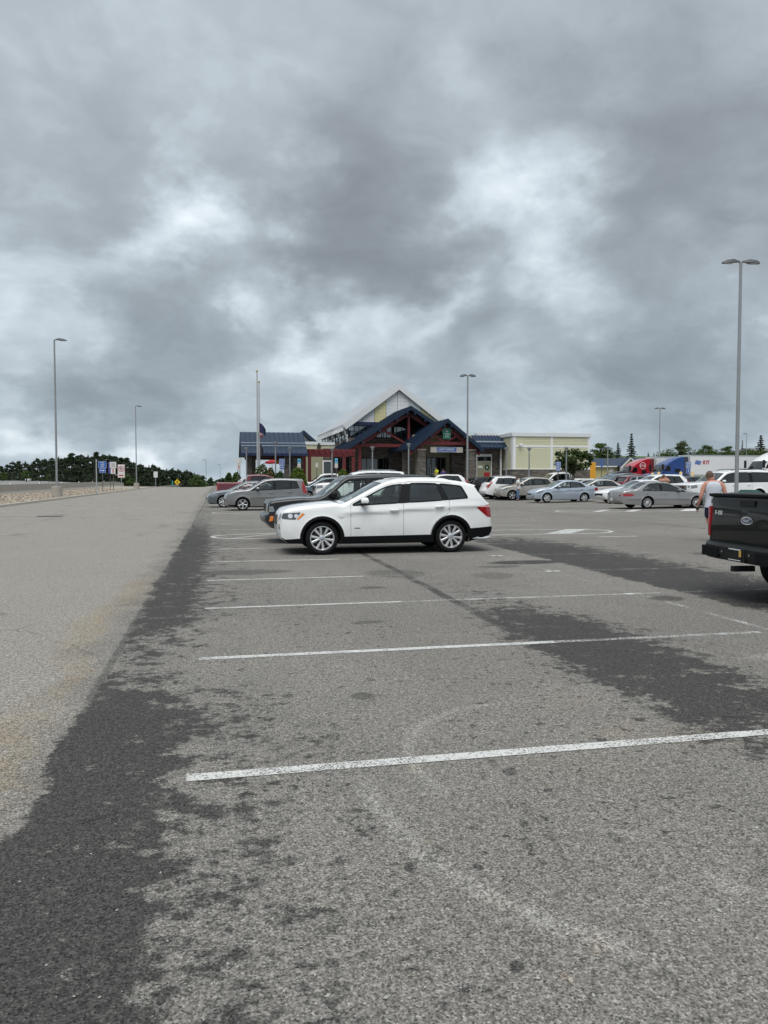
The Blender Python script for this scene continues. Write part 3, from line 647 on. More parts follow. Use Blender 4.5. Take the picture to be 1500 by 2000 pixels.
# stone columns, tapering
def column(px0, px1, Y, ytop):
    xa, zt_ = H(px0, ytop, Y); xb = H(px1, ytop, Y)[0]; w = (xb - xa) / 2; c = (xa + xb) / 2; V = []
    for (z, k) in ((ZB - .2, 1.22), (zt_, 1.0)):
        for i, j in ((-1, -1), (1, -1), (1, 1), (-1, 1)): V.append((c + i * w * k, Y + w + j * w * k, z))
    b = MB(); b.add(V, [(0, 1, 2, 3), (7, 6, 5, 4), (0, 4, 5, 1), (1, 5, 6, 2), (2, 6, 7, 3), (3, 7, 4, 0)]); o = bp_(b, 'stone_column', M_STONE)
    bbox('column_cap', mat('limestone', (.34, .31, .27), .8), c - w - .06, c + w + .06, Y - .06, Y + 2 * w + .06, zt_, zt_ + .1, o)
    bbox('truss_leg', M_REDT, c - .16, c + .16, Y + w - .16, Y + w + .16, zt_ + .1, zc + .05, o); return c
column(816.5, 831, YT - .35, 879); column(914, 929, YT - .35, 880)
bbox('stone_pier', M_STONE, H(788, 880, 71)[0], H(806, 880, 71)[0], 70.6, 71.6, ZB - .3, H(800, 876, 71)[1])
# keystone sign hung in the truss
kc = H(873, 848, YT - .3); kx_, kz = kc[0], kc[1]
ks = [(-.28, -.40), (.28, -.40), (.36, .22), (.42, .26), (.34, .36), (.26, .36), (.26, .46), (-.26, .46), (-.26, .36), (-.34, .36), (-.42, .26), (-.36, .22)]
b = MB(); b.prism([(kx_ + a, kz + c) for a, c in ks], YT - .32, YT - .24); kso = bp_(b, 'keystone_sign', mat('keystone_green', (.010, .17, .115), .4))
b = MB(); b.prism([(kx_ + a * 1.12, kz + .01 + c * 1.1) for a, c in ks], YT - .27, YT - .20); bp_(b, 'keystone_border', mat('pale_green', (.25, .55, .45), .5), kso)
def btext(name, s, size, m, x, Y, z, **kw): return text(name, s, size, m, bld, tuple(Vector((x, Y, z)) - BO), (R(90), 0, 0), **kw)
btext('keystone_lettering', 'PA', .22, M_WHITE, kx_, YT - .335, kz + .16); btext('keystone_lettering', 'TURN', .20, M_WHITE, kx_, YT - .335, kz - .06); btext('keystone_lettering', 'PIKE', .20, M_WHITE, kx_, YT - .335, kz - .28)
# name board
nb0 = H(841, 873, YT - .2); nb1 = H(904, 884, YT - .2); zc0, zc1 = nb1[1], nb0[1]
sg = bbox('name_board', mat('board_cream', (.48, .45, .42), .6), nb0[0], nb1[0], YT - .2, YT - .12, zc0, zc1)
bx0 = nb0[0] + (nb1[0] - nb0[0]) * .19; bx1 = nb0[0] + (nb1[0] - nb0[0]) * .80
bbox('board_panel', mat('board_blue', (.07, .13, .33), .5), bx0, bx1, YT - .22, YT - .195, zc0 + .03, zc1 - .03, sg)
btext('board_lettering', 'NORTH SOMERSET', .20, M_WHITE, (bx0 + bx1) / 2, YT - .225, (zc0 + zc1) / 2 - .02, sx=.86)
wv_ = MB(); wv_.tube([(bx0 + (bx1 - bx0) * i / 12, YT - .228, zc0 + .10 + .045 * math.sin(i * 1.0)) for i in range(13)], .014, 5); bp_(wv_, 'board_wave', M_WHITE, sg)
for t in (.2, .5, .8):
    q = MB(); xx = nb0[0] + (nb1[0] - nb0[0]) * t; q.tube([(xx, YT - .16, zc1), (xx, YT - .16, zc - .1)], .012, 6); bp_(q, 'board_hanger', M_BLACK, sg)
# porch back wall with doors
YD = 71.4
def BX(px, py=900, Y=YD): return H(px, py, Y)[0]
bbox('porch_wall', M_SAGE, BX(806), BX(930), YD, YD + .3, ZB - .3, H(870, 850, YD)[1])
bbox('stone_pier', M_STONE, BX(878), BX(908), YD - .7, YD - .02, ZB - .3, H(890, 868, YD)[1]); bbox('stone_pier', M_STONE, BX(909), BX(928), YD - .25, YD - .01, ZB - .3, H(890, 872, YD)[1])
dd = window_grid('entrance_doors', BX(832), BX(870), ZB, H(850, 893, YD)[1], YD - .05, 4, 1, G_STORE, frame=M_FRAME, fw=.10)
bbox('door_surround', mat('tan_trim', (.30, .28, .22), .7), BX(829), BX(873), YD - .12, YD - .001, H(850, 893, YD)[1], H(850, 889.5, YD)[1])
bbox('door_handle', M_GALV, BX(839), BX(840.5), YD - .2, YD - .15, ZB + .3, ZB + 2.0, dd)
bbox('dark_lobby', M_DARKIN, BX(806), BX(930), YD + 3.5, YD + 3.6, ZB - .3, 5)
# middle gable
YG = 71.0
ag = H(803, 793, YG); lg_ = H(662, 882, YG); hw2 = ag[0] - lg_[0]; rg_ = (ag[0] + hw2, lg_[1]); s2 = (ag[1] - lg_[1]) / hw2
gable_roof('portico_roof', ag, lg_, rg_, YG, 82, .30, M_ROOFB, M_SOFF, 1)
YH = YG + 1.0; a2 = (ag[0], ag[1] - .62)
def rk2(dx): return a2[1] - abs(dx) * s2
for s in (-1, 1):
    beam('truss_rafter', a2, (a2[0] + s * hw2 * .965, rk2(hw2 * .965)), YH, .36, .28, M_REDT)
zt2 = H(745, 870, YH)[1]; cw2 = (a2[1] - zt2) / s2
beam('truss_tie', (a2[0] - cw2 - .1, zt2), (a2[0] + cw2 + .1, zt2), YH - .01, .30, .28, M_REDT)
beam('truss_post', (a2[0], zt2), (a2[0], a2[1]), YH + .01, .24, .22, M_REDT)
for s in (-1, 1): beam('truss_strut', (a2[0] + s * .2, zt2 + .15), (a2[0] + s * cw2 * .5, rk2(cw2 * .5) - .1), YH + .02, .20, .18, M_REDT)
for dx in (-hw2 * .93, -hw2 * .68, -hw2 * .44, -hw2 * .2, -.35, .35, hw2 * .2, hw2 * .44):
    q = MB(); q.box(ag[0] + dx - .08, ag[0] + dx + .08, YG - .12, YG + 1.2, ag[1] - abs(dx) * s2 - .58, ag[1] - abs(dx) * s2 - .40); bp_(q, 'purlin', M_ROOFB)
pxa = H(702.5, 880, YH)[0]; bbox('timber_post', M_REDT, pxa - .14, pxa + .14, YH - .14, YH + .14, ZB - .2, zt2 + .1)
# glazed wall behind the portico
YS = 75.0
zsw = H(745, 872, YS)[1]; stw = bbox('stone_wall', M_STONE, H(683, 880, YS)[0], H(815, 880, YS)[0], YS, YS + .4, ZB - .3, H(745, 856, YS)[1])
b = MB(); b.prism([(ag[0] - hw2 * .9, rk2(hw2 * .9) - .1), (ag[0] - hw2 * .85, ZB), (ag[0] + hw2 * .85, ZB), (ag[0] + hw2 * .9, rk2(hw2 * .9) - .1), (ag[0], a2[1])], YS + .42, YS + .7); bp_(b, 'gable_backing', M_SOFF)
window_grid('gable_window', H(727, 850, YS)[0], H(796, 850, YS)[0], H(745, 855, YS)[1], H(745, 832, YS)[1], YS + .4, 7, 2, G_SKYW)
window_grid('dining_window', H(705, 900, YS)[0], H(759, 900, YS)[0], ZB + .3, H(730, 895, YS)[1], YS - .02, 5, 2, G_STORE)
bbox('dining_blue_band', mat('neon_blue', (.02, .05, .20), .5), H(712, 900, YS)[0], H(752, 900, YS)[0], YS + 1.2, YS + 1.3, H(730, 909, YS)[1], H(730, 904, YS)[1])
# --- the tall white gable
YM = 77.5
am = H(780, 748, YM); lm = H(670, 830, YM); hw3 = am[0] - lm[0]; s3 = (am[1] - lm[1]) / hw3; rm_ = (am[0] + hw3, lm[1]); YE = YM + 21
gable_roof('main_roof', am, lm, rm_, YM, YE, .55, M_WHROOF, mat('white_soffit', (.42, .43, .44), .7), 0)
gable_roof('ridge_cap', (am[0], am[1] + .06), (am[0] - hw3 * 1.0, lm[1] + .06 + .0), (am[0] + hw3 * 1.0, rm_[1] + .06), YM + .25, YE, .05, mat('roof_sheet', (.44, .46, .48), .4, .3), M_SOFF, 0)
YN = YM + .40; zband = H(700, 824, YN)[1]
edges = [H(px, 800, YN)[0] for px in (672, 708, 731, 754, 776.5, 799, 822, 845, 868, 891)]
cols = 'wwywwwyww'
def rk3(x): return am[1] - .62 - abs(x - am[0]) * s3
for i, c in enumerate(cols):
    x0, x1 = edges[i] + .02, edges[i + 1] - .02; pts = [(x0, zband), (x1, zband)]
    if rk3(x1) > zband: pts.append((x1, rk3(x1)))
    if x0 < am[0] < x1: pts.append((am[0], rk3(am[0])))
    if rk3(x0) > zband: pts.append((x0, rk3(x0)))
    if len(pts) < 3: continue
    b = MB(); b.prism(pts, YN, YN + .1); bp_(b, 'gable_panel', M_PANY if c == 'y' else M_PANW)
bbox('gable_wall', M_SOFF, lm[0] + 1.2, rm_[0] - 1.2, YN + .12, YN + .3, ZB, zband)
b = MB(); b.prism([(am[0] - hw3 * .9, rk3(am[0] - hw3 * .9) - .05), (am[0] + hw3 * .9, rk3(am[0] + hw3 * .9) - .05), (am[0], rk3(am[0]) - .05)], YN + .11, YN + .2); bp_(b, 'gable_frame', M_GUARD)
bbox('navy_band', M_NAVY, H(684, 824, YN)[0], H(745, 824, YN)[0], YN - .12, YN + .1, H(700, 830.5, YN)[1], zband)
wl0 = H(683, 850, YN)[0]
window_grid('clerestory_window', wl0, H(737, 850, YN)[0], H(700, 855, YN)[1], H(700, 831, YN)[1], YN + .05, 6, 2, G_SKYW)
bbox('stone_wall', M_STONE, wl0 - .1, H(737, 850, YN)[0], YN - .05, YN + .11, ZB, H(700, 855.5, YN)[1])
# long side of the tall part, seen at a slant, with glazing, eave and brackets
xw = wl0 - .12; zg0 = H(683, 856, YN)[1]; zg1 = zband
b = MB(); b.box(xw, xw + .25, YN + .2, YE - .3, ZB, zg0); bp_(b, 'stone_wall', M_STONE)
n = 9
for i in range(n):
    y0, y1 = YN + .25 + (YE - YN - .6) * i / n, YN + .25 + (YE - YN - .6) * (i + 1) / n
    m_ = MB(); m_.box(xw - .04, xw + .1, y0 - .06, y0 + .06, zg0, zg1); fr = bp_(m_, 'side_mullion', M_FRAME)
    g = MB(); g.add([(xw + .02, y0, zg0), (xw + .02, y1, zg0), (xw + .02, y1, zg1), (xw + .02, y0, zg1)], [(0, 1, 2, 3)]); g.v = [tuple(Vector(v) - BO) for v in g.v]; g.build('pane', G_SKYW, fr)
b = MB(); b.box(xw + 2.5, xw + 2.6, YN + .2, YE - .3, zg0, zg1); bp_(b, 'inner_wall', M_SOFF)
b = MB(); b.box(xw - .05, xw + .12, YN + .2, YE - .3, (zg0 + zg1) / 2 - .04, (zg0 + zg1) / 2 + .04); bp_(b, 'side_transom', M_FRAME)
for i in range(5):
    yy = YN + .3 + i * (YE - YN - 1.5) / 4.3; q = MB(); q.bar((lm[0] + .25, yy, lm[1] - .5), (xw - .02, yy, zg0 - .25), .16, .16); bp_(q, 'eave_bracket', M_CAP)
    q = MB(); q.bar((xw - .08, yy, zg0 - .2), (xw - .08, yy, zg0 - 1.6), .16, .14); bp_(q, 'bracket_post', M_CAP)
b = MB(); b.box(lm[0] - .1, lm[0] + .02, YM, YE, lm[1] - .62, lm[1] - .28); bp_(b, 'gutter', M_CAP)
# --- low parapets left of it
for (pa, pb, pt_, Y) in ((590.5, 619, 862.5, 79), (627.5, 652, 863.5, 79.5)):
    x0, z1 = H(pa, pt_, Y); x1 = H(pb, pt_, Y)[0]; bbox('parapet', M_SIDING, x0, x1, Y, Y + 5, ZB, z1 - .3); bbox('parapet_cap', M_CAP, x0 - .08, x1 + .08, Y - .08, Y + 5, z1 - .3, z1)
bbox('infill_wall', M_STONE, H(619, 880, 80)[0], H(628, 880, 80)[0], 80, 80.5, ZB, H(623, 866, 80)[1])
bbox('lower_front_wall', M_SAGE, H(590, 900, 76)[0], H(631, 900, 76)[0], 76, 76.3, ZB, H(610, 878, 76)[1])
bbox('lower_front_wall', M_STONE, H(631, 900, 76.4)[0], H(688, 900, 76.4)[0], 76.4, 76.7, ZB, H(640, 876, 76.4)[1])
dw = window_grid('side_door', H(629.5, 900, 75.9)[0], H(649, 900, 75.9)[0], ZB, H(640, 899, 75.9)[1], 75.9, 1, 1, G_STORE, frame=M_CAP, fw=.14)
window_grid('side_window', H(661, 900, 76.3)[0], H(679, 900, 76.3)[0], ZB + .3, H(670, 893, 76.3)[1], 76.3, 2, 1, G_STORE)
# --- far blue gable
YF = 84
af = H(593.5, 840, YF); rf_ = H(627, 869, YF); gable_roof('rear_gable_roof', af, (2 * af[0] - rf_[0], rf_[1]), rf_, YF, YF + 6, .3, M_ROOFB, M_SOFF)
b = MB(); b.prism([(2 * af[0] - rf_[0] + .8, rf_[1] - .1), (rf_[0] - .8, rf_[1] - .1), (af[0], af[1] - .55)], YF + .5, YF + .6); bp_(b, 'rear_gable_glass', G_SKYW)
# --- open canopy on the left
YC0, YC1 = 64.5, 68.6
cl0, ce = H(471, 888.5, YC0); cr0 = H(592, 888, YC0)[0]; cz = H(530, 847.5, YC1)[1]; cl1 = cl0
slope_roof('canopy_roof', cl0, cr0 + .4, YC0, ce, YC1, cz, 13, guards=(.27, .40), th=.14)
slope_roof('canopy_roof', cl0, cr0 + .4, YC1 * 2 - YC0, ce, YC1 + .03, cz, 0, th=.14)
bbox('canopy_gutter', M_NAVY, cl0 - .05, cr0 + .4, YC0 - .12, YC0 + .0, ce - .05, ce + .16)
bbox('canopy_beam', mat('brown_beam', (.055, .022, .020), .6), cl0 + .5, cr0, YC0 + .9, YC0 + 1.15, ce - .22, ce + .22); bbox('canopy_beam', mat('brown_beam', (0, 0, 0)), cl0 + .5, cr0, 2 * YC1 - YC0 - 1.2, 2 * YC1 - YC0 - .95, ce - .22, ce + .22)
b = MB(); b.prism([(YC0 + .2, ce + .05), (2 * YC1 - YC0 - .2, ce + .05), (YC1, cz - .05)], cl0 + .25, cl0 + .4, 'x'); bp_(b, 'canopy_gable', M_SOFF)
b = MB(); b.box(cl0 + .4, cr0, YC0 + .4, 2 * YC1 - YC0 - .4, ce + .10, ce + .16); bp_(b, 'canopy_ceiling', M_SOFF)
M_POST = mat('dark_post', (.085, .075, .068), .7, var=.2)
for (px, yy) in ((486.5, YC0 + 1.0), (494.5, 2 * YC1 - YC0 - 1.1), (560, YC0 + 1.0)):
    x = H(px, 900, yy)[0]; bbox('canopy_post', M_POST if px < 550 else M_STONE, x - .22, x + .22, yy - .22, yy + .22, ZB - .4, ce + .1)
bbox('canopy_end_wall', M_STONE, H(557, 900, 69)[0], H(592, 900, 69)[0], 69, 69.3, ZB - .3, ce + .1)
bbox('stone_pier', M_STONE, H(572, 900, 67)[0], H(586, 900, 67)[0], 66.8, 67.4, ZB - .3, ce)
# --- red pergola
YPg = 67.2; zp = H(620, 886, YPg)[1]; xp0 = H(573, 886, YPg)[0]; xp1 = H(693, 886, YPg)[0]
for yy in (YPg, YPg + 3.4): bbox('pergola_beam', M_REDT, xp0, xp1, yy - .07, yy + .07, zp - .18, zp + .14)
for i in range(11):
    x = xp0 + .3 + (xp1 - xp0 - .5) * i / 10; q = MB(); q.bar((x, YPg - 1.0, zp + .20), (x, YPg + 4.4, zp + .20), .09, .20); bp_(q, 'pergola_rafter', M_REDT)
for i in range(4): yy = YPg - .5 + i * 1.5; bbox('pergola_purlin', M_REDT, xp0 - .3, xp1, yy - .03, yy + .03, zp + .30, zp + .38)
for px, yy in ((594.5, YPg + 3.4), (604.5, YPg), (672, YPg), (690, YPg + 3.4)): x = H(px, 900, yy)[0]; bbox('pergola_post', M_REDT, x - .13, x + .13, yy - .13, yy + .13, ZB - .3, zp - .18)
# pavement round the building
tag(sheet('building_pavement', mat('pavement', (.34, .325, .30), .9, var=.12, vscale=1), frange(4, 60, 57), frange(62.5, 66, 8) + [70, 80, 100], lambda x, y: rise(x, y) + .11), kind='structure')
# ---------------------------------------------------------------- car kit
def paint(name, col, metal=.0, rough=.32, coat=1.0, spec=.5):
    key = 'paint_' + name
    if key in MAT: return MAT[key]
    m = mat(key, col, rough, metal, spec, coat, .03)
    t = m.node_tree; k = NT(t); b = t.nodes['Principled BSDF']
    oc = k.n('ShaderNodeTexCoord').outputs['Object']
    zz = k.sep(oc)[2]
    # road film: dust and spray low on the panels
    dirt = k.math('MULTIPLY', k.math('SUBTRACT', 1.0, k.smooth(zz, .25, .75)), k.smooth(k.noise(oc, 3.0, 5, .65), .30, .75))
    cc = k.mix(k.math('MULTIPLY', dirt, .30), c4(col), (.20, .185, .165, 1))
    k.put(b.inputs['Base Color'], cc)
    k.put(b.inputs['Roughness'], k.math('ADD', rough, k.math('MULTIPLY', dirt, .3)))
    k.put(b.inputs['Coat Roughness'], k.math('ADD', .03, k.math('MULTIPLY', dirt, .3)))
    return m
def smooth_path(pts, step=.06):
    """Catmull-Rom through (x, z, flag) points; '!' in the flag makes a corner. Returns points and named indices"""
    out = []; names = {}
    P = [(p[0], p[1]) for p in pts]; fl = [p[2] if len(p) > 2 else '' for p in pts]
    n = len(P)
    for i in range(n):
        if fl[i]: names[fl[i].replace('!', '')] = len(out)
        out.append(P[i])
        if i == n - 1: break
        p0 = P[i - 1] if i > 0 and '!' not in fl[i] else P[i]; p3 = P[i + 2] if i + 2 < n and '!' not in fl[i + 1] else P[i + 1]
        p1, p2 = P[i], P[i + 1]
        L = math.hypot(p2[0] - p1[0], p2[1] - p1[1]); q = max(1, int(L / step))
        for j in range(1, q):
            t = j / q
            def cr(a, b, c, d): return .5 * (2 * b + (c - a) * t + (2 * a - 5 * b + 4 * c - d) * t * t + (3 * b - a - 3 * c + d) * t ** 3)
            out.append((cr(p0[0], p1[0], p2[0], p3[0]), cr(p0[1], p1[1], p2[1], p3[1])))
    return out, names
def lerp_list(pts, x):
    if x <= pts[0][0]: return pts[0][1]
    for a, b in zip(pts, pts[1:]):
        if x <= b[0]:
            return a[1] + (b[1] - a[1]) * (x - a[0]) / max(1e-9, b[0] - a[0])
    return pts[-1][1]
def in_poly(p, poly):
    x, y = p; c = False; j = len(poly) - 1
    for i in range(len(poly)):
        if (poly[i][1] > y) != (poly[j][1] > y) and x < (poly[j][0] - poly[i][0]) * (y - poly[i][1]) / (poly[j][1] - poly[i][1]) + poly[i][0]: c = not c
        j = i
    return c

class Shell:
    """the surface of a car body: half width as a function of (x, z), silhouette as a path"""
    def __init__(s, sp, step):
        s.sp = sp; s.path, s.nm = smooth_path(sp['top'], step); s.L = max(p[0] for p in s.path); s.w2 = sp['W'] / 2
        x0 = min(p[0] for p in s.path); N = 260; s.x0 = x0
        s.zt = []
        for i in range(N + 1):
            x = x0 + (s.L - x0) * i / N; z = 0
            for a, b in zip(s.path, s.path[1:]):
                if min(a[0], b[0]) - 1e-6 <= x <= max(a[0], b[0]) + 1e-6:
                    t = 0 if abs(b[0] - a[0]) < 1e-9 else (x - a[0]) / (b[0] - a[0]); z = max(z, a[1] + (b[1] - a[1]) * t, b[1] if abs(b[0] - a[0]) < 1e-9 else 0)
            s.zt.append((x, z))
        s.belt = sp['belt']
    def ztop(s, x):
        f = (x - s.x0) / (s.L - s.x0) * 260; i = max(0, min(259, int(f))); t = max(0, min(1, f - i))
        return s.zt[i][1] * (1 - t) + s.zt[i + 1][1] * t
    def Y(s, x, z):
        sp = s.sp; w = s.w2
        fz = sp.get('fz', 1.15); rzz = sp.get('rz', 1.0)
        u = max(0, 1 - x / fz); w -= sp.get('ft', .13) * u ** 2.4
        u = max(0, 1 - (s.L - x) / rzz); w -= sp.get('rt', .09) * u ** 2.4
        e = min(x, s.L - x); cr_ = sp.get('cr', .16)
        if e < cr_: w -= .10 * (1 - math.sqrt(max(0, 1 - (1 - max(0, e) / cr_) ** 2)))
        bz = lerp_list(s.belt, x); zm = bz * .56
        if z < zm: w -= .055 * ((zm - z) / zm) ** 1.6
        else: w -= .030 * min(1, (z - zm) / (bz - zm)) ** 2
        if z > bz: w -= sp.get('tumble', .34) * (z - bz) ** 1.06
        sw = sp.get('swage')
        if sw and sw[0][0] < x < sw[-1][0]:
            dz = z - lerp_list(sw, x); fade = min(1, (x - sw[0][0]) / .3, (sw[-1][0] - x) / .3)
            w += fade * sp.get('swa', .016) * (math.exp(-(dz / .09) ** 2) if dz > 0 else math.exp(-(dz / .035) ** 2))
        for cx in (sp['wf'], sp['wr']):
            d = math.hypot(x - cx, z - sp['R'])
            if d < sp['A'] + .3 and z < bz: w += sp.get('flare', .02) * math.exp(-((d - sp['A']) / .07) ** 2)
        r = .07; d = s.ztop(x) - z
        if d < r:
            q = max(0, min(1, (r - d) / r)); w -= r * .8 * (1 - math.sqrt(max(0, 1 - q * q * .98)))
        return max(.02, w)
    def nrm(s, x, z):
        e = .012; gx = (s.Y(x + e, z) - s.Y(x - e, z)) / (2 * e); gz = (s.Y(x, z + e) - s.Y(x, z - e)) / (2 * e)
        gx = max(-4, min(4, gx)); gz = max(-4, min(4, gz))
        return Vector((-gx, 1, -gz)).normalized()
    def crown(s, i):
        p = s.path; a = p[max(0, i - 1)]; b = p[min(len(p) - 1, i + 1)]
        t = Vector((b[0] - a[0], b[1] - a[1])).normalized(); n = Vector((-t.y, t.x))
        c = (s.sp.get('cf', .10) if n.x < 0 else s.sp.get('crr', .06)) * n.x * n.x + s.sp.get('ct', .035) * max(0, n.y)
        return n, c
    def strip(s, i, t):
        x, z = s.path[i]; w = s.Y(x, z); n, c = s.crown(i); k = c * (1 - t * t)
        return Vector((x + n.x * k, t * w, z + n.y * k))
    def end_x(s, z, y, rear=False):
        """x of the front or rear face at height z and side position y"""
        rng = range(0, s.nm['nose'] + 1) if not rear else range(s.nm['tail'], len(s.path))
        best = None; L = list(rng)
        for i in L[:-1]:
            a, b = s.path[i], s.path[i + 1]
            if min(a[1], b[1]) - 1e-6 <= z <= max(a[1], b[1]) + 1e-6: best = i; break
        if best is None: best = min(L, key=lambda i: abs(s.path[i][1] - z)); best = min(best, len(s.path) - 2)
        a, b = s.path[best], s.path[best + 1]; f = 0 if abs(b[1] - a[1]) < 1e-6 else max(0, min(1, (z - a[1]) / (b[1] - a[1])))
        x = a[0] + (b[0] - a[0]) * f; w = s.Y(x, z); n, c = s.crown(best)
        t = max(-1, min(1, y / w)); return x + n.x * c * (1 - t * t), w
def cdt_region(polys, spacing, bounds, extra=()):
    """triangulate nested polygons with a grid of inner points; returns 2D verts, triangles, list of polygon ids per triangle"""
    V = []; E = []; F = []
    for po in polys:
        b = len(V); V += [Vector(p) for p in po]; n = len(po)
        F.append(list(range(b, b + n)))
    x0, x1, z0, z1 = bounds; nx = int((x1 - x0) / spacing); nz = int((z1 - z0) / spacing)
    outer = polys[0]
    for i in range(nx + 1):
        for j in range(nz + 1):
            p = (x0 + (x1 - x0) * i / max(1, nx) + (.5 * spacing if j % 2 else 0), z0 + (z1 - z0) * j / max(1, nz))
            if in_poly(p, outer): V.append(Vector(p))
    V += [Vector(p) for p in extra if in_poly(p, outer)]
    r = geometry.delaunay_2d_cdt(V, E, F, 0, 1e-4, False)
    return r[0], r[2], None
def patch_mesh(name, poly, mapf, m, spacing=.06, smooth=True):
    xs = [p[0] for p in poly]; zs = [p[1] for p in poly]
    v, f, ids = cdt_region([poly], spacing, (min(xs), max(xs), min(zs), max(zs)))
    f = [q for q in f if in_poly((sum(v[i][0] for i in q) / 3, sum(v[i][1] for i in q) / 3), poly)]
    me = bpy.data.meshes.new(name); me.from_pydata([mapf(p[0], p[1]) for p in v], [], [tuple(q) for q in f])
    bm = bmesh.new(); bm.from_mesh(me); bmesh.ops.recalc_face_normals(bm, faces=bm.faces); bm.to_mesh(me); bm.free()
    me.materials.append(m)
    if smooth: me.shade_smooth()
    return me
def ribbon(mb, pts, w, mapf, closed=True):
    """thin band of width w along a 2D polyline, laid on a surface"""
    n = len(pts); L = []; 
    for i in range(n):
        a = Vector(pts[i - 1] if closed or i else pts[i]); b = Vector(pts[(i + 1) % n] if closed or i < n - 1 else pts[i]); t = (b - a)
        if t.length < 1e-6: t = Vector((1, 0))
        t.normalize(); nn = Vector((-t.y, t.x)) * (w / 2); p = Vector(pts[i])
        L.append((mapf(*(p + nn)), mapf(*(p - nn))))
    base = len(mb.v)
    for a, b in L: mb.v += [tuple(a), tuple(b)]
    for i in range(n if closed else n - 1):
        j = (i + 1) % n; mb.f.append((base + 2 * i, base + 2 * i + 1, base + 2 * j + 1, base + 2 * j))
def densify(poly, step=.07, closed=True):
    out = []; n = len(poly)
    for i in range(n if closed else n - 1):
        a = poly[i]; b = poly[(i + 1) % n]; L = math.hypot(b[0] - a[0], b[1] - a[1]); q = max(1, int(L / step))
        for j in range(q): out.append((a[0] + (b[0] - a[0]) * j / q, a[1] + (b[1] - a[1]) * j / q))
    if not closed: out.append(tuple(poly[-1]))
    return out
def rounded(poly, r, k=3):
    out = []; n = len(poly)
    for i in range(n):
        p = Vector(poly[i]); a = Vector(poly[i - 1]) - p; b = Vector(poly[(i + 1) % n]) - p
        ra = min(r, a.length * .45); rb = min(r, b.length * .45); A = p + a.normalized() * ra; B = p + b.normalized() * rb
        for j in range(k + 1):
            t = j / k; out.append(tuple((A * (1 - t) + p * t) * (1 - t) + (p * (1 - t) + B * t) * t))
    return out

WHEELS = {}
def wheel_meshes(Rw, rim, tw, style, rm):
    key = (Rw, rim, tw, style, rm.name)
    if key in WHEELS: return WHEELS[key]
    h = tw / 2
    ty = MB(); ty.lathe([(rim - .01, -h + .02), (rim + .012, -h + .002), (rim + (Rw - rim) * .5, -h - .008), (Rw - .022, -h + .008), (Rw - .004, -h + .035), (Rw, -h + .06), (Rw, h - .06), (Rw - .02, h - .01), (rim, h)], 40, 'y')
    for gy in (-.045, 0, .045): ty.lathe([(Rw + .001, gy - .004), (Rw + .0015, gy), (Rw + .001, gy + .004)], 40, 'y')
    tyre = ty.mesh('tyre', M_TYRE, 50)
    rb = MB(); rb.lathe([(rim + .004, -h + .016), (rim + .004, -h + .004), (rim - .012, -h + .004), (rim - .022, -h + .022), (rim - .03, -h + .06)], 40, 'y')
    def spoke(a0, a1, w0, w1, r0=.045, r1=None, y0=-h + .018, y1=-h + .016, th=.03):
        r1 = r1 or rim - .016
        P = []
        for (r, a, w, yy) in ((r0, a0, w0, y0), (r1, a1, w1, y1)):
            c = Vector((math.cos(a), 0, math.sin(a))); t = Vector((-math.sin(a), 0, math.cos(a)))
            for q, dy in ((-.5, th), (-.5, .006), (-.3, 0), (.3, 0), (.5, .006), (.5, th)):
                p = c * r + t * (w * q); P.append((p.x, yy + dy, p.z))
        rb.add(P, [(i, i + 1, i + 7, i + 6) for i in range(5)] + [(0, 6, 11, 5)])
    kind, n = style
    for i in range(n):
        a = 2 * math.pi * i / n + math.pi / 2
        if kind == 'v':
            d = math.pi / n * .36; spoke(a - d * .55, a - d * 1.25, .030, .058); spoke(a + d * .55, a + d * 1.25, .030, .058)
        elif kind == 's': spoke(a, a, .05, .06)
        elif kind == 'w': spoke(a, a, .085, .11)
        elif kind == 'm': spoke(a, a, .022, .026, .07)
        elif kind == 'x': spoke(a - .12, a + .16, .035, .05); spoke(a + .12, a - .16, .03, .022, .1)
    rb.lathe([(.0, -h + .004), (.026, -h + .004), (.034, -h + .01), (.062, -h + .014), (.07, -h + .022), (.07, -h + .06)], 20, 'y')
    rimm = rb.mesh('rim', rm, 35)
    wb = MB(); wb.lathe([(rim - .028, -h + .055), (rim - .034, h - .02), (.0, h - .03)], 32, 'y'); wb.lathe([(.0, -h + .075), (rim * .74, -h + .075), (rim * .74, -h + .09)], 32, 'y')
    wm = wb.mesh('wheel', M_DISC, 35)
    WHEELS[key] = (wm, tyre, rimm); return WHEELS[key]

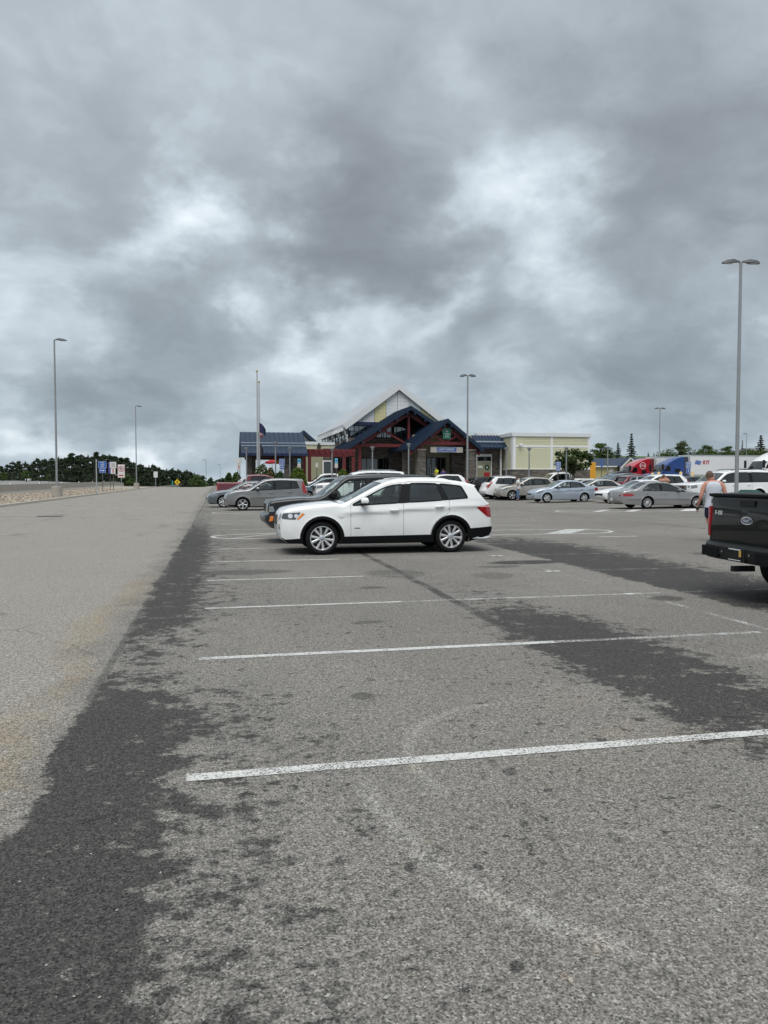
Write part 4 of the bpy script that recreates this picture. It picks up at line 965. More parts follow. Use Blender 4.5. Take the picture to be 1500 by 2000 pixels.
def make_car(name, label, cat, sp, loc, face, pt, group=None, hero=False, seats=None, wheel=None, rimm=None, tw=.22):
    """face -1: nose towards -x, +1: nose towards +x. loc = ground point under the middle of the nose end (face -1) or of the tail"""
    step = .045 if hero else .085; gsp = .055 if hero else .11
    S = Shell(sp, step); L = S.L; Rw = sp['R']; A = sp['A']; sill = sp['sill']; wf, wr = sp['wf'], sp['wr']
    root = thing(name, label, cat, loc, 0 if face < 0 else math.pi, group)
    off = 0.0 if face < 0 else -L
    def P3(x, y, z): return (x + off, y, z)
    if face > 0: off = -L
    # ---- 2D outline of the flank with the wheel arches
    path = S.path
    def arch(cx):
        a0 = math.asin(max(-1, min(1, (sill - Rw) / A))); pts = []
        n = 18 if hero else 12
        for i in range(n + 1):
            a = math.pi - a0 - (math.pi - 2 * a0) * i / n; pts.append((cx + A * math.cos(a), Rw + A * math.sin(a)))
        return pts
    zb0 = path[0][1]; zb1 = path[-1][1]
    low = [(path[-1][0], zb1)]
    botr = [p for p in densify([(path[-1][0], zb1), (min(wr + A * 1.0 + .02, path[-1][0] - .05), sill)], .15, False)[1:]]
    out = list(path) + botr + arch(wr)[::-1] + densify([(wr - A - .03, sill), (wf + A + .03, sill)], .15, False) + arch(wf)[::-1] + densify([(max(wf - A - .02, path[0][0] + .05), sill), (path[0][0], zb0)], .15, False)[:-1]
    # drop consecutive duplicates
    o2 = []
    for p in out:
        if not o2 or math.hypot(p[0] - o2[-1][0], p[1] - o2[-1][1]) > .004: o2.append(p)
    out = o2
    belt = lambda x: lerp_list(sp['belt'], x)
    drop = sp.get('drop', .11)
    roof = lambda x: S.ztop(x) - drop
    # ---- windows
    wins = []
    for wi, (a, b, tint) in enumerate(sp['wins']):
        if a is None:
            x = sp['cowlx']
            while roof(x) < belt(x) + .03 and x < L: x += .01
            a = (x, x)
        n = 10
        bot = [(a[0] + (b[0] - a[0]) * i / n, 0) for i in range(n + 1)]; bot = [(x, belt(x) + .012) for x, _ in bot]
        top = [a[1] + (b[1] - a[1]) * i / n for i in range(n + 1)]; top = [(x, max(roof(x), belt(x) + .03)) for x in top]
        po = bot + top[::-1]
        q = []
        for p in po:
            if not q or math.hypot(p[0] - q[-1][0], p[1] - q[-1][1]) > .012: q.append(p)
        wins.append((rounded(q, sp.get('wround', .03), 2) if sp.get('wround', .03) else q, tint))
    # ---- doors
    doors = []
    for (xa, xb) in sp['doors']:
        z0 = sill + sp.get('dz', .07)
        def clipx(x, z, sgn):
            for cx in (wf, wr):
                rr = A + .075; dz = z - Rw
                if abs(dz) < rr:
                    h = math.sqrt(rr * rr - dz * dz)
                    if sgn > 0 and cx > x - .8 and cx - h < x and cx > x - rr: x = min(x, cx - h) if cx > (xa + xb) / 2 else x
                    if sgn < 0 and cx < (xa + xb) / 2 and cx + h > x: x = max(x, cx + h)
            return x
        def xs(xx, z):   # seams lean with the pillars above the belt
            return xx + sp.get('lean', .18) * max(0, z - belt(xx))
        rt = lambda x: S.ztop(x) - drop * .55
        left = []; right = []
        for i in range(13):
            z = z0 + (belt(xa) - z0) * i / 12; left.append((clipx(xa, z, -1), z))
            z = z0 + (belt(xb) - z0) * i / 12; right.append((clipx(xb, z, 1), z))
        x = xa
        topx0 = xa
        for i in range(60):
            if rt(topx0) > belt(topx0) + .04: break
            topx0 += .02
        tx0 = max(topx0, xs(xa, 9) if False else topx0); bx = xb
        for i in range(20): bx = xs(xb, rt(bx))
        if topx0 == xa:
            for i in range(20): tx0 = xs(xa, rt(tx0))
        tops = [(tx0 + (bx - tx0) * i / 12, rt(tx0 + (bx - tx0) * i / 12)) for i in range(13)]
        doors.append(rounded(left + tops + right[::-1], .02, 1))
    lamps = sp.get('side_lamps', [])
    clad = [densify(c) for c in sp.get('clad', [])]
    if sp.get('arch_clad'):
        for cx in (wf, wr):
            r2 = A + sp['arch_clad']; pts = arch(cx); o_ = []
            a0 = math.asin(max(-1, min(1, (sill - .0 - Rw) / r2)))
            for i in range(19):
                a = a0 + (math.pi - 2 * a0) * i / 18; o_.append((cx + r2 * math.cos(a), Rw + r2 * math.sin(a)))
            clad.append(pts + o_)
    polys = [out]; kinds = [('body', 0)]
    for i, d in enumerate(doors): polys.append(d); kinds.append(('door', i))
    for i, c in enumerate(clad): polys.append(c); kinds.append(('clad', 0))
    for i, (lp, lm, ln) in enumerate(lamps): polys.append(densify(lp, .05)); kinds.append(('lamp', i))
    for i, (w, t) in enumerate(wins): polys.append(w); kinds.append(('win', i))
    xs_ = [p[0] for p in out]; zs_ = [p[1] for p in out]
    ext = []
    for i in range(1, len(path) - 1):
        t = Vector((path[i + 1][0] - path[i - 1][0], path[i + 1][1] - path[i - 1][1])).normalized()
        for dd in (.012, .028, .048, .072): ext.append((path[i][0] + t.y * dd, path[i][1] - t.x * dd))
    v2, f2, ids = cdt_region(polys, gsp, (min(xs_) + .02, max(xs_) - .02, min(zs_) + .02, max(zs_) - .02), ext)
    groups = {}
    bbs = [(min(p[0] for p in po), max(p[0] for p in po), min(p[1] for p in po), max(p[1] for p in po)) for po in polys]
    for f in f2:
        c = (sum(v2[i][0] for i in f) / 3, sum(v2[i][1] for i in f) / 3)
        idl = [i for i, po in enumerate(polys) if bbs[i][0] <= c[0] <= bbs[i][1] and bbs[i][2] <= c[1] <= bbs[i][3] and in_poly(c, po)]
        if 0 not in idl: continue
        groups.setdefault(kinds[max(idl)], []).append(tuple(f))
    y3 = [S.Y(p[0], p[1]) for p in v2]; n3 = [S.nrm(p[0], p[1]) for p in v2]
    def side_mesh(nm, tris, sgn, m, dy=0.0):
        used = sorted({i for t in tris for i in t}); mp = {o: i for i, o in enumerate(used)}
        V = [P3(v2[i][0], sgn * (y3[i] + dy), v2[i][1]) for i in used]
        N = [Vector((n3[i].x, sgn * n3[i].y, n3[i].z)) for i in used]
        T = [tuple(mp[i] for i in (t if sgn < 0 else t[::-1])) for t in tris]
        return V, N, T
    def emit(nm, V, N, T, m, parent):
        me = bpy.data.meshes.new(nm); me.from_pydata(V, [], T); me.materials.append(m); me.shade_smooth()
        me.normals_split_custom_set_from_vertices([tuple(n) for n in N])
        return obj(nm, me, parent)
    # ---- body = both flanks + the strip over the top
    BV, BN, BT = [], [], []
    for sgn in (-1, 1):
        V, N, T = side_mesh('b', groups.get(('body', 0), []), sgn, None); b = len(BV)
        BV += V; BN += N; BT += [tuple(i + b for i in t) for t in T]
    ts = [-1, -.93, -.84, -.68, -.46, -.23, 0, .23, .46, .68, .84, .93, 1]; nt = len(ts)
    G = [[S.strip(i, t) for t in ts] for i in range(len(path))]
    NN = [[None] * nt for _ in path]
    for i in range(len(path)):
        for j in range(nt):
            a = G[min(i + 1, len(path) - 1)][j] - G[max(i - 1, 0)][j]; b = G[i][min(j + 1, nt - 1)] - G[i][max(j - 1, 0)]
            n = b.cross(a)
            NN[i][j] = -n.normalized() if n.length > 1e-9 else Vector((0, 0, 1))
    nm = S.nm; skip = set()
    gl = []
    if 'cowl' in nm: gl.append(('windshield', nm['cowl'], nm['head'], sp.get('ws', G_CLEAR)))
    if 'rbot' in nm: gl.append(('rear_window', nm['rtop'], nm['rbot'], sp.get('rg', G_MID)))
    for (gn, i0, i1, gm) in gl:
        V = []; T = []
        for i in range(i0, i1 + 1):
            for j in range(1, nt - 1): V.append(P3(*(G[i][j] - Vector((0, 0, .006)))))
        w = nt - 2
        for i in range(i1 - i0):
            for j in range(w - 1): T.append((i * w + j, (i + 1) * w + j, (i + 1) * w + j + 1, i * w + j + 1)); skip.add((i0 + i, j + 1))
        me = bpy.data.meshes.new(gn); me.from_pydata(V, [], T); me.materials.append(gm); me.shade_smooth(); obj(gn, me, root)
    if 'bed0' in nm:
        for i in range(nm['bed0'], nm['bed1']):
            for j in range(1, nt - 2): skip.add((i, j))
    # split strip into runs so that corners stay crisp
    sharp = {nm_i for nm_i in range(len(path)) if False}
    b = len(BV)
    for i in range(len(path)):
        for j in range(nt): BV.append(P3(*G[i][j])); BN.append(NN[i][j])
    for i in range(len(path) - 1):
        for j in range(nt - 1):
            if (i, j) in skip: continue
            BT.append((b + i * nt + j, b + (i + 1) * nt + j, b + (i + 1) * nt + j + 1, b + i * nt + j + 1))
    body = emit('body', BV, BN, BT, pt, root)
    if sp.get('two_tone'): pass
    # ---- doors, cladding, lamps, side windows
    smap = lambda sgn, dy: (lambda x, z: P3(x, sgn * (S.Y(x, z) + dy), z))
    for sgn in (-1, 1):
        for i in range(len(doors)):
            if ('door', i) not in groups: continue
            V, N, T = side_mesh('door', groups[('door', i)], sgn, None)
            d = emit('door', V, N, T, pt, root)
            hx, hz = sp['handles'][i]; hm = sp.get('handle_mat', pt); y = S.Y(hx, hz)
            h = MB(); h.tube([P3(hx - .10, sgn * (y + .006), hz), P3(hx - .075, sgn * (y + .03), hz + .003), P3(hx + .06, sgn * (y + .03), hz + .003), P3(hx + .10, sgn * (y + .006), hz)], [.010, .017, .017, .010], 8)
            h.build('handle', hm, d, 60)
            if hero:
                e = MB(); e.disc(P3(hx - .01, sgn * (y + .004), hz - .01), .05, 14, 'y', sx=1.5, sz=.7); e.build('handle_recess', M_SEAM if pt.name.startswith('paint_black') else pt, d)
            q = MB(); ribbon(q, doors[i], .006 if hero else .010, smap(sgn, .0015)); q.build('door_gap', M_SEAM, d, fix=False)
        if ('clad', 0) in groups:
            V, N, T = side_mesh('cladding', groups[('clad', 0)], sgn, None, .004); emit('cladding', V, N, T, M_TRIM, root)
        for i, (lp, lm, ln) in enumerate(lamps):
            if ('lamp', i) in groups:
                V, N, T = side_mesh(ln, groups[('lamp', i)], sgn, None, .004); emit(ln, V, N, T, lm, root)
        wt_ = MB()
        for i, (w, tint) in enumerate(wins):
            if ('win', i) not in groups: continue
            V, N, T = side_mesh('side_window', groups[('win', i)], sgn, None, -.008)
            emit('side_window', V, N, T, {'clear': G_CLEAR, 'dark': G_DARK, 'mid': G_MID}[tint], root)
            ribbon(wt_, w, .030 if hero else .035, smap(sgn, .002))
        # black pillars between the windows
        for (q0, q1) in zip(sp['wins'], sp['wins'][1:]):
            a, b2 = q0[1], q1[0]
            if b2 is None or sp.get('body_pillars'): continue
            n = 6; po = []
            po = [(a[0] - .01, belt(a[0]) + .0), (b2[0] + .01, belt(b2[0]) + .0), (b2[1] + .01, roof(b2[1])), (a[1] - .01, roof(a[1]))]
            base = len(wt_.v); G2 = []
            for ii in range(n + 1):
                for jj in range(3):
                    t, u = ii / n, jj / 2
                    l = (po[0][0] + (po[3][0] - po[0][0]) * t, po[0][1] + (po[3][1] - po[0][1]) * t); r_ = (po[1][0] + (po[2][0] - po[1][0]) * t, po[1][1] + (po[2][1] - po[1][1]) * t)
                    G2.append(smap(sgn, .0035)(l[0] + (r_[0] - l[0]) * u, l[1] + (r_[1] - l[1]) * u))
            wt_.add(G2, [(ii * 3 + jj, ii * 3 + jj + 1, ii * 3 + jj + 4, ii * 3 + jj + 3) for ii in range(n) for jj in range(2)])
        if wt_.v: wt_.build('window_trim', sp.get('trim_mat', M_GLOSSB), root, fix=False)
        # mirror
        mx, mz = sp['mirror']; y = S.Y(mx, mz); mm = MB()
        c0 = P3(mx + .02, 0, 0)[0]; ya, yb = sorted((sgn * (y + .045), sgn * (y + .235)))
        mm.add([(c0 + dx * kx, (ya + yb) / 2 + (yb - ya) / 2 * dy * kx, mz + z) for (z, kx) in ((.01, .92), (.075, 1.0), (.135, .72)) for (dx, dy) in ((-.075, -.75), (.075, -1), (.075, 1), (-.075, .75))], [(0, 1, 2, 3)[::-1], (8, 9, 10, 11)] + [(r_ * 4 + i, r_ * 4 + (i + 1) % 4, r_ * 4 + 4 + (i + 1) % 4, r_ * 4 + 4 + i) for r_ in (0, 1) for i in range(4)])
        mo = mm.build('mirror', sp.get('mirror_mat', pt), root, 50, bevel=.022)
        ma = MB(); ma.tube([P3(mx - .02, sgn * (y - .02), mz - .03), P3(mx + .01, sgn * (y + .07), mz + .0)], [.035, .03], 8); ma.box(*sorted((P3(mx - .04, 0, 0)[0], P3(mx + .10, 0, 0)[0])), *sorted((sgn * (y + .05), sgn * (y + .22))), mz - .012, mz + .02)
        ma.build('mirror_base', M_BLACK, mo, 60)
    # ---- underside, wheel wells
    ub = MB(); yy = S.w2 - .12
    ub.box(path[0][0] + .10 + off, wf - A * .9 + off, -yy + .1, yy - .1, sill + .02, sill + .06)
    ub.box(wf + A * .9 + off, wr - A * .9 + off, -yy, yy, sill - .02, sill + .06)
    ub.box(wr + A * .9 + off, L - .15 + off, -yy + .1, yy - .1, sill + .05, sill + .10)
    ub.box(wf - A + off, wr + A + off, -yy + .22, yy - .22, sill - .01, sill + .40 if not sp.get('low') else sill + .3)
    ub.build('underbody', M_WELL, root)
    for cx in (wf, wr):
        for sgn in (-1, 1):
            w = MB(); r0 = A + .004; base = 0; n = 14
            for i in range(n + 1):
                a = -.35 + (math.pi + .7) * i / n; z = max(sill - .02, Rw + r0 * math.sin(a)); x = cx + r0 * math.cos(a)
                ye = S.Y(x, max(z, sill)) - .012
                w.v += [P3(x, sgn * ye, z), P3(x, sgn * (S.w2 - .42), z)]
            w.f += [(2 * i, 2 * i + 1, 2 * i + 3, 2 * i + 2) for i in range(n)]
            w.add([P3(cx + r0 * math.cos(-.35 + (math.pi + .7) * i / n), sgn * (S.w2 - .42), max(sill - .02, Rw + r0 * math.sin(-.35 + (math.pi + .7) * i / n))) for i in range(n + 1)], [tuple(range(n + 1))])
            w.build('wheel_well', M_WELL, root, 40)
    # ---- wheels
    st = wheel or ('s', 5); rm = rimm or M_RIM
    wm, tyre, rimme = wheel_meshes(Rw, sp.get('rim', Rw * .66), tw, st, rm)
    for cx in (wf, wr):
        for sgn in (-1, 1):
            o = obj('wheel', wm, root, P3(cx, sgn * (S.w2 - .035 - tw / 2), Rw), (0, (cx * 37 % 1.0), 0 if sgn < 0 else math.pi))
            obj('tyre', tyre, o); obj('rim', rimme, o)
    # ---- interior
    fl = sp.get('cowlx', 1.3); sm = seats or M_SEAT
    it = MB(); bz = belt(2.0)
    it.box(fl + .05 + off, fl + .55 + off, -S.w2 + .2, S.w2 - .2, bz - .45, bz - .04); it.build('dashboard', M_BLACK, root, bevel=.04)
    it = MB(); it.box(fl + .3 + off, sp.get('cabin_end', wr + .3) + off, -S.w2 + .15, S.w2 - .15, sill + .1, sill + .16); it.build('cabin_floor', M_SEAT, root)
    for (sx, w, n) in sp.get('seats', [(sp['seat'], .5, 2), (sp['seat'] + .85, 1.25, 1)]):
        for yy in ((-.37, .37) if n == 2 else (0,)):
            s_ = MB(); zc = bz - .34
            s_.add([P3(sx + x, yy + y * w / 2, zc + z) for y in (-1, 1) for (x, z) in ((-.45, -.10), (-.45, .04), (-.02, .0), (.12, .50), (.24, .50), (.14, -.12))], [(0, 1, 2, 5), (5, 2, 3, 4), (11, 8, 7, 6), (10, 9, 8, 11), (0, 6, 7, 1), (1, 7, 8, 2), (2, 8, 9, 3), (3, 9, 10, 4), (4, 10, 11, 5), (5, 11, 6, 0)])
            so = s_.build('seat', sm, root, 50, bevel=.035)
            for hy in ((0,) if n == 2 else (-.38, .38)):
                hr = MB(); hr.ellip(P3(sx + .21, yy + hy, zc + .62), (.055, .13, .10), 10, 6); hr.build('headrest', sm, so, 60)
    sw_ = MB()
    c = Vector(P3(fl + .72, -.37, bz - .02)); ring = []
    for i in range(17):
        a = 2 * math.pi * i / 16; ring.append(c + Vector((.08 * math.sin(a), .18 * math.cos(a), .165 * math.sin(a))))
    sw_.tube(ring, .014, 6, False); sw_.build('steering_wheel', M_BLACK, root, 60)
    return root, S, P3, smap
def end_patch(root, S, P3, name, poly, m, rear=False, d=.004, parent=None, spacing=.08, both=False):
    """flat piece laid on the front or rear face; poly in (y, z)"""
    o = None
    for sg in ((1, -1) if both else (1,)):
        po = [(y * sg, z) for y, z in poly]
        sgn = 1 if rear else -1
        def mp(y, z):
            w = S.end_x(z, 0, rear)[1] * .985; y2 = max(-w, min(w, y)); return P3(S.end_x(z, y2, rear)[0] + sgn * d, y2, z)
        me = patch_mesh(name, densify(po, spacing), mp, m, spacing)
        o = obj(name, me, parent or root)
    return o
def rect(y0, y1, z0, z1): return [(y0, z0), (y1, z0), (y1, z1), (y0, z1)]
def plate(root, S, P3, z, rear=False, d=.012, y=0):
    return end_patch(root, S, P3, 'number_plate', rect(y - .15, y + .15, z - .075, z + .075), M_PLATE, rear, d)
def rails(root, S, P3, x0, x1, yf=.80, m=None, h=.055, cross=()):
    for sg in (-1, 1):
        r = MB(); pts = []
        for i in range(9):
            x = x0 + (x1 - x0) * i / 8; z = S.ztop(x) + (h if 0 < i < 8 else -.02); pts.append(P3(x, sg * S.Y(x, S.ztop(x)) * yf * 1.08, z))
        r.tube(pts, .016, 6); r.build('roof_rail', m or M_CHROME, root, 60)
# ---------------------------------------------------------------- car shapes (x from the nose, z up, metres)
SP = {}
SP['x3'] = dict(W=1.88, wf=.86, wr=3.67, R=.355, A=.405, sill=.24, rim=.252, dz=.11,
    top=[(.14, .26), (.03, .36), (0, .55), (.0, .72), (.07, .92, 'nose'), (.30, 1.00), (.7, 1.055), (1.15, 1.09), (1.36, 1.095, 'cowl'), (2.18, 1.50, 'head'), (2.5, 1.575), (2.9, 1.605), (3.4, 1.595), (3.85, 1.55), (4.14, 1.49), (4.27, 1.455, '!'), (4.22, 1.43, 'rtop'), (4.50, 1.10, 'rbot'), (4.56, 1.07, 'tail'), (4.60, .9), (4.60, .70), (4.65, .62), (4.64, .48), (4.55, .36)],
    belt=[(0, .9), (1.4, 1.02), (2.2, 1.06), (3.2, 1.11), (4.0, 1.17), (4.65, 1.2)], cowlx=1.36, swage=[(1.1, .86), (2.0, .90), (3.0, .96), (3.9, .99), (4.5, 1.0)], swa=.026,
    wins=[(None, (2.50, 2.62), 'clear'), ((2.72, 2.78), (3.50, 3.36), 'mid'), ((3.60, 3.44), (4.05, 3.92), 'dark')], doors=[(1.46, 2.60), (2.60, 3.62)], handles=[(2.40, .93), (3.40, 1.0)],
    clad=[[(1.2, .2), (3.35, .2), (3.35, .40), (1.2, .385)], [(3.95, .2), (4.7, .2), (4.7, .56), (4.06, .52)], [(-.1, .2), (.56, .2), (.49, .36), (.1, .33), (-.1, .44)]], arch_clad=.062,
    side_lamps=[([(.02, .80), (.06, .88), (.42, .90), (.30, .745), (.04, .76)], mat('lamp_dark', (.10, .11, .12), .1, .4, coat=1.0), 'headlight'), ([(.45, .893), (.50, .86), (.365, .742), (.33, .748)], M_AMBER, 'indicator'), ([(4.24, .98), (4.66, 1.06), (4.68, .74), (4.50, .77)], M_RED, 'tail_light')],
    mirror=(1.72, 1.07), seat=2.45, cabin_end=4.3, ft=.15, cf=.05, crr=.035, ct=.028, flare=.016, drop=.105, wround=.05)
SP['liberty'] = dict(W=1.84, wf=.80, wr=3.49, R=.365, A=.43, sill=.34, rim=.235,
    top=[(.16, .40), (.06, .50), (.0, .56), (.0, .70, '!'), (.10, .74, '!'), (.12, 1.00, 'nose'), (.22, 1.06), (.8, 1.12), (1.40, 1.16, 'cowl'), (1.98, 1.60, 'head'), (2.2, 1.66), (2.8, 1.685), (3.8, 1.68), (4.2, 1.65), (4.30, 1.61, 'rtop!'), (4.42, 1.15, 'rbot'), (4.44, 1.10, 'tail'), (4.45, .82, '!'), (4.52, .76), (4.52, .52), (4.42, .42)],
    belt=[(0, 1.0), (1.4, 1.11), (4.5, 1.13)], cowlx=1.40, wins=[(None, (2.50, 2.50), 'clear'), ((2.66, 2.66), (3.40, 3.40), 'clear'), ((3.52, 3.50), (4.16, 4.10), 'dark')], doors=[(1.50, 2.58), (2.58, 3.46)], handles=[(2.42, 1.0), (3.3, 1.0)], handle_mat=None,
    arch_clad=.085, clad=[], side_lamps=[([(.02, .78), (.06, .92), (.20, .93), (.24, .80)], M_LAMP, 'headlight'), ([(.10, .56), (.19, .57), (.21, .69), (.13, .69)], M_AMBER, 'indicator'), ([(4.30, .86), (4.46, .86), (4.44, 1.18), (4.30, 1.18)], M_RED, 'tail_light')],
    mirror=(1.66, 1.16), seat=2.45, cabin_end=4.2, tumble=.20, ft=.08, drop=.10, lean=.0, mirror_mat=M_BLACK, body_pillars=True, cf=.07)
SP['liberty'].pop('handle_mat')
SP['soul'] = dict(W=1.80, wf=.83, wr=3.40, R=.33, A=.375, sill=.22, rim=.235,
    top=[(.12, .24), (.03, .36), (0, .52), (.03, .70), (.12, .84, 'nose'), (.4, .97), (.8, 1.03), (1.15, 1.07, 'cowl'), (1.80, 1.46, 'head'), (2.1, 1.56), (2.6, 1.60), (3.2, 1.59), (3.75, 1.565), (3.86, 1.54, 'rtop!'), (4.02, 1.08, 'rbot'), (4.06, 1.02, 'tail'), (4.09, .80), (4.14, .62), (4.13, .42), (4.05, .30)],
    belt=[(0, .9), (1.2, 1.0), (2.0, 1.02), (3.0, 1.07), (4.1, 1.14)], cowlx=1.15, wins=[(None, (2.36, 2.40), 'mid'), ((2.46, 2.50), (3.22, 3.22), 'dark'), ((3.26, 3.26), (3.66, 3.52), 'dark')], doors=[(1.36, 2.42), (2.42, 3.30)], handles=[(2.24, .90), (3.16, .93)],
    side_lamps=[([(.06, .78), (.14, .88), (.52, .93), (.36, .76)], M_LAMP, 'headlight'), ([(3.86, .88), (4.06, .84), (4.06, 1.02), (3.93, 1.44), (3.82, 1.44), (3.80, 1.1)], M_RED, 'tail_light')],
    mirror=(1.55, 1.04), seat=2.3, cabin_end=3.8, tumble=.26, swage=[(.9, .62), (3.2, .70)], drop=.10, clad=[[(-.1, .1), (.5, .1), (.46, .30), (.1, .30), (-.1, .38)]])
SP['impreza'] = dict(W=1.74, wf=.86, wr=3.505, R=.315, A=.36, sill=.20, rim=.215, low=True,
    top=[(.14, .20), (.03, .30), (0, .44), (.02, .58), (.10, .70, 'nose'), (.4, .84), (.8, .92), (1.16, .97, 'cowl'), (2.02, 1.37, 'head'), (2.35, 1.44), (2.7, 1.455), (3.0, 1.43), (3.25, 1.38, 'rtop'), (3.92, 1.09, 'rbot'), (4.2, 1.065), (4.46, 1.05, '!'), (4.50, .98, 'tail'), (4.54, .8), (4.58, .58), (4.56, .36), (4.48, .26)],
    belt=[(0, .8), (1.2, .92), (2.4, .955), (3.4, 1.0), (4.5, 1.06)], cowlx=1.16, wins=[(None, (2.48, 2.48), 'clear'), ((2.56, 2.56), (3.30, 3.16), 'clear'), ((3.34, 3.20), (3.58, 3.34), 'clear')], doors=[(1.34, 2.52), (2.52, 3.46)], handles=[(2.34, .84), (3.28, .87)],
    side_lamps=[([(.10, .62), (.14, .70), (.62, .80), (.52, .66), (.3, .60)], M_LAMP, 'headlight'), ([(4.22, .80), (4.58, .74), (4.54, .96), (4.30, .98)], M_RED, 'tail_light')],
    mirror=(1.62, .97), seat=2.3, cabin_end=3.6, tumble=.42, swage=[(1.0, .72), (4.3, .86)], drop=.10, seats=[(2.3, .5, 2), (3.1, 1.2, 1)], clad=[[(-.1, .1), (.45, .1), (.42, .24), (-.1, .28)]])
SP['concorde'] = dict(W=1.89, wf=.98, wr=3.85, R=.325, A=.365, sill=.21, rim=.215, low=True,
    top=[(.14, .22), (.03, .34), (0, .48), (.04, .60), (.16, .70, 'nose'), (.6, .81), (1.1, .89), (1.50, .94, 'cowl'), (2.45, 1.335, 'head'), (2.8, 1.405), (3.15, 1.425), (3.5, 1.40), (3.75, 1.35, 'rtop'), (4.50, 1.03, 'rbot'), (4.8, .99), (5.08, .94), (5.18, .88, 'tail'), (5.25, .70), (5.28, .52), (5.25, .36), (5.12, .26)],
    belt=[(0, .72), (1.5, .88), (3.0, .93), (4.2, .95), (5.3, .9)], cowlx=1.50, wins=[(None, (3.00, 3.00), 'clear'), ((3.10, 3.10), (4.15, 3.80), 'clear')], doors=[(1.74, 3.05), (3.05, 4.10)], handles=[(2.86, .80), (3.92, .82)], wround=.12,
    side_lamps=[([(.06, .56), (.14, .66), (.55, .74), (.46, .58)], M_LAMP, 'headlight'), ([(4.62, .72), (4.72, .66), (5.18, .66), (5.20, .78), (4.95, .82), (4.72, .80)], M_RED, 'tail_light')],
    mirror=(2.05, .92), seat=2.8, cabin_end=4.2, tumble=.46, drop=.085, swage=[(.6, .50), (5.0, .52)], swa=.02, crr=.14, rt=.16, rz=1.3)
SP['rx'] = dict(W=1.84, wf=.90, wr=3.615, R=.36, A=.41, sill=.26, rim=.245,
    top=[(.14, .30), (.03, .42), (0, .56), (.03, .72), (.14, .86, 'nose'), (.5, .99), (.9, 1.06), (1.22, 1.10, 'cowl'), (2.12, 1.53, 'head'), (2.45, 1.64), (2.85, 1.675), (3.3, 1.65), (3.8, 1.585, 'rtop'), (4.42, 1.16, 'rbot'), (4.56, 1.08), (4.62, 1.0, 'tail'), (4.66, .8), (4.73, .62), (4.72, .45), (4.62, .36)],
    belt=[(0, .9), (1.3, 1.03), (2.4, 1.08), (3.4, 1.12), (4.6, 1.18)], cowlx=1.22, wins=[(None, (2.50, 2.52), 'mid'), ((2.60, 2.62), (3.44, 3.36), 'dark'), ((3.50, 3.42), (4.02, 3.72), 'dark')], doors=[(1.44, 2.56), (2.56, 3.50)], handles=[(2.36, .93), (3.30, .95)],
    side_lamps=[([(.08, .72), (.16, .84), (.62, .92), (.48, .76)], M_LAMP, 'headlight'), ([(4.34, .84), (4.68, .78), (4.62, 1.06), (4.42, 1.10)], M_RED, 'tail_light')],
    mirror=(1.66, 1.10), seat=2.4, cabin_end=4.0, tumble=.32, clad=[[(1.25, .2), (3.25, .2), (3.25, .36), (1.25, .36)]], drop=.105)
SP['crv'] = dict(SP['rx'], top=[(.12, .30), (.03, .42), (0, .56), (.02, .74), (.10, .90, 'nose'), (.4, 1.02), (.75, 1.08), (.98, 1.11, 'cowl'), (1.80, 1.53, 'head'), (2.15, 1.64), (2.6, 1.675), (3.2, 1.66), (3.7, 1.62, 'rtop'), (4.18, 1.22, 'rbot'), (4.36, 1.05, 'tail'), (4.44, .8), (4.55, .62), (4.54, .45), (4.45, .36)], W=1.82, wf=.88, wr=3.50, cowlx=.98, doors=[(1.25, 2.34), (2.34, 3.30)], handles=[(2.16, .93), (3.12, .96)],
    wins=[(None, (2.28, 2.30), 'mid'), ((2.38, 2.40), (3.12, 3.06), 'dark'), ((3.18, 3.12), (3.78, 3.50), 'dark')], side_lamps=[([(.06, .74), (.12, .88), (.58, .95), (.44, .80)], M_LAMP, 'headlight'), ([(4.02, 1.42), (4.18, 1.30), (4.42, .98), (4.48, .74), (4.30, .86), (4.02, 1.22)], M_RED, 'tail_light')], mirror=(1.45, 1.1), seat=2.2, cabin_end=3.9, clad=[[(1.2, .2), (3.15, .2), (3.15, .36), (1.2, .36)]])
SP['yukon'] = dict(W=2.04, wf=.98, wr=4.28, R=.40, A=.46, sill=.34, rim=.28,
    top=[(.12, .36), (.02, .46), (0, .60), (.0, .78), (.03, 1.06, 'nose!'), (.3, 1.14), (1.0, 1.19), (1.50, 1.21, 'cowl'), (2.20, 1.70, 'head'), (2.5, 1.81), (3.0, 1.87), (4.2, 1.88), (5.1, 1.855), (5.30, 1.82, 'rtop!'), (5.56, 1.24, 'rbot'), (5.60, 1.16, 'tail'), (5.62, .84), (5.70, .76), (5.69, .52), (5.58, .40)],
    belt=[(0, 1.05), (1.5, 1.16), (5.7, 1.22)], cowlx=1.50, wins=[(None, (2.78, 2.80), 'mid'), ((2.88, 2.90), (3.74, 3.66), 'dark'), ((3.92, 3.82), (5.26, 5.10), 'dark')], doors=[(1.62, 2.84), (2.84, 3.84)], handles=[(2.66, 1.05), (3.62, 1.06)], body_pillars=False,
    side_lamps=[([(.03, .84), (.04, 1.04), (.36, 1.06), (.40, .90)], M_LAMP, 'headlight'), ([(5.44, .80), (5.64, .80), (5.58, 1.24), (5.46, 1.24)], M_RED, 'tail_light')],
    mirror=(1.92, 1.20), seat=2.7, cabin_end=5.3, tumble=.24, seats=[(2.7, .55, 2), (3.7, 1.4, 1), (4.6, 1.3, 1)], drop=.12, ft=.08, cf=.06)
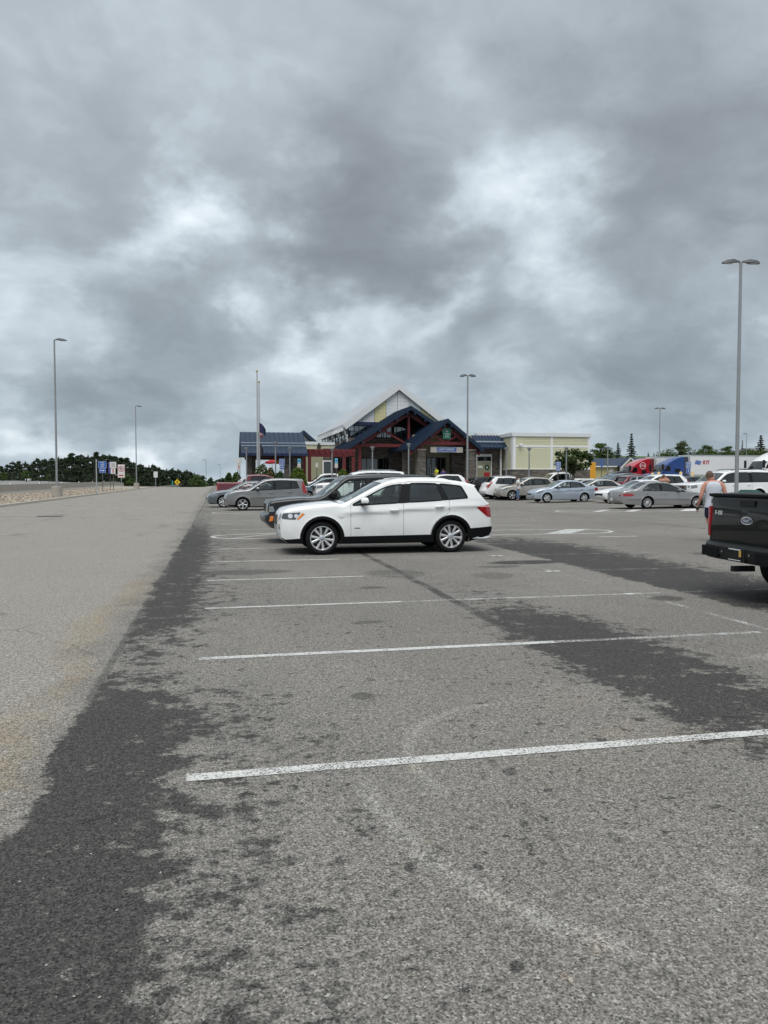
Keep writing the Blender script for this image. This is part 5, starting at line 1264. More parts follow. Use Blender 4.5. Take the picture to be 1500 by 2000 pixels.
SP['pickup'] = dict(W=2.00, wf=.96, wr=4.60, R=.39, A=.45, sill=.40, rim=.255,
    top=[(.12, .40), (.02, .50), (0, .62), (.0, .80), (.05, 1.10, 'nose!'), (.4, 1.17), (1.0, 1.21), (1.42, 1.22, 'cowl'), (2.12, 1.74, 'head'), (2.45, 1.87), (2.9, 1.91), (3.45, 1.90), (3.72, 1.86, 'rtop!'), (3.86, 1.42, 'rbot!'), (3.90, 1.39, 'bed0!'), (5.72, 1.39, 'bed1!'), (5.76, 1.36, 'tail'), (5.76, .76, '!'), (5.90, .72), (5.90, .52), (5.80, .48)],
    belt=[(0, 1.05), (1.4, 1.17), (3.8, 1.22), (5.8, 1.30)], cowlx=1.42, wins=[(None, (2.62, 2.64), 'mid'), ((2.72, 2.74), (3.52, 3.48), 'dark')], doors=[(1.54, 2.68), (2.68, 3.66)], handles=[(2.50, 1.06), (3.48, 1.08)],
    side_lamps=[([(.02, .86), (.04, 1.06), (.34, 1.08), (.36, .92)], M_LAMP, 'headlight'), ([(5.66, .86), (5.80, .86), (5.80, 1.28), (5.66, 1.28)], M_RED, 'tail_light')],
    mirror=(1.80, 1.22), seat=2.5, cabin_end=3.7, tumble=.24, seats=[(2.5, .55, 2), (3.35, 1.4, 1)], drop=.12, ft=.08, rt=.03, rz=.3, cf=.06, crr=.015)
def vary(base, **kw): return dict(SP[base], **kw)
def bed(root, S, P3, m):
    """open load bed of a pickup"""
    x0, x1 = 3.94, 5.70; w = S.w2 - .10; b = MB()
    for (a0, a1, c0, c1) in ((x0, x1, -w, -w + .03), (x0, x1, w - .03, w)): b.box(*sorted((P3(a0, 0, 0)[0], P3(a1, 0, 0)[0])), c0, c1, .78, 1.375)
    for xx in (x0, x1): b.box(P3(xx, 0, 0)[0] - .02, P3(xx, 0, 0)[0] + .02, -w, w, .78, 1.375)
    b.box(*sorted((P3(x0, 0, 0)[0], P3(x1, 0, 0)[0])), -w, w, .76, .80); b.build('load_bed', m, root)
P_WHITE = paint('white', (.80, .81, .81)); P_BLACK = paint('black', (.010, .011, .013), rough=.3, coat=.6, spec=.2); P_SILVER = paint('silver_grey', (.225, .225, .222), .55, .30)
P_CHAR = paint('charcoal', (.050, .054, .056), .35, .3); P_MAROON = paint('maroon', (.13, .018, .028), .25, .3); P_GOLDS = paint('champagne_silver', (.30, .295, .295), .6, .30)
P_ICE = paint('ice_blue', (.44, .50, .58), .5, .30); P_BEIGE = paint('beige', (.40, .385, .345), .45, .32); P_STEEL = paint('steel_grey', (.105, .125, .14), .55, .3); P_BLUEG = paint('blue_grey', (.10, .145, .175), .5, .3)
P_TUN = paint('tungsten', (.008, .0095, .009), .0, .3, .45, .15); P_BLUE = paint('blue', (.045, .13, .36), .4, .3); P_LGREY = paint('light_grey', (.45, .46, .47), .4, .32); P_PEARL = paint('pearl_beige', (.60, .575, .53), .35, .32)
# ---------------------------------------------------------------- the parked cars
def gz(x, y): return rise(x, y)
# white sport utility in the middle of the picture
def bmw():
    x0, y0 = 1.24, 16.86
    root, S, P3, smap = make_car('parked_car', 'white crossover with black wheel arches parked alone in the foreground bay', 'car', SP['x3'], (x0, y0, 0), -1, P_WHITE, hero=True, wheel=('v', 5), tw=.235)
    for sg in (-1, 1):
        k = [(sg * .05, .62), (sg * .30, .62), (sg * .33, .70), (sg * .30, .84), (sg * .05, .84)]
        g = end_patch(root, S, P3, 'grille', k, M_BLACK, d=.012)
        b = MB(); ribbon(b, densify(k, .05), .022, lambda y, z: P3(S.end_x(z, y)[0] - .017, y, z)); b.build('grille_frame', M_CHROME, g, fix=False)
        end_patch(root, S, P3, 'headlight', [(sg * .50, .76), (sg * .84, .74), (sg * .84, .88), (sg * .52, .86)], M_LAMP, d=.006)
        f = end_patch(root, S, P3, 'fog_light', [(sg * .62 + .055 * math.cos(a * .63), .60 + .055 * math.sin(a * .63)) for a in range(10)], M_LAMP, d=.008, spacing=.05)
    end_patch(root, S, P3, 'air_intake', rect(-.52, .52, .33, .44), M_BLACK, d=.006)
    end_patch(root, S, P3, 'skid_trim', rect(-.70, .70, .28, .325), M_WHITE, d=.010)
    plate(root, S, P3, .52); plate(root, S, P3, .86, True)
    for sg in (-1, 1): end_patch(root, S, P3, 'tail_light', [(sg * .50, .86), (sg * .85, .76), (sg * .86, 1.03), (sg * .52, .99)], M_RED, True, .006)
    ex = MB(); ex.tube([P3(4.45, -.55, .36), P3(4.68, -.55, .36)], .04, 12); ex.build('exhaust_pipe', M_CHROME, root, 60)
    ex = MB(); ex.box(P3(4.62, 0, 0)[0], P3(4.76, 0, 0)[0], -.035, .035, .40, .47); ex.build('tow_hitch', M_BLACK, root)
    for sg in (-1, 1):   # silver skid piece wrapping the rear corner
        sk = MB(); sk.add([P3(x, sg * (S.Y(min(x, 4.6), .4) + .008), z) for x, z in ((4.14, .30), (4.60, .42), (4.62, .34), (4.5, .30))], [(0, 1, 2, 3)])
        sk.build('skid_plate', M_RIM, root)
    rails(root, S, P3, 2.35, 3.75, m=P_WHITE, h=.012)
    for sg in (-1, 1):
        tf = MB(); ribbon(tf, [(1.20, .80), (1.26, .77), (1.33, .80)], .016, smap(sg, .004), False); tf.build('side_badge', M_CHROME, root, fix=False)
        tf = MB(); ribbon(tf, densify([(1.54, .56), (1.66, .56)], .03, False), .016, smap(sg, .004), False); tf.build('model_badge', M_TRIM, root, fix=False)
        ml = MB(); ribbon(ml, densify([(4.32, 1.00), (4.62, 1.0)], .05, False), .028, smap(sg, .008), False); ml.build('light_bar', M_REDL, root, fix=False)
    for sg in (-1, 1):
        for (lx, lz, lr) in ((.20, .825, .050), (.32, .825, .042)):
            q = MB(); q.add([smap(sg, .009)(lx + lr * math.cos(a * .5236), lz + lr * math.sin(a * .5236)) for a in range(12)], [tuple(range(12))]); q.build('projector', mat('projector', (.72, .74, .78), .15, .2, coat=1.0), root)
    # roundel on each wheel cap
    for w in [c for c in root.children if c.name.startswith('wheel') and c.name[5:6] in ('', '.')]:
        b = MB(); b.disc((0, -.1155, 0), .030, 16, 'y'); b.build('roundel_ring', M_GLOSSB, w)
        for q, mm in ((0, M_WHITE), (1, mat('roundel_blue', (.05, .22, .55), .3)), (2, M_WHITE), (3, mat('roundel_blue', (0, 0, 0)))):
            c = MB(); c.add([(0, -.1165, 0)] + [(.021 * math.cos(q * math.pi / 2 + i * math.pi / 8), -.1165, .021 * math.sin(q * math.pi / 2 + i * math.pi / 8)) for i in range(5)], [(0, 1, 2, 3, 4, 5)]); c.build('roundel_quarter', mm, w)
    return root
bmw()

def spot(sp, face, which, px, D):
    """where to put a car so that its near wheel stands in picture column px at distance D"""
    x, y = at(px, D); cx = sp[which]; L = max(p[0] for p in sp['top'])
    lx = x - cx if face < 0 else x - (L - cx)
    return (lx, y + sp['W'] / 2 - .03)
def park(name, label, cat, spn, face, which, px, D, pt, dz=None, group=None, **kw):
    sp = SP[spn] if isinstance(spn, str) else spn
    x, y = spot(sp, face, which, px, D) if which in ('wf', 'wr') else ((at(px, D)[0], at(px, D)[1] + sp['W'] / 2))
    L = max(p[0] for p in sp['top'])
    z = rise(x + L / 2, y) if dz is None else dz
    return make_car(name, label, cat, sp, (x, y, z), face, pt, group, **kw)
def front_set(r, grille=None, intake=None, lamps=None, pl=.42, gm=None, lm=None):
    root, S, P3, _ = r
    if grille: end_patch(root, S, P3, 'grille', grille, gm or M_BLACK, d=.008)
    if intake: end_patch(root, S, P3, 'air_intake', intake, M_BLACK, d=.006)
    if lamps: end_patch(root, S, P3, 'headlight', lamps, lm or M_LAMP, d=.006, both=True)
    if pl: plate(root, S, P3, pl)
def rear_set(r, lamps=None, pl=.8, lm=None):
    root, S, P3, _ = r
    if lamps: end_patch(root, S, P3, 'tail_light', lamps, lm or M_RED, True, .006, both=True)
    if pl: plate(root, S, P3, pl, True)
LOTG = 'cars parked in the rest stop lot'
# --- the row behind the white crossover
r = make_car('parked_car', 'black boxy sport utility with flat hood parked right behind the white crossover', 'car', SP['liberty'], (1.08, 19.75, 0), -1, P_BLACK, LOTG, hero=True, wheel=('s', 6), seats=M_SEAT)
for i in range(7): end_patch(r[0], r[1], r[2], 'grille_slot', rect(-.36 + i * .105, -.29 + i * .105, .80, .98), M_WELL, d=.01)
for sg in (-1, 1): end_patch(r[0], r[1], r[2], 'headlight', [(sg * .62 + .10 * math.cos(a * .52), .88 + .10 * math.sin(a * .52)) for a in range(12)], M_LAMP, d=.012, spacing=.05)
plate(r[0], r[1], r[2], .62); rear_set(r, rect(.72, .88, .86, 1.18), .7)
r = park('parked_car', 'white full-size sport utility with roof rails behind the black boxy one', 'car', vary('yukon', ws=G_MID), -1, 'nose', 618, 45, P_WHITE, dz=.17, group=LOTG, wheel=('s', 6))
front_set(r, rect(-.5, .5, .72, 1.0), rect(-.5, .5, .42, .55), rect(.55, .92, .86, 1.03)); rails(r[0], r[1], r[2], 2.6, 5.0, m=M_CHROME, h=.07)
r = park('parked_car', 'silver grey boxy hatchback with tall red tail lamps', 'car', 'soul', -1, 'wf', 474, 38.4, P_SILVER, group=LOTG, wheel=('x', 5), hero=True)
front_set(r, rect(-.35, .35, .74, .80), rect(-.55, .55, .36, .56), [(.42, .74), (.80, .77), (.80, .88), (.46, .84)])
end_patch(r[0], r[1], r[2], 'fog_light', [(.62 + .06 * math.cos(a * .63), .46 + .06 * math.sin(a * .63)) for a in range(10)], M_LAMP, d=.01, both=True, spacing=.05); rear_set(r, rect(.64, .82, .9, 1.4))
r = park('parked_car', 'dark grey sedan with its nose showing past the silver boxy hatchback', 'car', vary('impreza', W=1.81, R=.335, A=.375, rim=.245), -1, 'wf', 436.5, 42.6, P_STEEL, group=LOTG, wheel=('v', 5))
front_set(r, rect(-.36, .36, .46, .66), rect(-.6, .6, .26, .38), [(.46, .58), (.80, .60), (.82, .70), (.50, .68)], None)
gsx = r
end_patch(gsx[0], gsx[1], gsx[2], 'star_badge', [(.07 * math.cos(a * .52), .56 + .07 * math.sin(a * .52)) for a in range(12)], M_CHROME, d=.016, spacing=.05)
r = park('pickup_truck', 'maroon pickup truck with its tailgate towards the lane', 'pickup truck', 'pickup', 1, 'tail', 419, 51, P_MAROON, dz=-.03, group=LOTG, wheel=('s', 5))
bed(r[0], r[1], r[2], M_BLACK); rear_set(r, rect(.86, .98, .86, 1.26), .66, M_REDL)
r = park('parked_car', 'blue grey crossover seen between the silver hatchback and the black boxy car', 'car', 'crv', -1, 'wf', 602, 54, P_BLUEG, dz=.0, group=LOTG)
front_set(r, rect(-.4, .4, .70, .86), rect(-.5, .5, .4, .55), [(.5, .74), (.82, .78), (.82, .9), (.52, .86)])
r = park('parked_car', 'dark red crossover half hidden behind the blue grey one', 'car', vary('rx'), -1, 'nose', 590, 58.5, P_MAROON, dz=.08, group=LOTG)
front_set(r, rect(-.4, .4, .7, .84))
r = park('pickup_truck', 'white pickup truck behind the dark red crossover near the round bushes', 'pickup truck', 'pickup', -1, 'nose', 577, 64, P_WHITE, dz=.12, group=LOTG)
bed(r[0], r[1], r[2], M_BLACK); front_set(r, rect(-.6, .6, .75, 1.0), None, rect(.66, .9, .9, 1.04))
r = park('parked_car', 'white sport utility with red lamp showing over the maroon pickup bed', 'car', 'crv', 1, 'tail', 452, 64, P_WHITE, dz=-.02, group=LOTG); rear_set(r, rect(.55, .84, .9, 1.3))
# --- in front of the entrance
r = park('parked_car', 'white crossover with curved red tail lamp behind the white foreground car', 'car', 'crv', -1, 'nose', 812, 60, P_WHITE, dz=.26, group=LOTG); rear_set(r, [(.55, .9), (.82, .8), (.82, 1.0), (.7, 1.35), (.6, 1.35)])
r = park('parked_car', 'black sport utility showing its tail beside the white one with a plate', 'car', vary('x3', clad=[], arch_clad=.05), 1, 'tail', 919, 60.5, P_BLACK, dz=.12, group=LOTG, wheel=('s', 5)); rear_set(r, [(.45, .96), (.86, .9), (.86, 1.05), (.5, 1.06)], .62)
r = park('parked_car', 'white sport utility showing tailgate and number plate behind the beige crossover', 'car', vary('crv', rg=G_DARK), 1, 'tail', 949, 58.0, P_WHITE, dz=.08, group=LOTG); rear_set(r, [(.52, .94), (.86, .84), (.86, 1.08), (.56, 1.08)], .82); rails(r[0], r[1], r[2], 1.9, 3.6, m=M_RIM)
r = park('parked_car', 'beige crossover beside the man in a white t-shirt', 'car', 'rx', -1, 'wf', 1000.5, 56.3, P_BEIGE, dz=.03, group=LOTG, wheel=('s', 5), hero=True)
front_set(r, [(-.42, .68), (.42, .68), (.36, .86), (-.36, .86)], rect(-.5, .5, .38, .5), [(.46, .72), (.82, .76), (.82, .9), (.5, .86)], .58)
r = park('pickup_truck', 'white extended cab pickup behind the beige crossover by the yellow wall', 'pickup truck', vary('pickup', W=1.9), -1, 'nose', 1038, 65, P_WHITE, dz=.22, group=LOTG); bed(r[0], r[1], r[2], M_BLACK)
r = park('parked_car', 'ice blue sedan in the open with its nose to the left', 'car', 'impreza', -1, 'wf', 1068.7, 50.3, P_ICE, dz=.04, group=LOTG, wheel=('v', 5), hero=True, seats=M_SEATL)
front_set(r, [(-.32, .50), (.32, .50), (.40, .66), (-.40, .66)], rect(-.4, .4, .24, .36), [(.46, .58), (.78, .62), (.78, .72), (.5, .70)], .40)
end_patch(r[0], r[1], r[2], 'fog_light', [(.50, .36), (.74, .40), (.76, .48), (.56, .44)], M_BLACK, d=.008, both=True); rear_set(r, rect(.4, .8, .8, .95))
r = park('parked_car', 'white sedan roof showing over the ice blue sedan boot', 'car', 'impreza', -1, 'nose', 1098, 64, P_WHITE, dz=.10, group=LOTG)
r = park('parked_car', 'pearl beige sedan behind the tail of the ice blue sedan', 'car', vary('concorde', W=1.84, tumble=.40), -1, 'nose', 1104, 54.5, P_PEARL, dz=.12, group=LOTG)
r = park('parked_car', 'white sedan with black grille between ice blue and champagne sedans', 'car', vary('concorde', W=1.84), -1, 'nose', 1184, 47.5, P_WHITE, dz=.10, group=LOTG)
front_set(r, rect(-.5, .5, .30, .58), None, [(.5, .56), (.84, .58), (.84, .67), (.52, .66)], None)
r = park('parked_car', 'champagne silver rounded sedan with its tail to the left', 'car', 'concorde', 1, 'wr', 1265, 40.2, P_GOLDS, dz=.02, group=LOTG, hero=True, wheel=('m', 14), seats=M_SEATL)
rear_set(r, [(.52, .68), (.80, .66), (.80, .80), (.56, .80)], .50); 
for sg in (-1, 1): q = MB(); ribbon(q, densify([(1.45, .50), (3.40, .515)], .1, False), .03, r[3](sg, .012), False); q.build('side_moulding', M_LAMP, r[0], fix=False)
ex = MB(); ex.tube([r[2](5.1, -.5, .26), r[2](5.3, -.5, .25)], .03, 10); ex.build('exhaust_pipe', M_BLACK, r[0])
r = park('parked_car', 'white crossover behind the champagne sedan, left of the big white one', 'car', 'crv', -1, 'nose', 1236, 50.5, P_WHITE, dz=.20, group=LOTG)
r = park('parked_car', 'maroon crossover with chrome window line behind the white sedans', 'car', vary('x3', trim_mat=M_CHROME, arch_clad=None, clad=[]), 1, 'tail', 1217, 57.5, P_MAROON, dz=.28, group=LOTG); rear_set(r, [(.45, .96), (.86, .9), (.86, 1.05), (.5, 1.06)], .7)
r = park('parked_car', 'dark grey crossover with sloping windshield behind the pearl sedan', 'car', 'rx', -1, 'nose', 1168, 60.5, P_CHAR, dz=.34, group=LOTG)
r = park('parked_car', 'blue sedan in front of the small yellow garage', 'car', 'impreza', -1, 'nose', 1158, 68, P_BLUE, dz=.52, group=LOTG)
r = park('parked_car', 'black sport utility roof with rails in front of the small yellow garage', 'car', 'rx', -1, 'nose', 1166, 74, P_BLACK, dz=.62, group=LOTG); rails(r[0], r[1], r[2], 2.2, 3.8, m=M_BLACK)
r = park('parked_car', 'big white sport utility behind the man in a grey tank top', 'car', 'yukon', -1, 'wr', 1482, 43.6, P_WHITE, dz=.20, group=LOTG, hero=True, wheel=('w', 6))
front_set(r, rect(-.55, .55, .70, 1.02), rect(-.6, .6, .44, .56), rect(.64, .92, .90, 1.02), None, M_GLOSSB, M_LAMP)
for i in range(4): end_patch(r[0], r[1], r[2], 'grille_bar', rect(-.54, .54, .74 + i * .075, .765 + i * .075), M_CHROME, d=.016)
rails(r[0], r[1], r[2], 2.6, 5.1, m=M_BLACK, h=.07)
r = park('parked_car', 'dark sedan showing between the two white utilities on the right', 'car', 'impreza', -1, 'nose', 1300, 60, P_CHAR, dz=.32, group=LOTG)

# --- dark grey pickup close by on the right, seen from behind
def near_truck():
    sp = vary('pickup', sill=.50, W=2.03, crr=.012, top=SP['pickup']['top'][:-5] + [(5.75, 1.375, 'tail'), (5.775, 1.20), (5.78, .95), (5.76, .70, '!'), (5.66, .66)],
        side_lamps=[([(.02, .86), (.04, 1.06), (.34, 1.08), (.36, .92)], M_LAMP, 'headlight'), ([(5.64, .82), (5.80, .82), (5.79, 1.22), (5.66, 1.22)], M_RED, 'tail_light')])
    r = make_car('pickup_truck', 'dark grey pickup truck seen from behind at the right edge', 'pickup truck', sp, (6.70, 8.72, 0), 1, P_TUN, hero=True, wheel=('s', 6), rimm=M_RIMD, tw=.27)
    root, S, P3, smap = r; bed(root, S, P3, M_BLACK); root.rotation_euler.z += R(-4.5)
    E = lambda n, po, m, d=.006, parent=None: end_patch(root, S, P3, n, po, m, True, d, parent, .06)
    for sg in (-1, 1):
        t = MB(); t.box(*sorted((P3(5.64, 0, 0)[0], P3(5.800, 0, 0)[0])), *sorted((sg * .872, sg * .932)), .80, 1.22); t.build('tail_light', M_RED, root, 50, bevel=.02)
        g = MB(); ribbon(g, densify([(sg * .885, .70), (sg * .885, 1.0), (sg * .90, 1.36)], .05, False), .012, lambda y, z: P3(S.end_x(z, y, True)[0] + .004, y, z), False); g.build('tailgate_gap', M_WELL, root, fix=False)
    # tailgate: a pressed panel with an upper ledge, a recess and a handle
    tg = E('tailgate', rect(-.87, .87, .73, 1.19), P_TUN, .010)
    l = MB()
    x1 = P3(5.79, 0, 0)[0]
    l.add([P3(x, y, z) for y in (-.88, .88) for (x, z) in ((5.70, 1.40), (5.815, 1.395), (5.82, 1.365), (5.775, 1.345))], [(0, 1, 2, 3), (7, 6, 5, 4), (0, 4, 5, 1), (1, 5, 6, 2), (2, 6, 7, 3), (3, 7, 4, 0)]); l.build('tailgate_ledge', M_TRIM, tg, bevel=.006)
    rc = E('tailgate_recess', [(-.78, 1.325), (.78, 1.325), (.60, 1.225), (-.60, 1.225)], M_GLOSSB, .008, tg)
    hd = MB(); hd.box(*sorted((P3(5.77, 0, 0)[0], P3(5.81, 0, 0)[0])), -.16, .16, 1.235, 1.315); hd.build('tailgate_handle', M_BLACK, tg, bevel=.008)
    # oval badge
    ov = E('oval_badge', [(.125 * math.cos(a * math.pi / 14), 1.055 + .052 * math.sin(a * math.pi / 14)) for a in range(28)], M_CHROME, .018, tg)
    E('oval_field', [(.112 * math.cos(a * math.pi / 14), 1.055 + .042 * math.sin(a * math.pi / 14)) for a in range(28)], mat('badge_blue', (.012, .025, .09), .25, coat=1), .021, tg)
    text('badge_script', 'Ford', .062, M_CHROME, tg, P3(5.80 + .022, 0, 1.036), (R(90), 0, R(90)), shear=.25)
    text('model_badge', 'F-150', .075, M_CHROME, tg, P3(5.79 + .012, -.655, 1.11), (R(90), 0, R(90)), bold=.002)
    # bumper
    b = MB(); pr = [(5.66, .74), (5.90, .735), (5.955, .70), (5.955, .60), (5.92, .52), (5.70, .50)]
    ys = [-1.0, -.94, -.80, -.5, 0, .5, .80, .94, 1.0]
    V = []
    for y in ys:
        k = 1 - (abs(y) / 1.0) ** 6 * .9; dn = -.0 if abs(y) < .82 else .035
        for (x, z) in pr: V.append(P3(5.66 + (x - 5.66) * (k * .75 + .25), y, z + (dn if z < .6 else 0)))
    n = len(pr)
    b.add(V, [(i * n + j, i * n + (j + 1) % n, (i + 1) * n + (j + 1) % n, (i + 1) * n + j) for i in range(len(ys) - 1) for j in range(n)] + [tuple(range(n)), tuple(range((len(ys) - 1) * n, len(ys) * n))[::-1]])
    bp = b.build('bumper', mat('bumper_dark', (.012, .0135, .0135), .45, spec=.2), root, 30)
    for sg in (-1, 1):
        s_ = MB(); s_.box(*sorted((P3(5.90, 0, 0)[0], P3(5.962, 0, 0)[0])), min(sg * .40, sg * .80), max(sg * .40, sg * .80), .545, .685); s_.build('bumper_step_pad', M_TRIM, bp, bevel=.01)
        s_ = MB(); s_.disc(P3(5.966, sg * .30, .635), .016, 12, 'x'); s_.build('plate_lamp', M_LAMP, bp)
    s_ = MB(); s_.box(*sorted((P3(5.93, 0, 0)[0], P3(5.966, 0, 0)[0])), -.20, .20, .53, .70); s_.build('plate_recess', M_BLACK, bp, bevel=.008)
    s_ = MB(); s_.box(*sorted((P3(5.964, 0, 0)[0], P3(5.972, 0, 0)[0])), -.152, .152, .545, .695); pl_ = s_.build('number_plate', M_GLOSSB, bp)
    for nm_, z0, z1, mm in (('plate_edge', .680, .695, M_PLATE), ('plate_edge', .545, .556, M_PLATE)):
        s_ = MB(); s_.box(*sorted((P3(5.971, 0, 0)[0], P3(5.975, 0, 0)[0])), -.13, .13, z0, z1); s_.build(nm_, mm, bp)
    s_ = MB(); s_.box(*sorted((P3(5.971, 0, 0)[0], P3(5.975, 0, 0)[0])), .10, .145, .60, .685); s_.build('plate_sticker', mat('plate_gold', (.55, .36, .08), .5), bp)
    h = MB(); h.box(*sorted((P3(5.70, 0, 0)[0], P3(6.00, 0, 0)[0])), -.035, .035, .40, .47); h.build('tow_hitch', M_BLACK, root)
    h = MB(); h.tube([P3(5.1, .55, .45), P3(5.82, .62, .43)], .04, 12); h.build('exhaust_pipe', M_DISC, root, 60)
    h = MB(); h.tube([P3(4.60, -.80, .39), P3(4.60, .80, .39)], .05, 10); h.ellip(P3(4.60, 0, .39), (.16, .16, .15), 10, 6); h.build('axle', M_WELL, root, 60)
near_truck()
# ---------------------------------------------------------------- lamp posts
M_POLE = mat('pole_grey', (.33, .34, .35), .45, .5, var=.1, vscale=2); M_HEAD = mat('lamp_head', (.12, .125, .13), .5, .3); M_LENSW = mat('lamp_glass', (.35, .36, .36), .3)
def lamp_post(label, px, D, ytop, heads, base=.85, r=.085, yaw=0.0, zg=None, group='tall lot lamp posts', hs=1.0):
    x, y = at(px, D); z0 = rise(x, y) if zg is None else zg; h = zat(ytop, D) - z0
    t = thing('lamp_post', label, 'lamp post', (x, y, z0), yaw, group)
    if base:
        b = MB(); b.lathe([(.40, -.2), (.40, base - .03), (.37, base), (.0, base)], 28); b.build('concrete_base', M_CONC, t, 40)
        b = MB(); b.box(-.2, .2, -.2, .2, base, base + .035); b.build('base_plate', M_POLE, t)
    b = MB(); b.tube([(0, 0, base), (0, 0, h - .1)], [r, r * .72], 12); b.build('pole', M_POLE, t, 50)
    for s in heads:
        b = MB(); V = []
        for (d, w, zt, zb) in ((.06, .05, -.05, -.12), (.30, .10, .0, -.12), (.42, .17, .02, -.14), (.80, .16, -.03, -.17), (.98, .08, -.11, -.18)):
            d *= hs; V += [(s * d, -w, h + zb), (s * d, w, h + zb), (s * d, w * .8, h + zt), (s * d, -w * .8, h + zt)]
        b.add(V, [(i * 4 + j, i * 4 + (j + 1) % 4, (i + 1) * 4 + (j + 1) % 4, (i + 1) * 4 + j) for i in range(4) for j in range(4)] + [(0, 1, 2, 3), (19, 18, 17, 16)])
        hd = b.build('lamp_head', M_HEAD, t, 30)
        b = MB(); b.box(min(s * .45, s * .85) * hs, max(s * .45, s * .85) * hs, -.12, .12, h - .185, h - .150); b.build('lens', M_LENSW, hd)
    return t
lamp_post('tall twin-head lamp post rising behind the dark grey pickup', 1438, 39.5, 514, (-1, 1), r=.10, yaw=R(-8))
lamp_post('tall single-head lamp post on a round concrete base in the gravel strip', 111.5, 61, 664, (1,), zg=.15, yaw=R(-12))
lamp_post('farther single-head lamp post at the bend of the kerb', 267, 116, 793, (1,), zg=.12, yaw=R(-12))
lamp_post('twin-head lamp post in front of the entrance porch', 912.5, 62, 733, (-1, 1), yaw=R(-8), hs=.66)
lamp_post('thin twin-head lamp post above the red semi truck', 1286.5, 101, 797, (-1, 1), zg=.85, yaw=R(-10), hs=.72)
lamp_post('distant lamp post beyond the crest of the lane, nearer one', 403, 230, 898, (-1,), zg=-5, base=0)
lamp_post('distant lamp post beyond the crest of the lane, smaller one', 430.5, 300, 907, (-1,), zg=-5, base=0)
lamp_post('distant lamp post over the trailers near the right edge', 1456, 190, 847, (-1,), zg=4, base=0)
M_PED = mat('ped_post', (.30, .31, .32), .45, .4)
for (px, D, yt, lab) in ((482, 63, 875, 'short path lamp at the left corner of the canopy'), (538.5, 62, 864, 'short path lamp in front of the blue canopy roof'), (566.5, 63, 875, 'short path lamp between the canopy and the round bush'), (649, 64, 876, 'short path lamp in front of the red pergola'),
                     (727.5, 62, 873, 'short path lamp in front of the dining window'), (798, 61, 867, 'short path lamp left of the porch stone column'), (988.5, 62.5, 875, 'short path lamp at the blue lean-to roof'), (1033, 62, 875, 'short path lamp before the yellow siding wall'), (1105.5, 61, 874, 'short path lamp at the leafy tree'), (1186, 82, 873, 'short path lamp before the small yellow garage')):
    x, y = at(px, D); z0 = rise(x, y); h = zat(yt, D) - z0
    t = thing('path_lamp', lab, 'lamp', (x, y, z0), 0, 'short path lamps')
    b = MB(); b.tube([(0, 0, 0), (0, 0, h - .35)], .055, 10); b.build('post', M_PED, t, 50)
    b = MB(); b.lathe([(.05, h - .30), (.08, h - .24), (.13, h - .08), (.13, h - .05)], 14); b.build('lantern', M_LENSW, t, 40)
    b = MB(); b.lathe([(.13, h - .055), (.21, h - .05), (.18, h + .0), (.05, h + .04), (0, h + .04)], 18); b.build('cap', M_HEAD, t, 40)
# ---------------------------------------------------------------- signs
M_BLUES = mat('sign_blue', (.010, .11, .45), .4); M_SIGNW = mat('sign_white', (.68, .68, .67), .45); M_SBLK = mat('sign_black', (.015, .015, .015), .5); M_SRED = mat('sign_red2', (.45, .02, .03), .5); M_POSTD = mat('sign_post', (.10, .10, .10), .6, .3); M_YEL = mat('sign_yellow', (.75, .48, .01), .45)
def rrect(x0, x1, z0, z1, r=.05): return rounded([(x0, z0), (x1, z0), (x1, z1), (x0, z1)], r, 3)
def board(parent, name, x0, x1, z0, z1, m, y=-.03, border=None):
    b = MB(); b.prism(rrect(x0, x1, z0, z1), y, y + .01); o = b.build(name, m, parent)
    if border:
        b = MB(); q = rrect(x0 + .025, x1 - .025, z0 + .025, z1 - .025); ribbon(b, q, .02, lambda a, c: (a, y - .003, c)); b.build('border', border, o, fix=False)
    return o
def arrow(parent, cx, cz, L, ang, m, y=-.034, two=False):
    w = L * .11; h = L * .26
    pts = [(-L / 2, -w), (L / 2 - h, -w), (L / 2 - h, -h), (L / 2, 0), (L / 2 - h, h), (L / 2 - h, w), (-L / 2, w)]
    if two: pts = [(-L / 2, 0), (-L / 2 + h, -h), (-L / 2 + h, -w), (L / 2 - h, -w), (L / 2 - h, -h), (L / 2, 0), (L / 2 - h, h), (L / 2 - h, w), (-L / 2 + h, w), (-L / 2 + h, h)]
    c, s = math.cos(ang), math.sin(ang); b = MB(); b.prism([(cx + a * c - d * s, cz + a * s + d * c) for a, d in pts], y, y - .004); return b.build('arrow', m, parent)
def stext(parent, s, size, cx, cz, m, y=-.036): return text('lettering', s, size, m, parent, (cx, y, cz), (R(90), 0, 0), bold=.004)
def sign(name, label, px, D, zg=None, yaw=None, cat='sign', group=None):
    x, y = at(px, D); return thing(name, label, cat, (x, y, rise(x, y) if zg is None else zg), R(-YAW) * .6 - math.atan2((px - 750), 1500) * .5 if yaw is None else yaw, group)
def post(t, h, r=.035, m=None, x=0): b = MB(); b.box(x - r, x + r, -r * .6, r * .6, -.2, h); return b.build('post', m or M_POSTD, t)
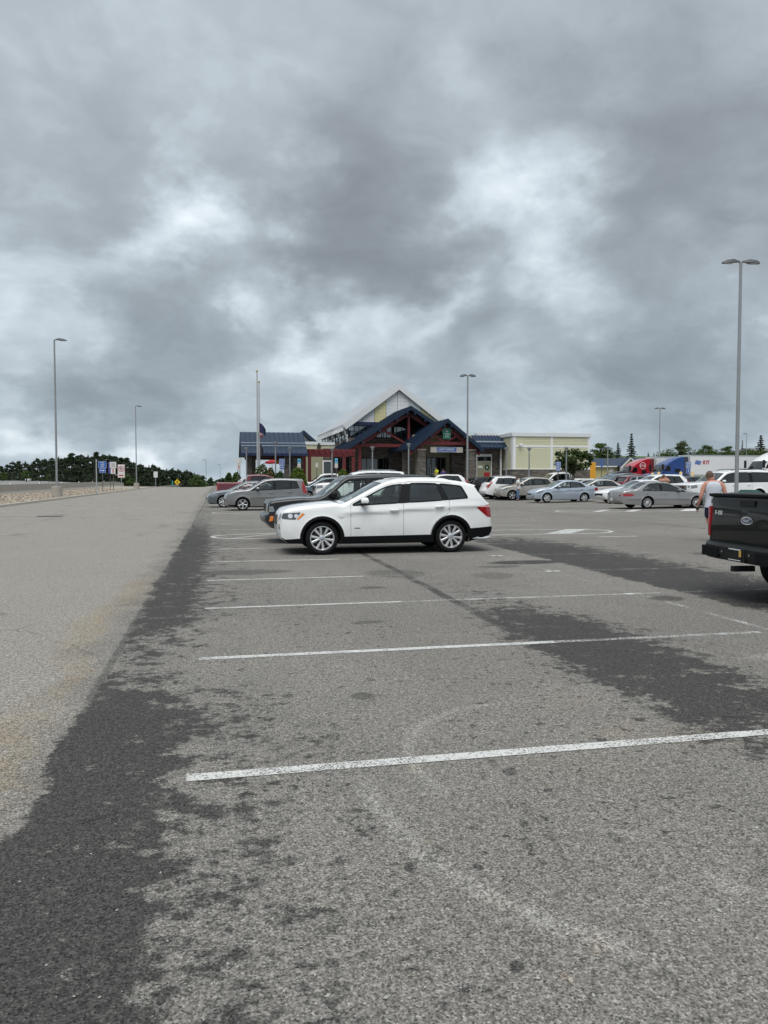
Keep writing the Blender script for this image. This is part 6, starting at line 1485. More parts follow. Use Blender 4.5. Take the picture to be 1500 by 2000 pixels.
def fuel_sign(label, px, D, y0, y1, ym, w, ang, zg=None, **kw):
    t = sign('exit_sign', label, px, D, zg, group='blue fuel and exit signs', **kw); z = t.location.z
    a, b_, c = zat(y0, D) - z, zat(ym, D) - z, zat(y1, D) - z; w = w / 1500 * D / 2
    o = board(t, 'sign_board', -w, w, b_ + .01, a, M_BLUES, border=M_SIGNW); hh = a - b_
    for i, s in enumerate(('FUEL', 'AND', 'EXIT')): stext(o, s, hh * .25, 0, a - hh * (.30 + .28 * i), M_SIGNW)
    o2 = board(t, 'arrow_board', -w * .82, w * .82, c, b_ - .01, M_BLUES, border=M_SIGNW); arrow(o2, 0, (b_ + c) / 2, min(w * 1.1, (b_ - c) * .75 if ang else w * 1.1), ang, M_SIGNW)
    post(t, a - .05); return t
fuel_sign('blue fuel and exit sign with right arrow on the gravel strip', 201, 86, 901, 923.5, 914.5, 15, 0, .2)
fuel_sign('blue fuel and exit sign with right arrow before the left canopy', 551, 63.5, 896, 917, 909.5, 11, 0)
fuel_sign('blue fuel and exit sign with right arrow at the leafy tree', 1089.5, 60, 902, 920, 913, 10.5, 0)
fuel_sign('blue fuel and exit sign with up arrow before the trailer', 1343.5, 63, 902, 925, 915, 10, R(90))
t = sign('lane_sign', 'white sign board over an up-arrow board beside the lane', 222, 96, .2)
z = .2; o = board(t, 'sign_board', -.42, .38, zat(914.5, 96) - z, zat(902, 96) - z, M_SIGNW, border=M_SBLK)
for i in range(2): b = MB(); b.box(-.24, .20, -.036, -.033, zat(907.2 + i * 4.0, 96) - z, zat(905.4 + i * 4.0, 96) - z); b.build('text_line', mat('sign_grey', (.22, .22, .22), .6), o)
o = board(t, 'arrow_board', -.30, .26, zat(925.5, 96) - z, zat(915, 96) - z, M_SIGNW); arrow(o, -.02, zat(920, 96) - z, .5, R(90), M_SRED); post(t, zat(903, 96) - z)
t = sign('side_sign', 'narrow violet sign edge behind the white lane sign', 216, 97, .2, yaw=R(-60)); board(t, 'sign_board', -.45, .45, zat(925, 97) - .2, zat(902, 97) - .2, mat('sign_violet', (.07, .06, .30), .5)); post(t, zat(903, 97) - .2)
t = sign('no_parking_sign', 'white no parking sign with crossed P and double arrow', 237.5, 104, .2); z = .2; D = 104
o = board(t, 'sign_board', -.46, .46, zat(933, D) - z, zat(907, D) - z, M_SIGNW, border=M_SRED); cz_ = zat(916, D) - z
b = MB(); b.lathe([(.30, -.04), (.37, -.04), (.37, -.036), (.30, -.036), (.30, -.04)], 24, 'y', (0, 0, cz_)); b.build('ring', M_SRED, o); stext(o, 'P', .55, 0, cz_ - .19, M_SBLK); b = MB(); b.bar((-.24, -.044, cz_ + .24), (.24, -.044, cz_ - .24), .004, .06, up=(1, 0, 1)); b.build('slash', M_SRED, o)
arrow(o, 0, zat(928.5, D) - z, .62, 0, M_SRED, two=True); post(t, zat(908, D) - z, m=M_GALV)
t = sign('sign_post', 'bare grey post standing in the gravel left of the blue sign', 189, 76, .2, cat='post'); post(t, zat(897, 76) - .2, .05, M_GALV)
t = sign('lane_sign', 'small white sign on a post near the crest of the lane', 304.5, 132, .1); board(t, 'sign_board', -.33, .33, zat(932.5, 132) - .1, zat(921, 132) - .1, M_SIGNW); post(t, zat(922, 132) - .1, m=M_GALV)
t = sign('warning_sign', 'yellow diamond warning sign beyond the crest of the lane', 346.5, 185, -1.0); zc_ = zat(941.5, 185) + 1.0
b = MB(); b.prism([(0, zc_ - .75), (.75, zc_), (0, zc_ + .75), (-.75, zc_)], -.03, -.02); o = b.build('sign_board', M_YEL, t); b = MB(); b.bar((0, -.035, zc_ - .4), (0, -.035, zc_ + .35), .01, .12, up=(1, 0, 0)); b.bar((-.22, -.036, zc_ - .1), (.22, -.036, zc_ + .15), .01, .12, up=(1, 0, 1)); b.build('symbol', M_SBLK, o); post(t, zc_)
t = sign('marker_sign', 'narrow green marker sign left of the yellow diamond', 337, 186, -1.0); board(t, 'sign_board', -.14, .14, zat(948, 186) + 1, zat(938.5, 186) + 1, mat('sign_teal', (.03, .30, .32), .5)); post(t, zat(939, 186) + 1)
for (px, D, y0, y1, lab) in ((584.5, 62, 896, 916, 'accessible parking sign post before the round bush'), (657, 63, 895, 914, 'accessible parking sign post before the red pergola end')):
    t = sign('accessible_sign', lab, px, D, group='accessible parking signs'); z = t.location.z; zm_ = zat(905, D) - z
    o = board(t, 'sign_board', -.12, .12, zm_, zat(y0, D) - z, mat('sign_cyan', (.16, .48, .60), .5)); b = MB(); b.disc((0, -.034, zat(900, D) - z), .075, 14, 'y'); b.build('symbol', M_BLUES, o); board(t, 'penalty_board', -.13, .13, zat(y1, D) - z, zm_ - .01, mat('sign_pale', (.62, .56, .55), .5)); post(t, zat(y0, D) - z, .03)
t = sign('small_sign', 'small cream sign on a post before the side door', 619, 63.5); z = t.location.z; board(t, 'sign_board', -.11, .11, zat(913, 63.5) - z, zat(904, 63.5) - z, mat('sign_cream', (.58, .56, .50), .5)); post(t, zat(904, 63.5) - z, .03)
t = sign('lane_sign', 'pair of white sign boards at the left end of the canopy', 467, 64); z = t.location.z; D = 64
o = board(t, 'sign_board', -.24, .24, zat(905.5, D) - z, zat(895, D) - z, M_SIGNW)
o = board(t, 'arrow_board', -.16, .16, zat(917, D) - z, zat(906.5, D) - z, M_SIGNW); arrow(o, 0, zat(912, D) - z, .30, R(90), M_SRED); post(t, zat(896, D) - z, .03, x=-.08); post(t, zat(896, D) - z, .03, x=.08)
t = sign('accessible_sign', 'thin blue sign turned edge-on by the small yellow garage', 1174, 80, yaw=R(42)); z = t.location.z; board(t, 'sign_board', -.25, .25, zat(914, 80) - z, zat(898, 80) - z, M_BLUES); post(t, zat(898, 80) - z, .04)
# ---------------------------------------------------------------- flagpoles
M_FP = mat('flagpole', (.48, .48, .48), .35, .3)
def flagpole(label, px, D, yt):
    x, y = at(px, D); z0 = rise(x, y); h = zat(yt, D) - z0; t = thing('flagpole', label, 'flagpole', (x, y, z0), 0, 'flagpoles')
    b = MB(); b.tube([(0, 0, 0), (0, 0, h - .1)], [.075, .045], 12); b.build('pole', M_FP, t, 50); b = MB(); b.ellip((0, 0, h - .04), (.09, .09, .09)); b.build('finial', mat('gilt', (.5, .38, .15), .3, .8), t, 60); return t, h, z0
t1, h1, z1 = flagpole('taller flagpole left of the blue canopy roof', 503.6, 61, 725); t2, h2, z2 = flagpole('shorter flagpole just right of the taller one', 507.2, 61.8, 746)
def flag(name, label, px, D, y0, y1, w, mats, sag):
    """cloth hanging slack from the halyard"""
    x, y = at(px, D); zt_, zb_ = zat(y0, D), zat(y1, D); t = thing(name, label, 'flag', (x, y, zb_), 0); H_ = zt_ - zb_; nu, nv = 9, 8; G = []
    for i in range(nu + 1):
        for j in range(nv + 1):
            u = i / nu; v = j / nv; xx = w * u * (1 - .25 * u); zz = H_ * v * (1 - .35 * u) + H_ * .3 * (1 - u) * 0 - sag * u * u * (1 - v * .2); G.append((xx, .10 * math.sin(u * 9 + v * 2) * u, zz))
    k = len(mats)
    for q in range(k):
        b = MB(); j0, j1 = nv * q // k, nv * (q + 1) // k; F = [(i * (nv + 1) + j, (i + 1) * (nv + 1) + j, (i + 1) * (nv + 1) + j + 1, i * (nv + 1) + j + 1) for i in range(nu) for j in range(j0, j1)]
        b.add(G, F); b.build('cloth', mats[q], t, 60)
M_NVF = mat('flag_navy', (.020, .022, .075), .8); M_FR = mat('flag_red', (.36, .03, .04), .8); M_FW = mat('flag_white', (.62, .60, .60), .8); M_FK = mat('flag_black', (.03, .03, .035), .8)
flag('flag', 'navy state flag at half mast with gold crest', 507.5, 61, 826, 845, .66, [M_NVF], .35)
flag('flag', 'red and white striped flag bunched under the navy one', 508.5, 61.6, 838, 853, .30, [M_FR, M_FW, M_FR, M_FW], .25)
flag('flag', 'small black flag low on the flagpole before the canopy roof', 508.5, 61, 866, 886, .34, [M_FK], .35)
# ---------------------------------------------------------------- bins, bollards, awning, garage
M_BIN = mat('bin_green', (.008, .060, .050), .5)
def bin_(label, px, D, zg=None, s=1.0):
    x, y = at(px, D); t = thing('litter_bin', label, 'bin', (x, y, rise(x, y) if zg is None else zg), .2, 'green litter bins')
    b = MB(); b.prism(rounded([(-.30 * s, -.30 * s), (.30 * s, -.30 * s), (.30 * s, .30 * s), (-.30 * s, .30 * s)], .08, 3), 0, .95 * s, 'z'); b.build('body', M_BIN, t, 40)
    b = MB(); b.add([(i * .34 * s * k, j * .34 * s * k, z) for (z, k) in ((.95 * s, 1), (1.03 * s, 1), (1.20 * s, .62)) for i, j in ((-1, -1), (1, -1), (1, 1), (-1, 1))], [(0, 1, 2, 3)[::-1], (8, 9, 10, 11)] + [(r * 4 + i, r * 4 + (i + 1) % 4, r * 4 + 4 + (i + 1) % 4, r * 4 + 4 + i) for r in (0, 1) for i in range(4)]); b.build('lid', M_BIN, t, bevel=.02)
    b = MB(); b.box(-.2 * s, .2 * s, -.345 * s, -.335 * s, .70 * s, .86 * s); b.build('flap', M_BLACK, t)
bin_('green litter bin left of the other at the concrete lamp base', 1456, 40.6, .0, .85); bin_('green litter bin right of the other at the concrete lamp base', 1470, 40.2, .0, .85)
bin_('dark green bin at the right porch column, left one', 925, 65); bin_('dark green bin at the right porch column, right one', 938, 65.2)
for px, y0, lab in ((1273.5, 923, 'yellow bollard under the red semi cab'), (1286, 921.5, 'yellow bollard before the blue semi bumper'), (1329, 921, 'yellow bollard right of the blue cab step'), (1352, 920.5, 'yellow bollard at the nose of the lettered trailer')):
    x, y = at(px, 84); t = thing('bollard', lab, 'bollard', (x, y, .85), 0, 'yellow bollards'); h = zat(y0, 84) - .85; b = MB(); b.lathe([(.16, 0), (.16, h - .1), (.10, h - .02), (0, h)], 14); b.build('post', mat('bollard_yellow', (.62, .44, .16), .6, var=.2), t, 40); b = MB(); b.lathe([(.165, h - .35), (.165, h - .25)], 14); b.build('band', M_SIGNW, t)
x, y = at(532, 76); t = thing('patio_umbrella', 'red patio umbrella glimpsed under the blue canopy roof', 'umbrella', (x, y, .8)); zt_ = zat(896.5, 76) - .8
b = MB(); n = 10; V = [(0, 0, zt_)] + [(.72 * math.cos(2 * math.pi * i / n), .72 * math.sin(2 * math.pi * i / n), zt_ - .30) for i in range(n)] + [(.72 * math.cos(2 * math.pi * i / n), .72 * math.sin(2 * math.pi * i / n), zt_ - .45 - .05 * (i % 2)) for i in range(n)]
b.add(V, [(0, 1 + i, 1 + (i + 1) % n) for i in range(n)] + [(1 + i, 1 + n + i, 1 + n + (i + 1) % n, 1 + (i + 1) % n) for i in range(n)]); b.build('canopy', mat('umbrella_red', (.32, .012, .016), .7), t); b = MB(); b.tube([(0, 0, 0), (0, 0, zt_)], .025, 8); b.build('pole', M_PED, t)
x, y = at(543, 72); t = thing('yellow_placard', 'small yellow placard beside the red patio umbrella', 'placard', (x, y, .8)); b = MB(); b.box(-.15, .15, -.02, .02, zat(905, 72) - .8, zat(897.5, 72) - .8); b.build('panel', M_YEL, t); b = MB(); b.tube([(0, .03, 0), (0, .03, 1.3)], .02, 6); b.build('post', M_POSTD, t)
# garage
YGa = 108.0; gx0, gze = H(1158, 911.5, YGa); gx1 = H(1203, 911, YGa)[0]; gx2 = H(1246, 909, YGa - 1.5)[0]; gzr = H(1195, 895, YGa + 4)[1]
gar = thing('garage', 'small yellow garage with blue roof and white doors left of the red semi', 'garage', (gx0, YGa, .5)); GO = Vector((gx0, YGa, .5))
def gp(mb, name, m, parent=None): mb.v = [tuple(Vector(v) - GO) for v in mb.v]; return mb.build(name, m, parent or gar)
M_SIDG = mat('siding_yellow', (.50, .46, .23), .7)
b = MB(); b.box(gx0 + .3, gx1 + .3, YGa, YGa + 8, .5, gze - .05); wl_ = gp(b, 'wall', M_SIDG)
nb_ = 9
for i in range(nb_):
    z0, z1 = .8 + (gze - .85) * i / nb_, .8 + (gze - .85) * (i + 1) / nb_; b = MB(); b.add([(gx0 + .3, YGa - .03, z0), (gx1, YGa - .03, z0), (gx1, YGa - .005, z1), (gx0 + .3, YGa - .005, z1)], [(0, 1, 2, 3)]); gp(b, 'siding_board', M_SIDG, gar)
b = MB(); b.box(gx0 - .1, gx1 + .3, YGa - .5, YGa - .3, gze - .05, gze + .12); gp(b, 'eave_board', M_CAP)
b = MB(); b.add([(x, y, z) for x in (gx0 - .1, gx2) for (y, z) in ((YGa - .5, gze + .12), (YGa + 4, gzr), (YGa + 8.5, gze + .12))], [(0, 3, 4, 1), (1, 4, 5, 2), (0, 1, 2), (3, 5, 4)]); gp(b, 'roof', M_ROOFB)
gc = ((gx1 + gx2) / 2, H(1224.5, 893, YGa - 1.5)[1]); b = MB(); b.prism([(gx1, .5), (gx2, .5), (gx2, gze), (gc[0], gc[1] - .2), (gx1, gze)], YGa - 1.5, YGa - .9); gp(b, 'front_gable', M_SIDG)
for i in range(12):
    z0, z1 = .8 + i * (gc[1] - .8) / 12.0, .8 + (i + 1) * (gc[1] - .8) / 12.0; f = lambda z: 0 if z < gze else (z - gze) / (gc[1] - .2 - gze) * (gx2 - gx1) / 2
    if z1 > gc[1] - .25: continue
    b = MB(); b.add([(gx1 + f(z0) + .02, YGa - 1.53, z0), (gx2 - f(z0) - .02, YGa - 1.53, z0), (gx2 - f(z1) - .02, YGa - 1.505, z1), (gx1 + f(z1) + .02, YGa - 1.505, z1)], [(0, 1, 2, 3)]); gp(b, 'siding_board', M_SIDG)
for s in (-1, 1):
    e = (gx1 - .25, gze - .15) if s < 0 else (gx2 + .25, gze - .15); b = MB(); b.bar((gc[0], YGa - 1.2, gc[1] - .02), (e[0], YGa - 1.2, e[1]), 1.1, .12, up=(0, 0, 1)); gp(b, 'gable_roof', M_ROOFB)
    b = MB(); b.bar((gc[0], YGa - 1.85, gc[1] - .12), (e[0], YGa - 1.85, e[1] - .10), .06, .16, up=(0, 0, 1)); gp(b, 'barge_board', M_CAP)
dx0 = H(1211.5, 915, YGa - 1.5)[0]; dx1 = H(1229, 915, YGa - 1.5)[0]; dz1 = H(1220, 912, YGa - 1.5)[1]; b = MB(); b.box(dx0, dx1, YGa - 1.58, YGa - 1.5, .6, dz1); dg = gp(b, 'garage_door', M_CAP)
for i in range(4): b = MB(); b.box(dx0 + .05, dx1 - .05, YGa - 1.60, YGa - 1.57, .7 + i * (dz1 - .75) / 4, .62 + (i + 1) * (dz1 - .75) / 4); b.v = [tuple(Vector(v) - GO) for v in b.v]; b.build('door_panel', M_WHITE, dg)
wx = H(1194, 918, YGa)[0]; b = MB(); b.box(wx - .35, wx + .3, YGa - .08, YGa - .02, H(1194, 922, YGa)[1], H(1194, 915.5, YGa)[1]); gp(b, 'window', M_WHITE)
b = MB(); q = [(H(1228, 905, 114)[0], .5), (H(1300, 905, 114)[0], H(1300, 893, 114)[1])]; b.box(q[0][0], q[1][0], 114, 121, .5, q[1][1] - 1.2); gp(b, 'rear_wing', M_SIDG)
b = MB(); b.add([(x, y, z) for x in (q[0][0], q[1][0] + .3) for (y, z) in ((113.4, q[1][1] - 1.25), (117.5, q[1][1]), (121.6, q[1][1] - 1.25))], [(0, 3, 4, 1), (1, 4, 5, 2), (0, 1, 2), (3, 5, 4)]); gp(b, 'rear_roof', M_ROOFB)
# yellow box truck end behind the siding block
x, y = at(1158, 96); t = thing('box_truck', 'yellow box truck end past the corner of the siding wall', 'truck', (x - 1.6, y, .6)); M_BXY = mat('truck_yellow', (.62, .30, .02), .5)
b = MB(); b.box(-3.4, 1.95, 0, 2.4, .9, zat(903, 96) - .6); b.build('cargo_box', M_BXY, t, bevel=.04); b = MB(); b.box(-3.3, 1.9, .1, 2.3, .45, .9); b.build('chassis', M_WELL, t); b = MB(); b.box(-5.0, -3.45, .1, 2.3, .5, 2.3); b.build('cab', M_BXY, t, bevel=.15)
wm_ = wheel_meshes(.42, .26, .25, ('s', 5), M_RIMD)
for xx in (-4.3, .9):
    o = obj('wheel', wm_[0], t, (xx, .2, .42)); obj('tyre', wm_[1], o); obj('rim', wm_[2], o)
# ---------------------------------------------------------------- semi trucks
def semi(label, px, D, pt, zg, decal=None, mirror_m=None, name='semi_tractor'):
    """conventional sleeper tractor, nose to -x; px is the column of the windshield foot"""
    x, y = at(px, D); t = thing(name, label, 'truck', (x - 2.1, y + 1.25, zg)); w = 1.22
    path, nm = smooth_path([(.05, .45, '!'), (0, .8), (.04, 1.2), (.25, 1.42), (1.0, 1.62), (2.1, 1.80, 'ws!'), (2.62, 2.46), (2.82, 2.68, 'wt!'), (3.3, 3.05), (4.05, 3.45), (4.65, 3.66), (5.15, 3.72, '!'), (5.15, .95, '!')], .12)
    n = len(path); yf = [-1, -.92, -.6, 0, .6, .92, 1]; V = []; b = MB()
    def hw_(x_): return w * (.80 + .20 * sstep(x_, .2, 2.4))
    for (px_, pz) in path:
        for q in yf: V.append((px_ + (.14 * (q * q) if px_ < 2.8 else .05 * q * q), q * hw_(px_), pz - .10 * abs(q) ** 6))
    k = len(yf); skip = []
    F = []; G = []
    for i in range(n - 1):
        for j in range(k - 1):
            f = (i * k + j, (i + 1) * k + j, (i + 1) * k + j + 1, i * k + j + 1); (G if nm['ws'] <= i < nm['wt'] and 0 < j < k - 2 else F).append(f)
    side = [i * k for i in range(n)] + []
    F.append(tuple(i * k for i in range(n))[::-1]); F.append(tuple(i * k + k - 1 for i in range(n)))
    me = bpy.data.meshes.new('cab'); me.from_pydata(V, [], F); me.materials.append(pt); shade(me, 35); cab = obj('cab', me, t)
    me = bpy.data.meshes.new('windshield'); me.from_pydata(V, [], G); me.materials.append(G_STORE); obj('windshield', me, t)
    for s in (-1, 1):
        yy = s * (w + .004)
        sw = MB(); sw.prism([(2.60, 1.92), (3.38, 1.92), (3.38, 2.52), (2.92, 2.52)], yy, yy + s * .01); sw.build('side_window', M_GLOSSB, t)
        dg_ = MB(); ribbon(dg_, densify([(2.35, .9), (3.45, .9), (3.45, 2.6), (2.9, 2.6), (2.35, 1.9)], .2), .02, lambda a, c: (a, yy + s * .004, c)); dg_.build('door_gap', M_SEAM, t, fix=False)
        fr = MB(); fr.box(5.17, 5.75, min(s * 1.0, s * 1.2), max(s * 1.0, s * 1.2), .9, 3.62); fr.build('side_fairing', mirror_m or pt, t)
        mr = MB(); mr.box(2.15, 2.35, min(s * 1.32, s * 1.5), max(s * 1.32, s * 1.5), 1.95, 2.75); mr.build('mirror', M_BLACK, t, bevel=.04)
        tk = MB(); tk.tube([(3.0, s * 1.0, .75), (4.6, s * 1.0, .75)], .32, 14); tk.build('fuel_tank', M_CHROME, t, 50)
        lp = MB(); lp.add([(.12, s * .75, 1.10), (.55, s * 1.06, 1.15), (.70, s * 1.09, 1.40), (.2, s * .78, 1.34)], [(0, 1, 2, 3)]); lp.build('headlight', M_LAMP, t)
        vt = MB(); vt.box(4.0, 4.7, min(yy, yy + s * .012), max(yy, yy + s * .012), 1.75, 2.2); vt.build('sleeper_window', M_BLACK, t)
        for xx in (1.1, 5.9, 7.2):
            o = obj('wheel', SEMI_W[0], t, (xx, s * 1.02, .5), (0, 0, 0 if s < 0 else math.pi)); obj('tyre', SEMI_W[1], o); obj('rim', SEMI_W[2], o)
    ch = MB(); ch.box(.3, 8.0, -.45, .45, .55, .95); ch.build('chassis', M_WELL, t); bm_ = MB(); bm_.box(-.08, .35, -1.15, 1.15, .35, .75); bm_.build('bumper', M_TRIM, t, bevel=.06)
    gr = MB(); gr.box(-.02, .06, -.5, .5, .8, 1.45); gr.build('grille', M_BLACK, t)
    bk = MB(); bk.box(5.16, 5.2, -1.15, 1.15, .95, 3.65); bk.build('rear_wall', M_WELL, t)
    return t
SEMI_W = wheel_meshes(.50, .29, .30, ('s', 6), M_RIMD)
P_RED = paint('semi_red', (.42, .012, .022), rough=.3); P_SBLUE = paint('semi_blue', (.010, .055, .24), .2, .3); P_RDARK = paint('semi_dark_red', (.14, .008, .014)); P_NDARK = paint('semi_navy', (.012, .016, .035))
rs = semi('red semi tractor with a stop sign decal on its sleeper', 1226, 97, P_RED, .50, mirror_m=P_RDARK)
oc_ = [(4.15 + .46 * math.cos(R(22.5 + 45 * i)), 2.75 + .46 * math.sin(R(22.5 + 45 * i))) for i in range(8)]
b = MB(); b.prism(oc_, -1.236, -1.230); o = b.build('stop_decal', mat('decal_red', (.42, .02, .03), .5), rs); b = MB(); ribbon(b, [(4.15 + (a - 4.15) * .93, 2.75 + (c - 2.75) * .93) for a, c in oc_], .06, lambda a, c: (a, -1.240, c)); b.build('decal_border', M_SIGNW, o, fix=False); text('decal_lettering', 'STOP', .32, M_SIGNW, o, (4.15, -1.243, 2.64), (R(90), 0, 0), bold=.008)
semi('blue semi tractor coupled to the lettered white trailer', 1290, 92, P_SBLUE, .60, mirror_m=P_NDARK)
semi('white semi tractor just entering the right edge of the picture', 1486, 78, P_WHITE, .75)
def trailer(label, px, D, L, zg, ytop, lettering=False):
    x, y = at(px, D); t = thing('semi_trailer', label, 'trailer', (x, y, zg)); h = zat(ytop, D) - zg
    M_TRL = mat('trailer_white', (.66, .67, .68), .42, var=.05, vscale=1.2)
    b = MB(); b.box(0, L, 0, 2.55, 1.15, h); b.build('box', M_TRL, t, bevel=.03)
    for i in range(int(L / 1.22)): b = MB(); b.box(.6 + i * 1.22, .63 + i * 1.22, -.012, 0, 1.3, h - .12); b.build('side_rib', M_TRL, t)
    b = MB(); b.box(0, L, -.02, .02, 1.10, 1.26); b.build('bottom_rail', M_GALV, t); b = MB(); b.box(0, L, -.02, .01, h - .12, h + .01); b.build('top_rail', M_GALV, t)
    b = MB(); b.box(2.0, 2.2, .3, .5, .05, 1.15); b.build('landing_gear', M_WELL, t)
    for xx in (L - 3.2, L - 1.9):
        for yy in (.25, 2.3): o = obj('wheel', SEMI_W[0], t, (xx, yy, .5), (0, 0, 0 if yy < 1 else math.pi)); obj('tyre', SEMI_W[1], o); obj('rim', SEMI_W[2], o)
    if lettering:
        text('trailer_lettering', 'RTI', .60, mat('rti_red', (.42, .02, .06), .5), t, (1.62, -.03, h - 1.10), (R(90), 0, 0), shear=.3, bold=.02, align='LEFT')
        for i in range(3):
            b = MB(); n = 10; V = []
            for k in range(n + 1):
                u = k / n; zz = h - .70 - i * .16 + .05 * math.sin(u * 6.0) ; xx = .72 + u * .80 - i * .06; V += [(xx, -.03, zz), (xx - .03, -.03, zz - .11)]
            b.add(V, [(2 * k, 2 * k + 1, 2 * k + 3, 2 * k + 2) for k in range(n)]); b.build('wave_emblem', mat('rti_blue', (.03, .12, .42), .5), t)
    return t
trailer('white box trailer of the red semi, behind the blue cab', 1281, 98.5, 13.5, .85, 891.5); trailer('long white box trailer lettered in red on the right', 1347, 93, 16.1, .85, 888.5, True)
# two things far away on the highway
r = park('van', 'white van far off on the highway beyond the barrier', 'van', vary('crv'), -1, 'nose', 230, 330, P_WHITE, dz=-.1)
x, y = at(56, 230); t = thing('highway_board', 'small white board at the far side of the highway', 'board', (x, y, 1.0)); b = MB(); b.box(-.9, .9, -.05, .05, zat(938, 230) - 1.0 - .05, zat(934.8, 230) - 1.0); b.build('panel', M_SIGNW, t); b = MB(); b.box(-.04, .04, -.03, .03, -.2, .5); b.build('post', M_GALV, t)
# ---------------------------------------------------------------- vegetation
def leaf_mat(name, lo, hi, rough=.7):
    m = bpy.data.materials.new(name); m.use_nodes = True; k = NT(m.node_tree); b = m.node_tree.nodes['Principled BSDF']
    k.put(b.inputs['Base Color'], k.ramp(k.n('ShaderNodeNewGeometry').outputs['Random Per Island'], [(0, lo), (1, hi)])); b.inputs['Roughness'].default_value = rough; b.inputs['Specular IOR Level'].default_value = .25
    MAT[name] = m; return m
L_PINE = leaf_mat('pine_needles', (.016, .028, .015), (.046, .070, .034)); L_SPR = leaf_mat('spruce_needles', (.018, .030, .018), (.045, .062, .035)); L_DEC = leaf_mat('leaves_green', (.035, .065, .015), (.095, .150, .035))
L_BUSH = leaf_mat('bush_leaves', (.050, .085, .010), (.13, .185, .025)); L_TREE = leaf_mat('tree_leaves', (.022, .042, .014), (.085, .125, .035)); L_RHO = leaf_mat('shrub_leaves', (.022, .050, .016), (.075, .120, .035)); L_WIL = leaf_mat('pale_leaves', (.065, .090, .040), (.130, .165, .075))
L_BLOS = leaf_mat('white_blossom', (.55, .50, .48), (.75, .72, .70)); L_BLOP = leaf_mat('coral_blossom', (.45, .14, .07), (.55, .25, .15)); M_BARK = mat('bark', (.075, .058, .045), .9, var=.3, vscale=6)
def quads(P, size, rnd, flat=0.0, asp=1.6):
    """many small leaf faces at the given points"""
    b = MB(); V = []; F = []
    for p in P:
        a = Vector((rnd.gauss(0, 1), rnd.gauss(0, 1), rnd.gauss(0, 1) * (1 - flat))).normalized(); c = a.orthogonal().normalized(); d = a.cross(c); th = rnd.random() * 6.28
        u = c * math.cos(th) + d * math.sin(th); w = a.cross(u); s = size * (.6 + .8 * rnd.random()); u = u * s * asp * .5; w = w * s * .5; q = Vector(p); n = len(V)
        V += [tuple(q - u), tuple(q + w), tuple(q + u), tuple(q - w)]; F.append((n, n + 1, n + 2, n + 3))
    b.v = V; b.f = F; return b
def clump(rnd, c, r, n, shell=.55):
    out = []
    for _ in range(n):
        d = Vector((rnd.gauss(0, 1), rnd.gauss(0, 1), rnd.gauss(0, 1))).normalized() * (shell + (1 - shell) * rnd.random()); out.append((c[0] + d.x * r[0], c[1] + d.y * r[1], c[2] + d.z * r[2]))
    return out
def tree_meshes(kind, seed):
    """unit-height tree: returns trunk mesh and crown mesh"""
    rnd = random.Random(seed); P = []; tk = MB()
    if kind == 'spruce':
        tk.tube([(0, 0, 0), (0, 0, .95)], [.022, .004], 7)
        nl = 13
        for i in range(nl):
            t = i / (nl - 1); z = .08 + .90 * t; R_ = .25 * (1 - t) ** .9 * (.70 + .6 * rnd.random()) + .008; nb = 8 if t < .7 else 5
            for j in range(nb):
                a = 6.28 * j / nb + rnd.random() * .6; L = R_ * (.30 + .95 * rnd.random()); tk.tube([(0, 0, z), (math.cos(a) * L * .8, math.sin(a) * L * .8, z - L * .28)], [.004, .002], 3)
                for k in range(13):
                    u = (k + .6) / 13; P.append((math.cos(a) * L * u + rnd.gauss(0, .008), math.sin(a) * L * u + rnd.gauss(0, .008), z - L * .34 * u + rnd.gauss(0, .006)))
        cr = quads(P, .030, rnd, .35, 2.2); m = L_SPR
    elif kind == 'pine':
        tk.tube([(0, 0, 0), (.01, 0, .5), (0, .01, .92)], [.022, .016, .004], 7)
        for i in range(26):
            t = rnd.random() ** .95; z = .03 + .93 * t; rad = .22 * (1 - t ** 2.2) * (.5 + .6 * rnd.random()) + .01; a = rnd.random() * 6.28; c = (math.cos(a) * rad, math.sin(a) * rad, z); s = .075 * (1.25 - .6 * t)
            tk.tube([(0, 0, z - .04), c], [.006, .003], 4); P += clump(rnd, c, (s * 1.35, s * 1.35, s * .75), 80, .25)
        P += clump(rnd, (0, 0, .95), (.03, .03, .06), 25, .1); cr = quads(P, .024, rnd, .2, 1.9); m = L_PINE
    else:
        tk.tube([(0, 0, 0), (.01, .01, .32), (0, 0, .6)], [.032, .024, .010], 8)
        for i in range(20):
            t = rnd.random(); z = .34 + .54 * t; rad = .30 * math.sin(math.pi * min(1, .25 + .72 * t)) * (.35 + .65 * rnd.random()); a = rnd.random() * 6.28; c = (math.cos(a) * rad, math.sin(a) * rad, z); s = .085 + .06 * rnd.random()
            tk.tube([(0, 0, .25 + .2 * t), (c[0] * .6, c[1] * .6, z - .05), c], [.012, .007, .003], 4); P += clump(rnd, c, (s, s, s * .8), 190, .4)
        cr = quads(P, .021, rnd, 0, 1.5); m = L_DEC
    return tk.mesh('trunk', M_BARK, 60, fix=False), cr.mesh('crown', m, None, fix=False)
TM = {(k, s): tree_meshes(k, s * 7 + 3) for k, c in (('spruce', 3), ('pine', 5), ('leafy', 4)) for s in range(c)}
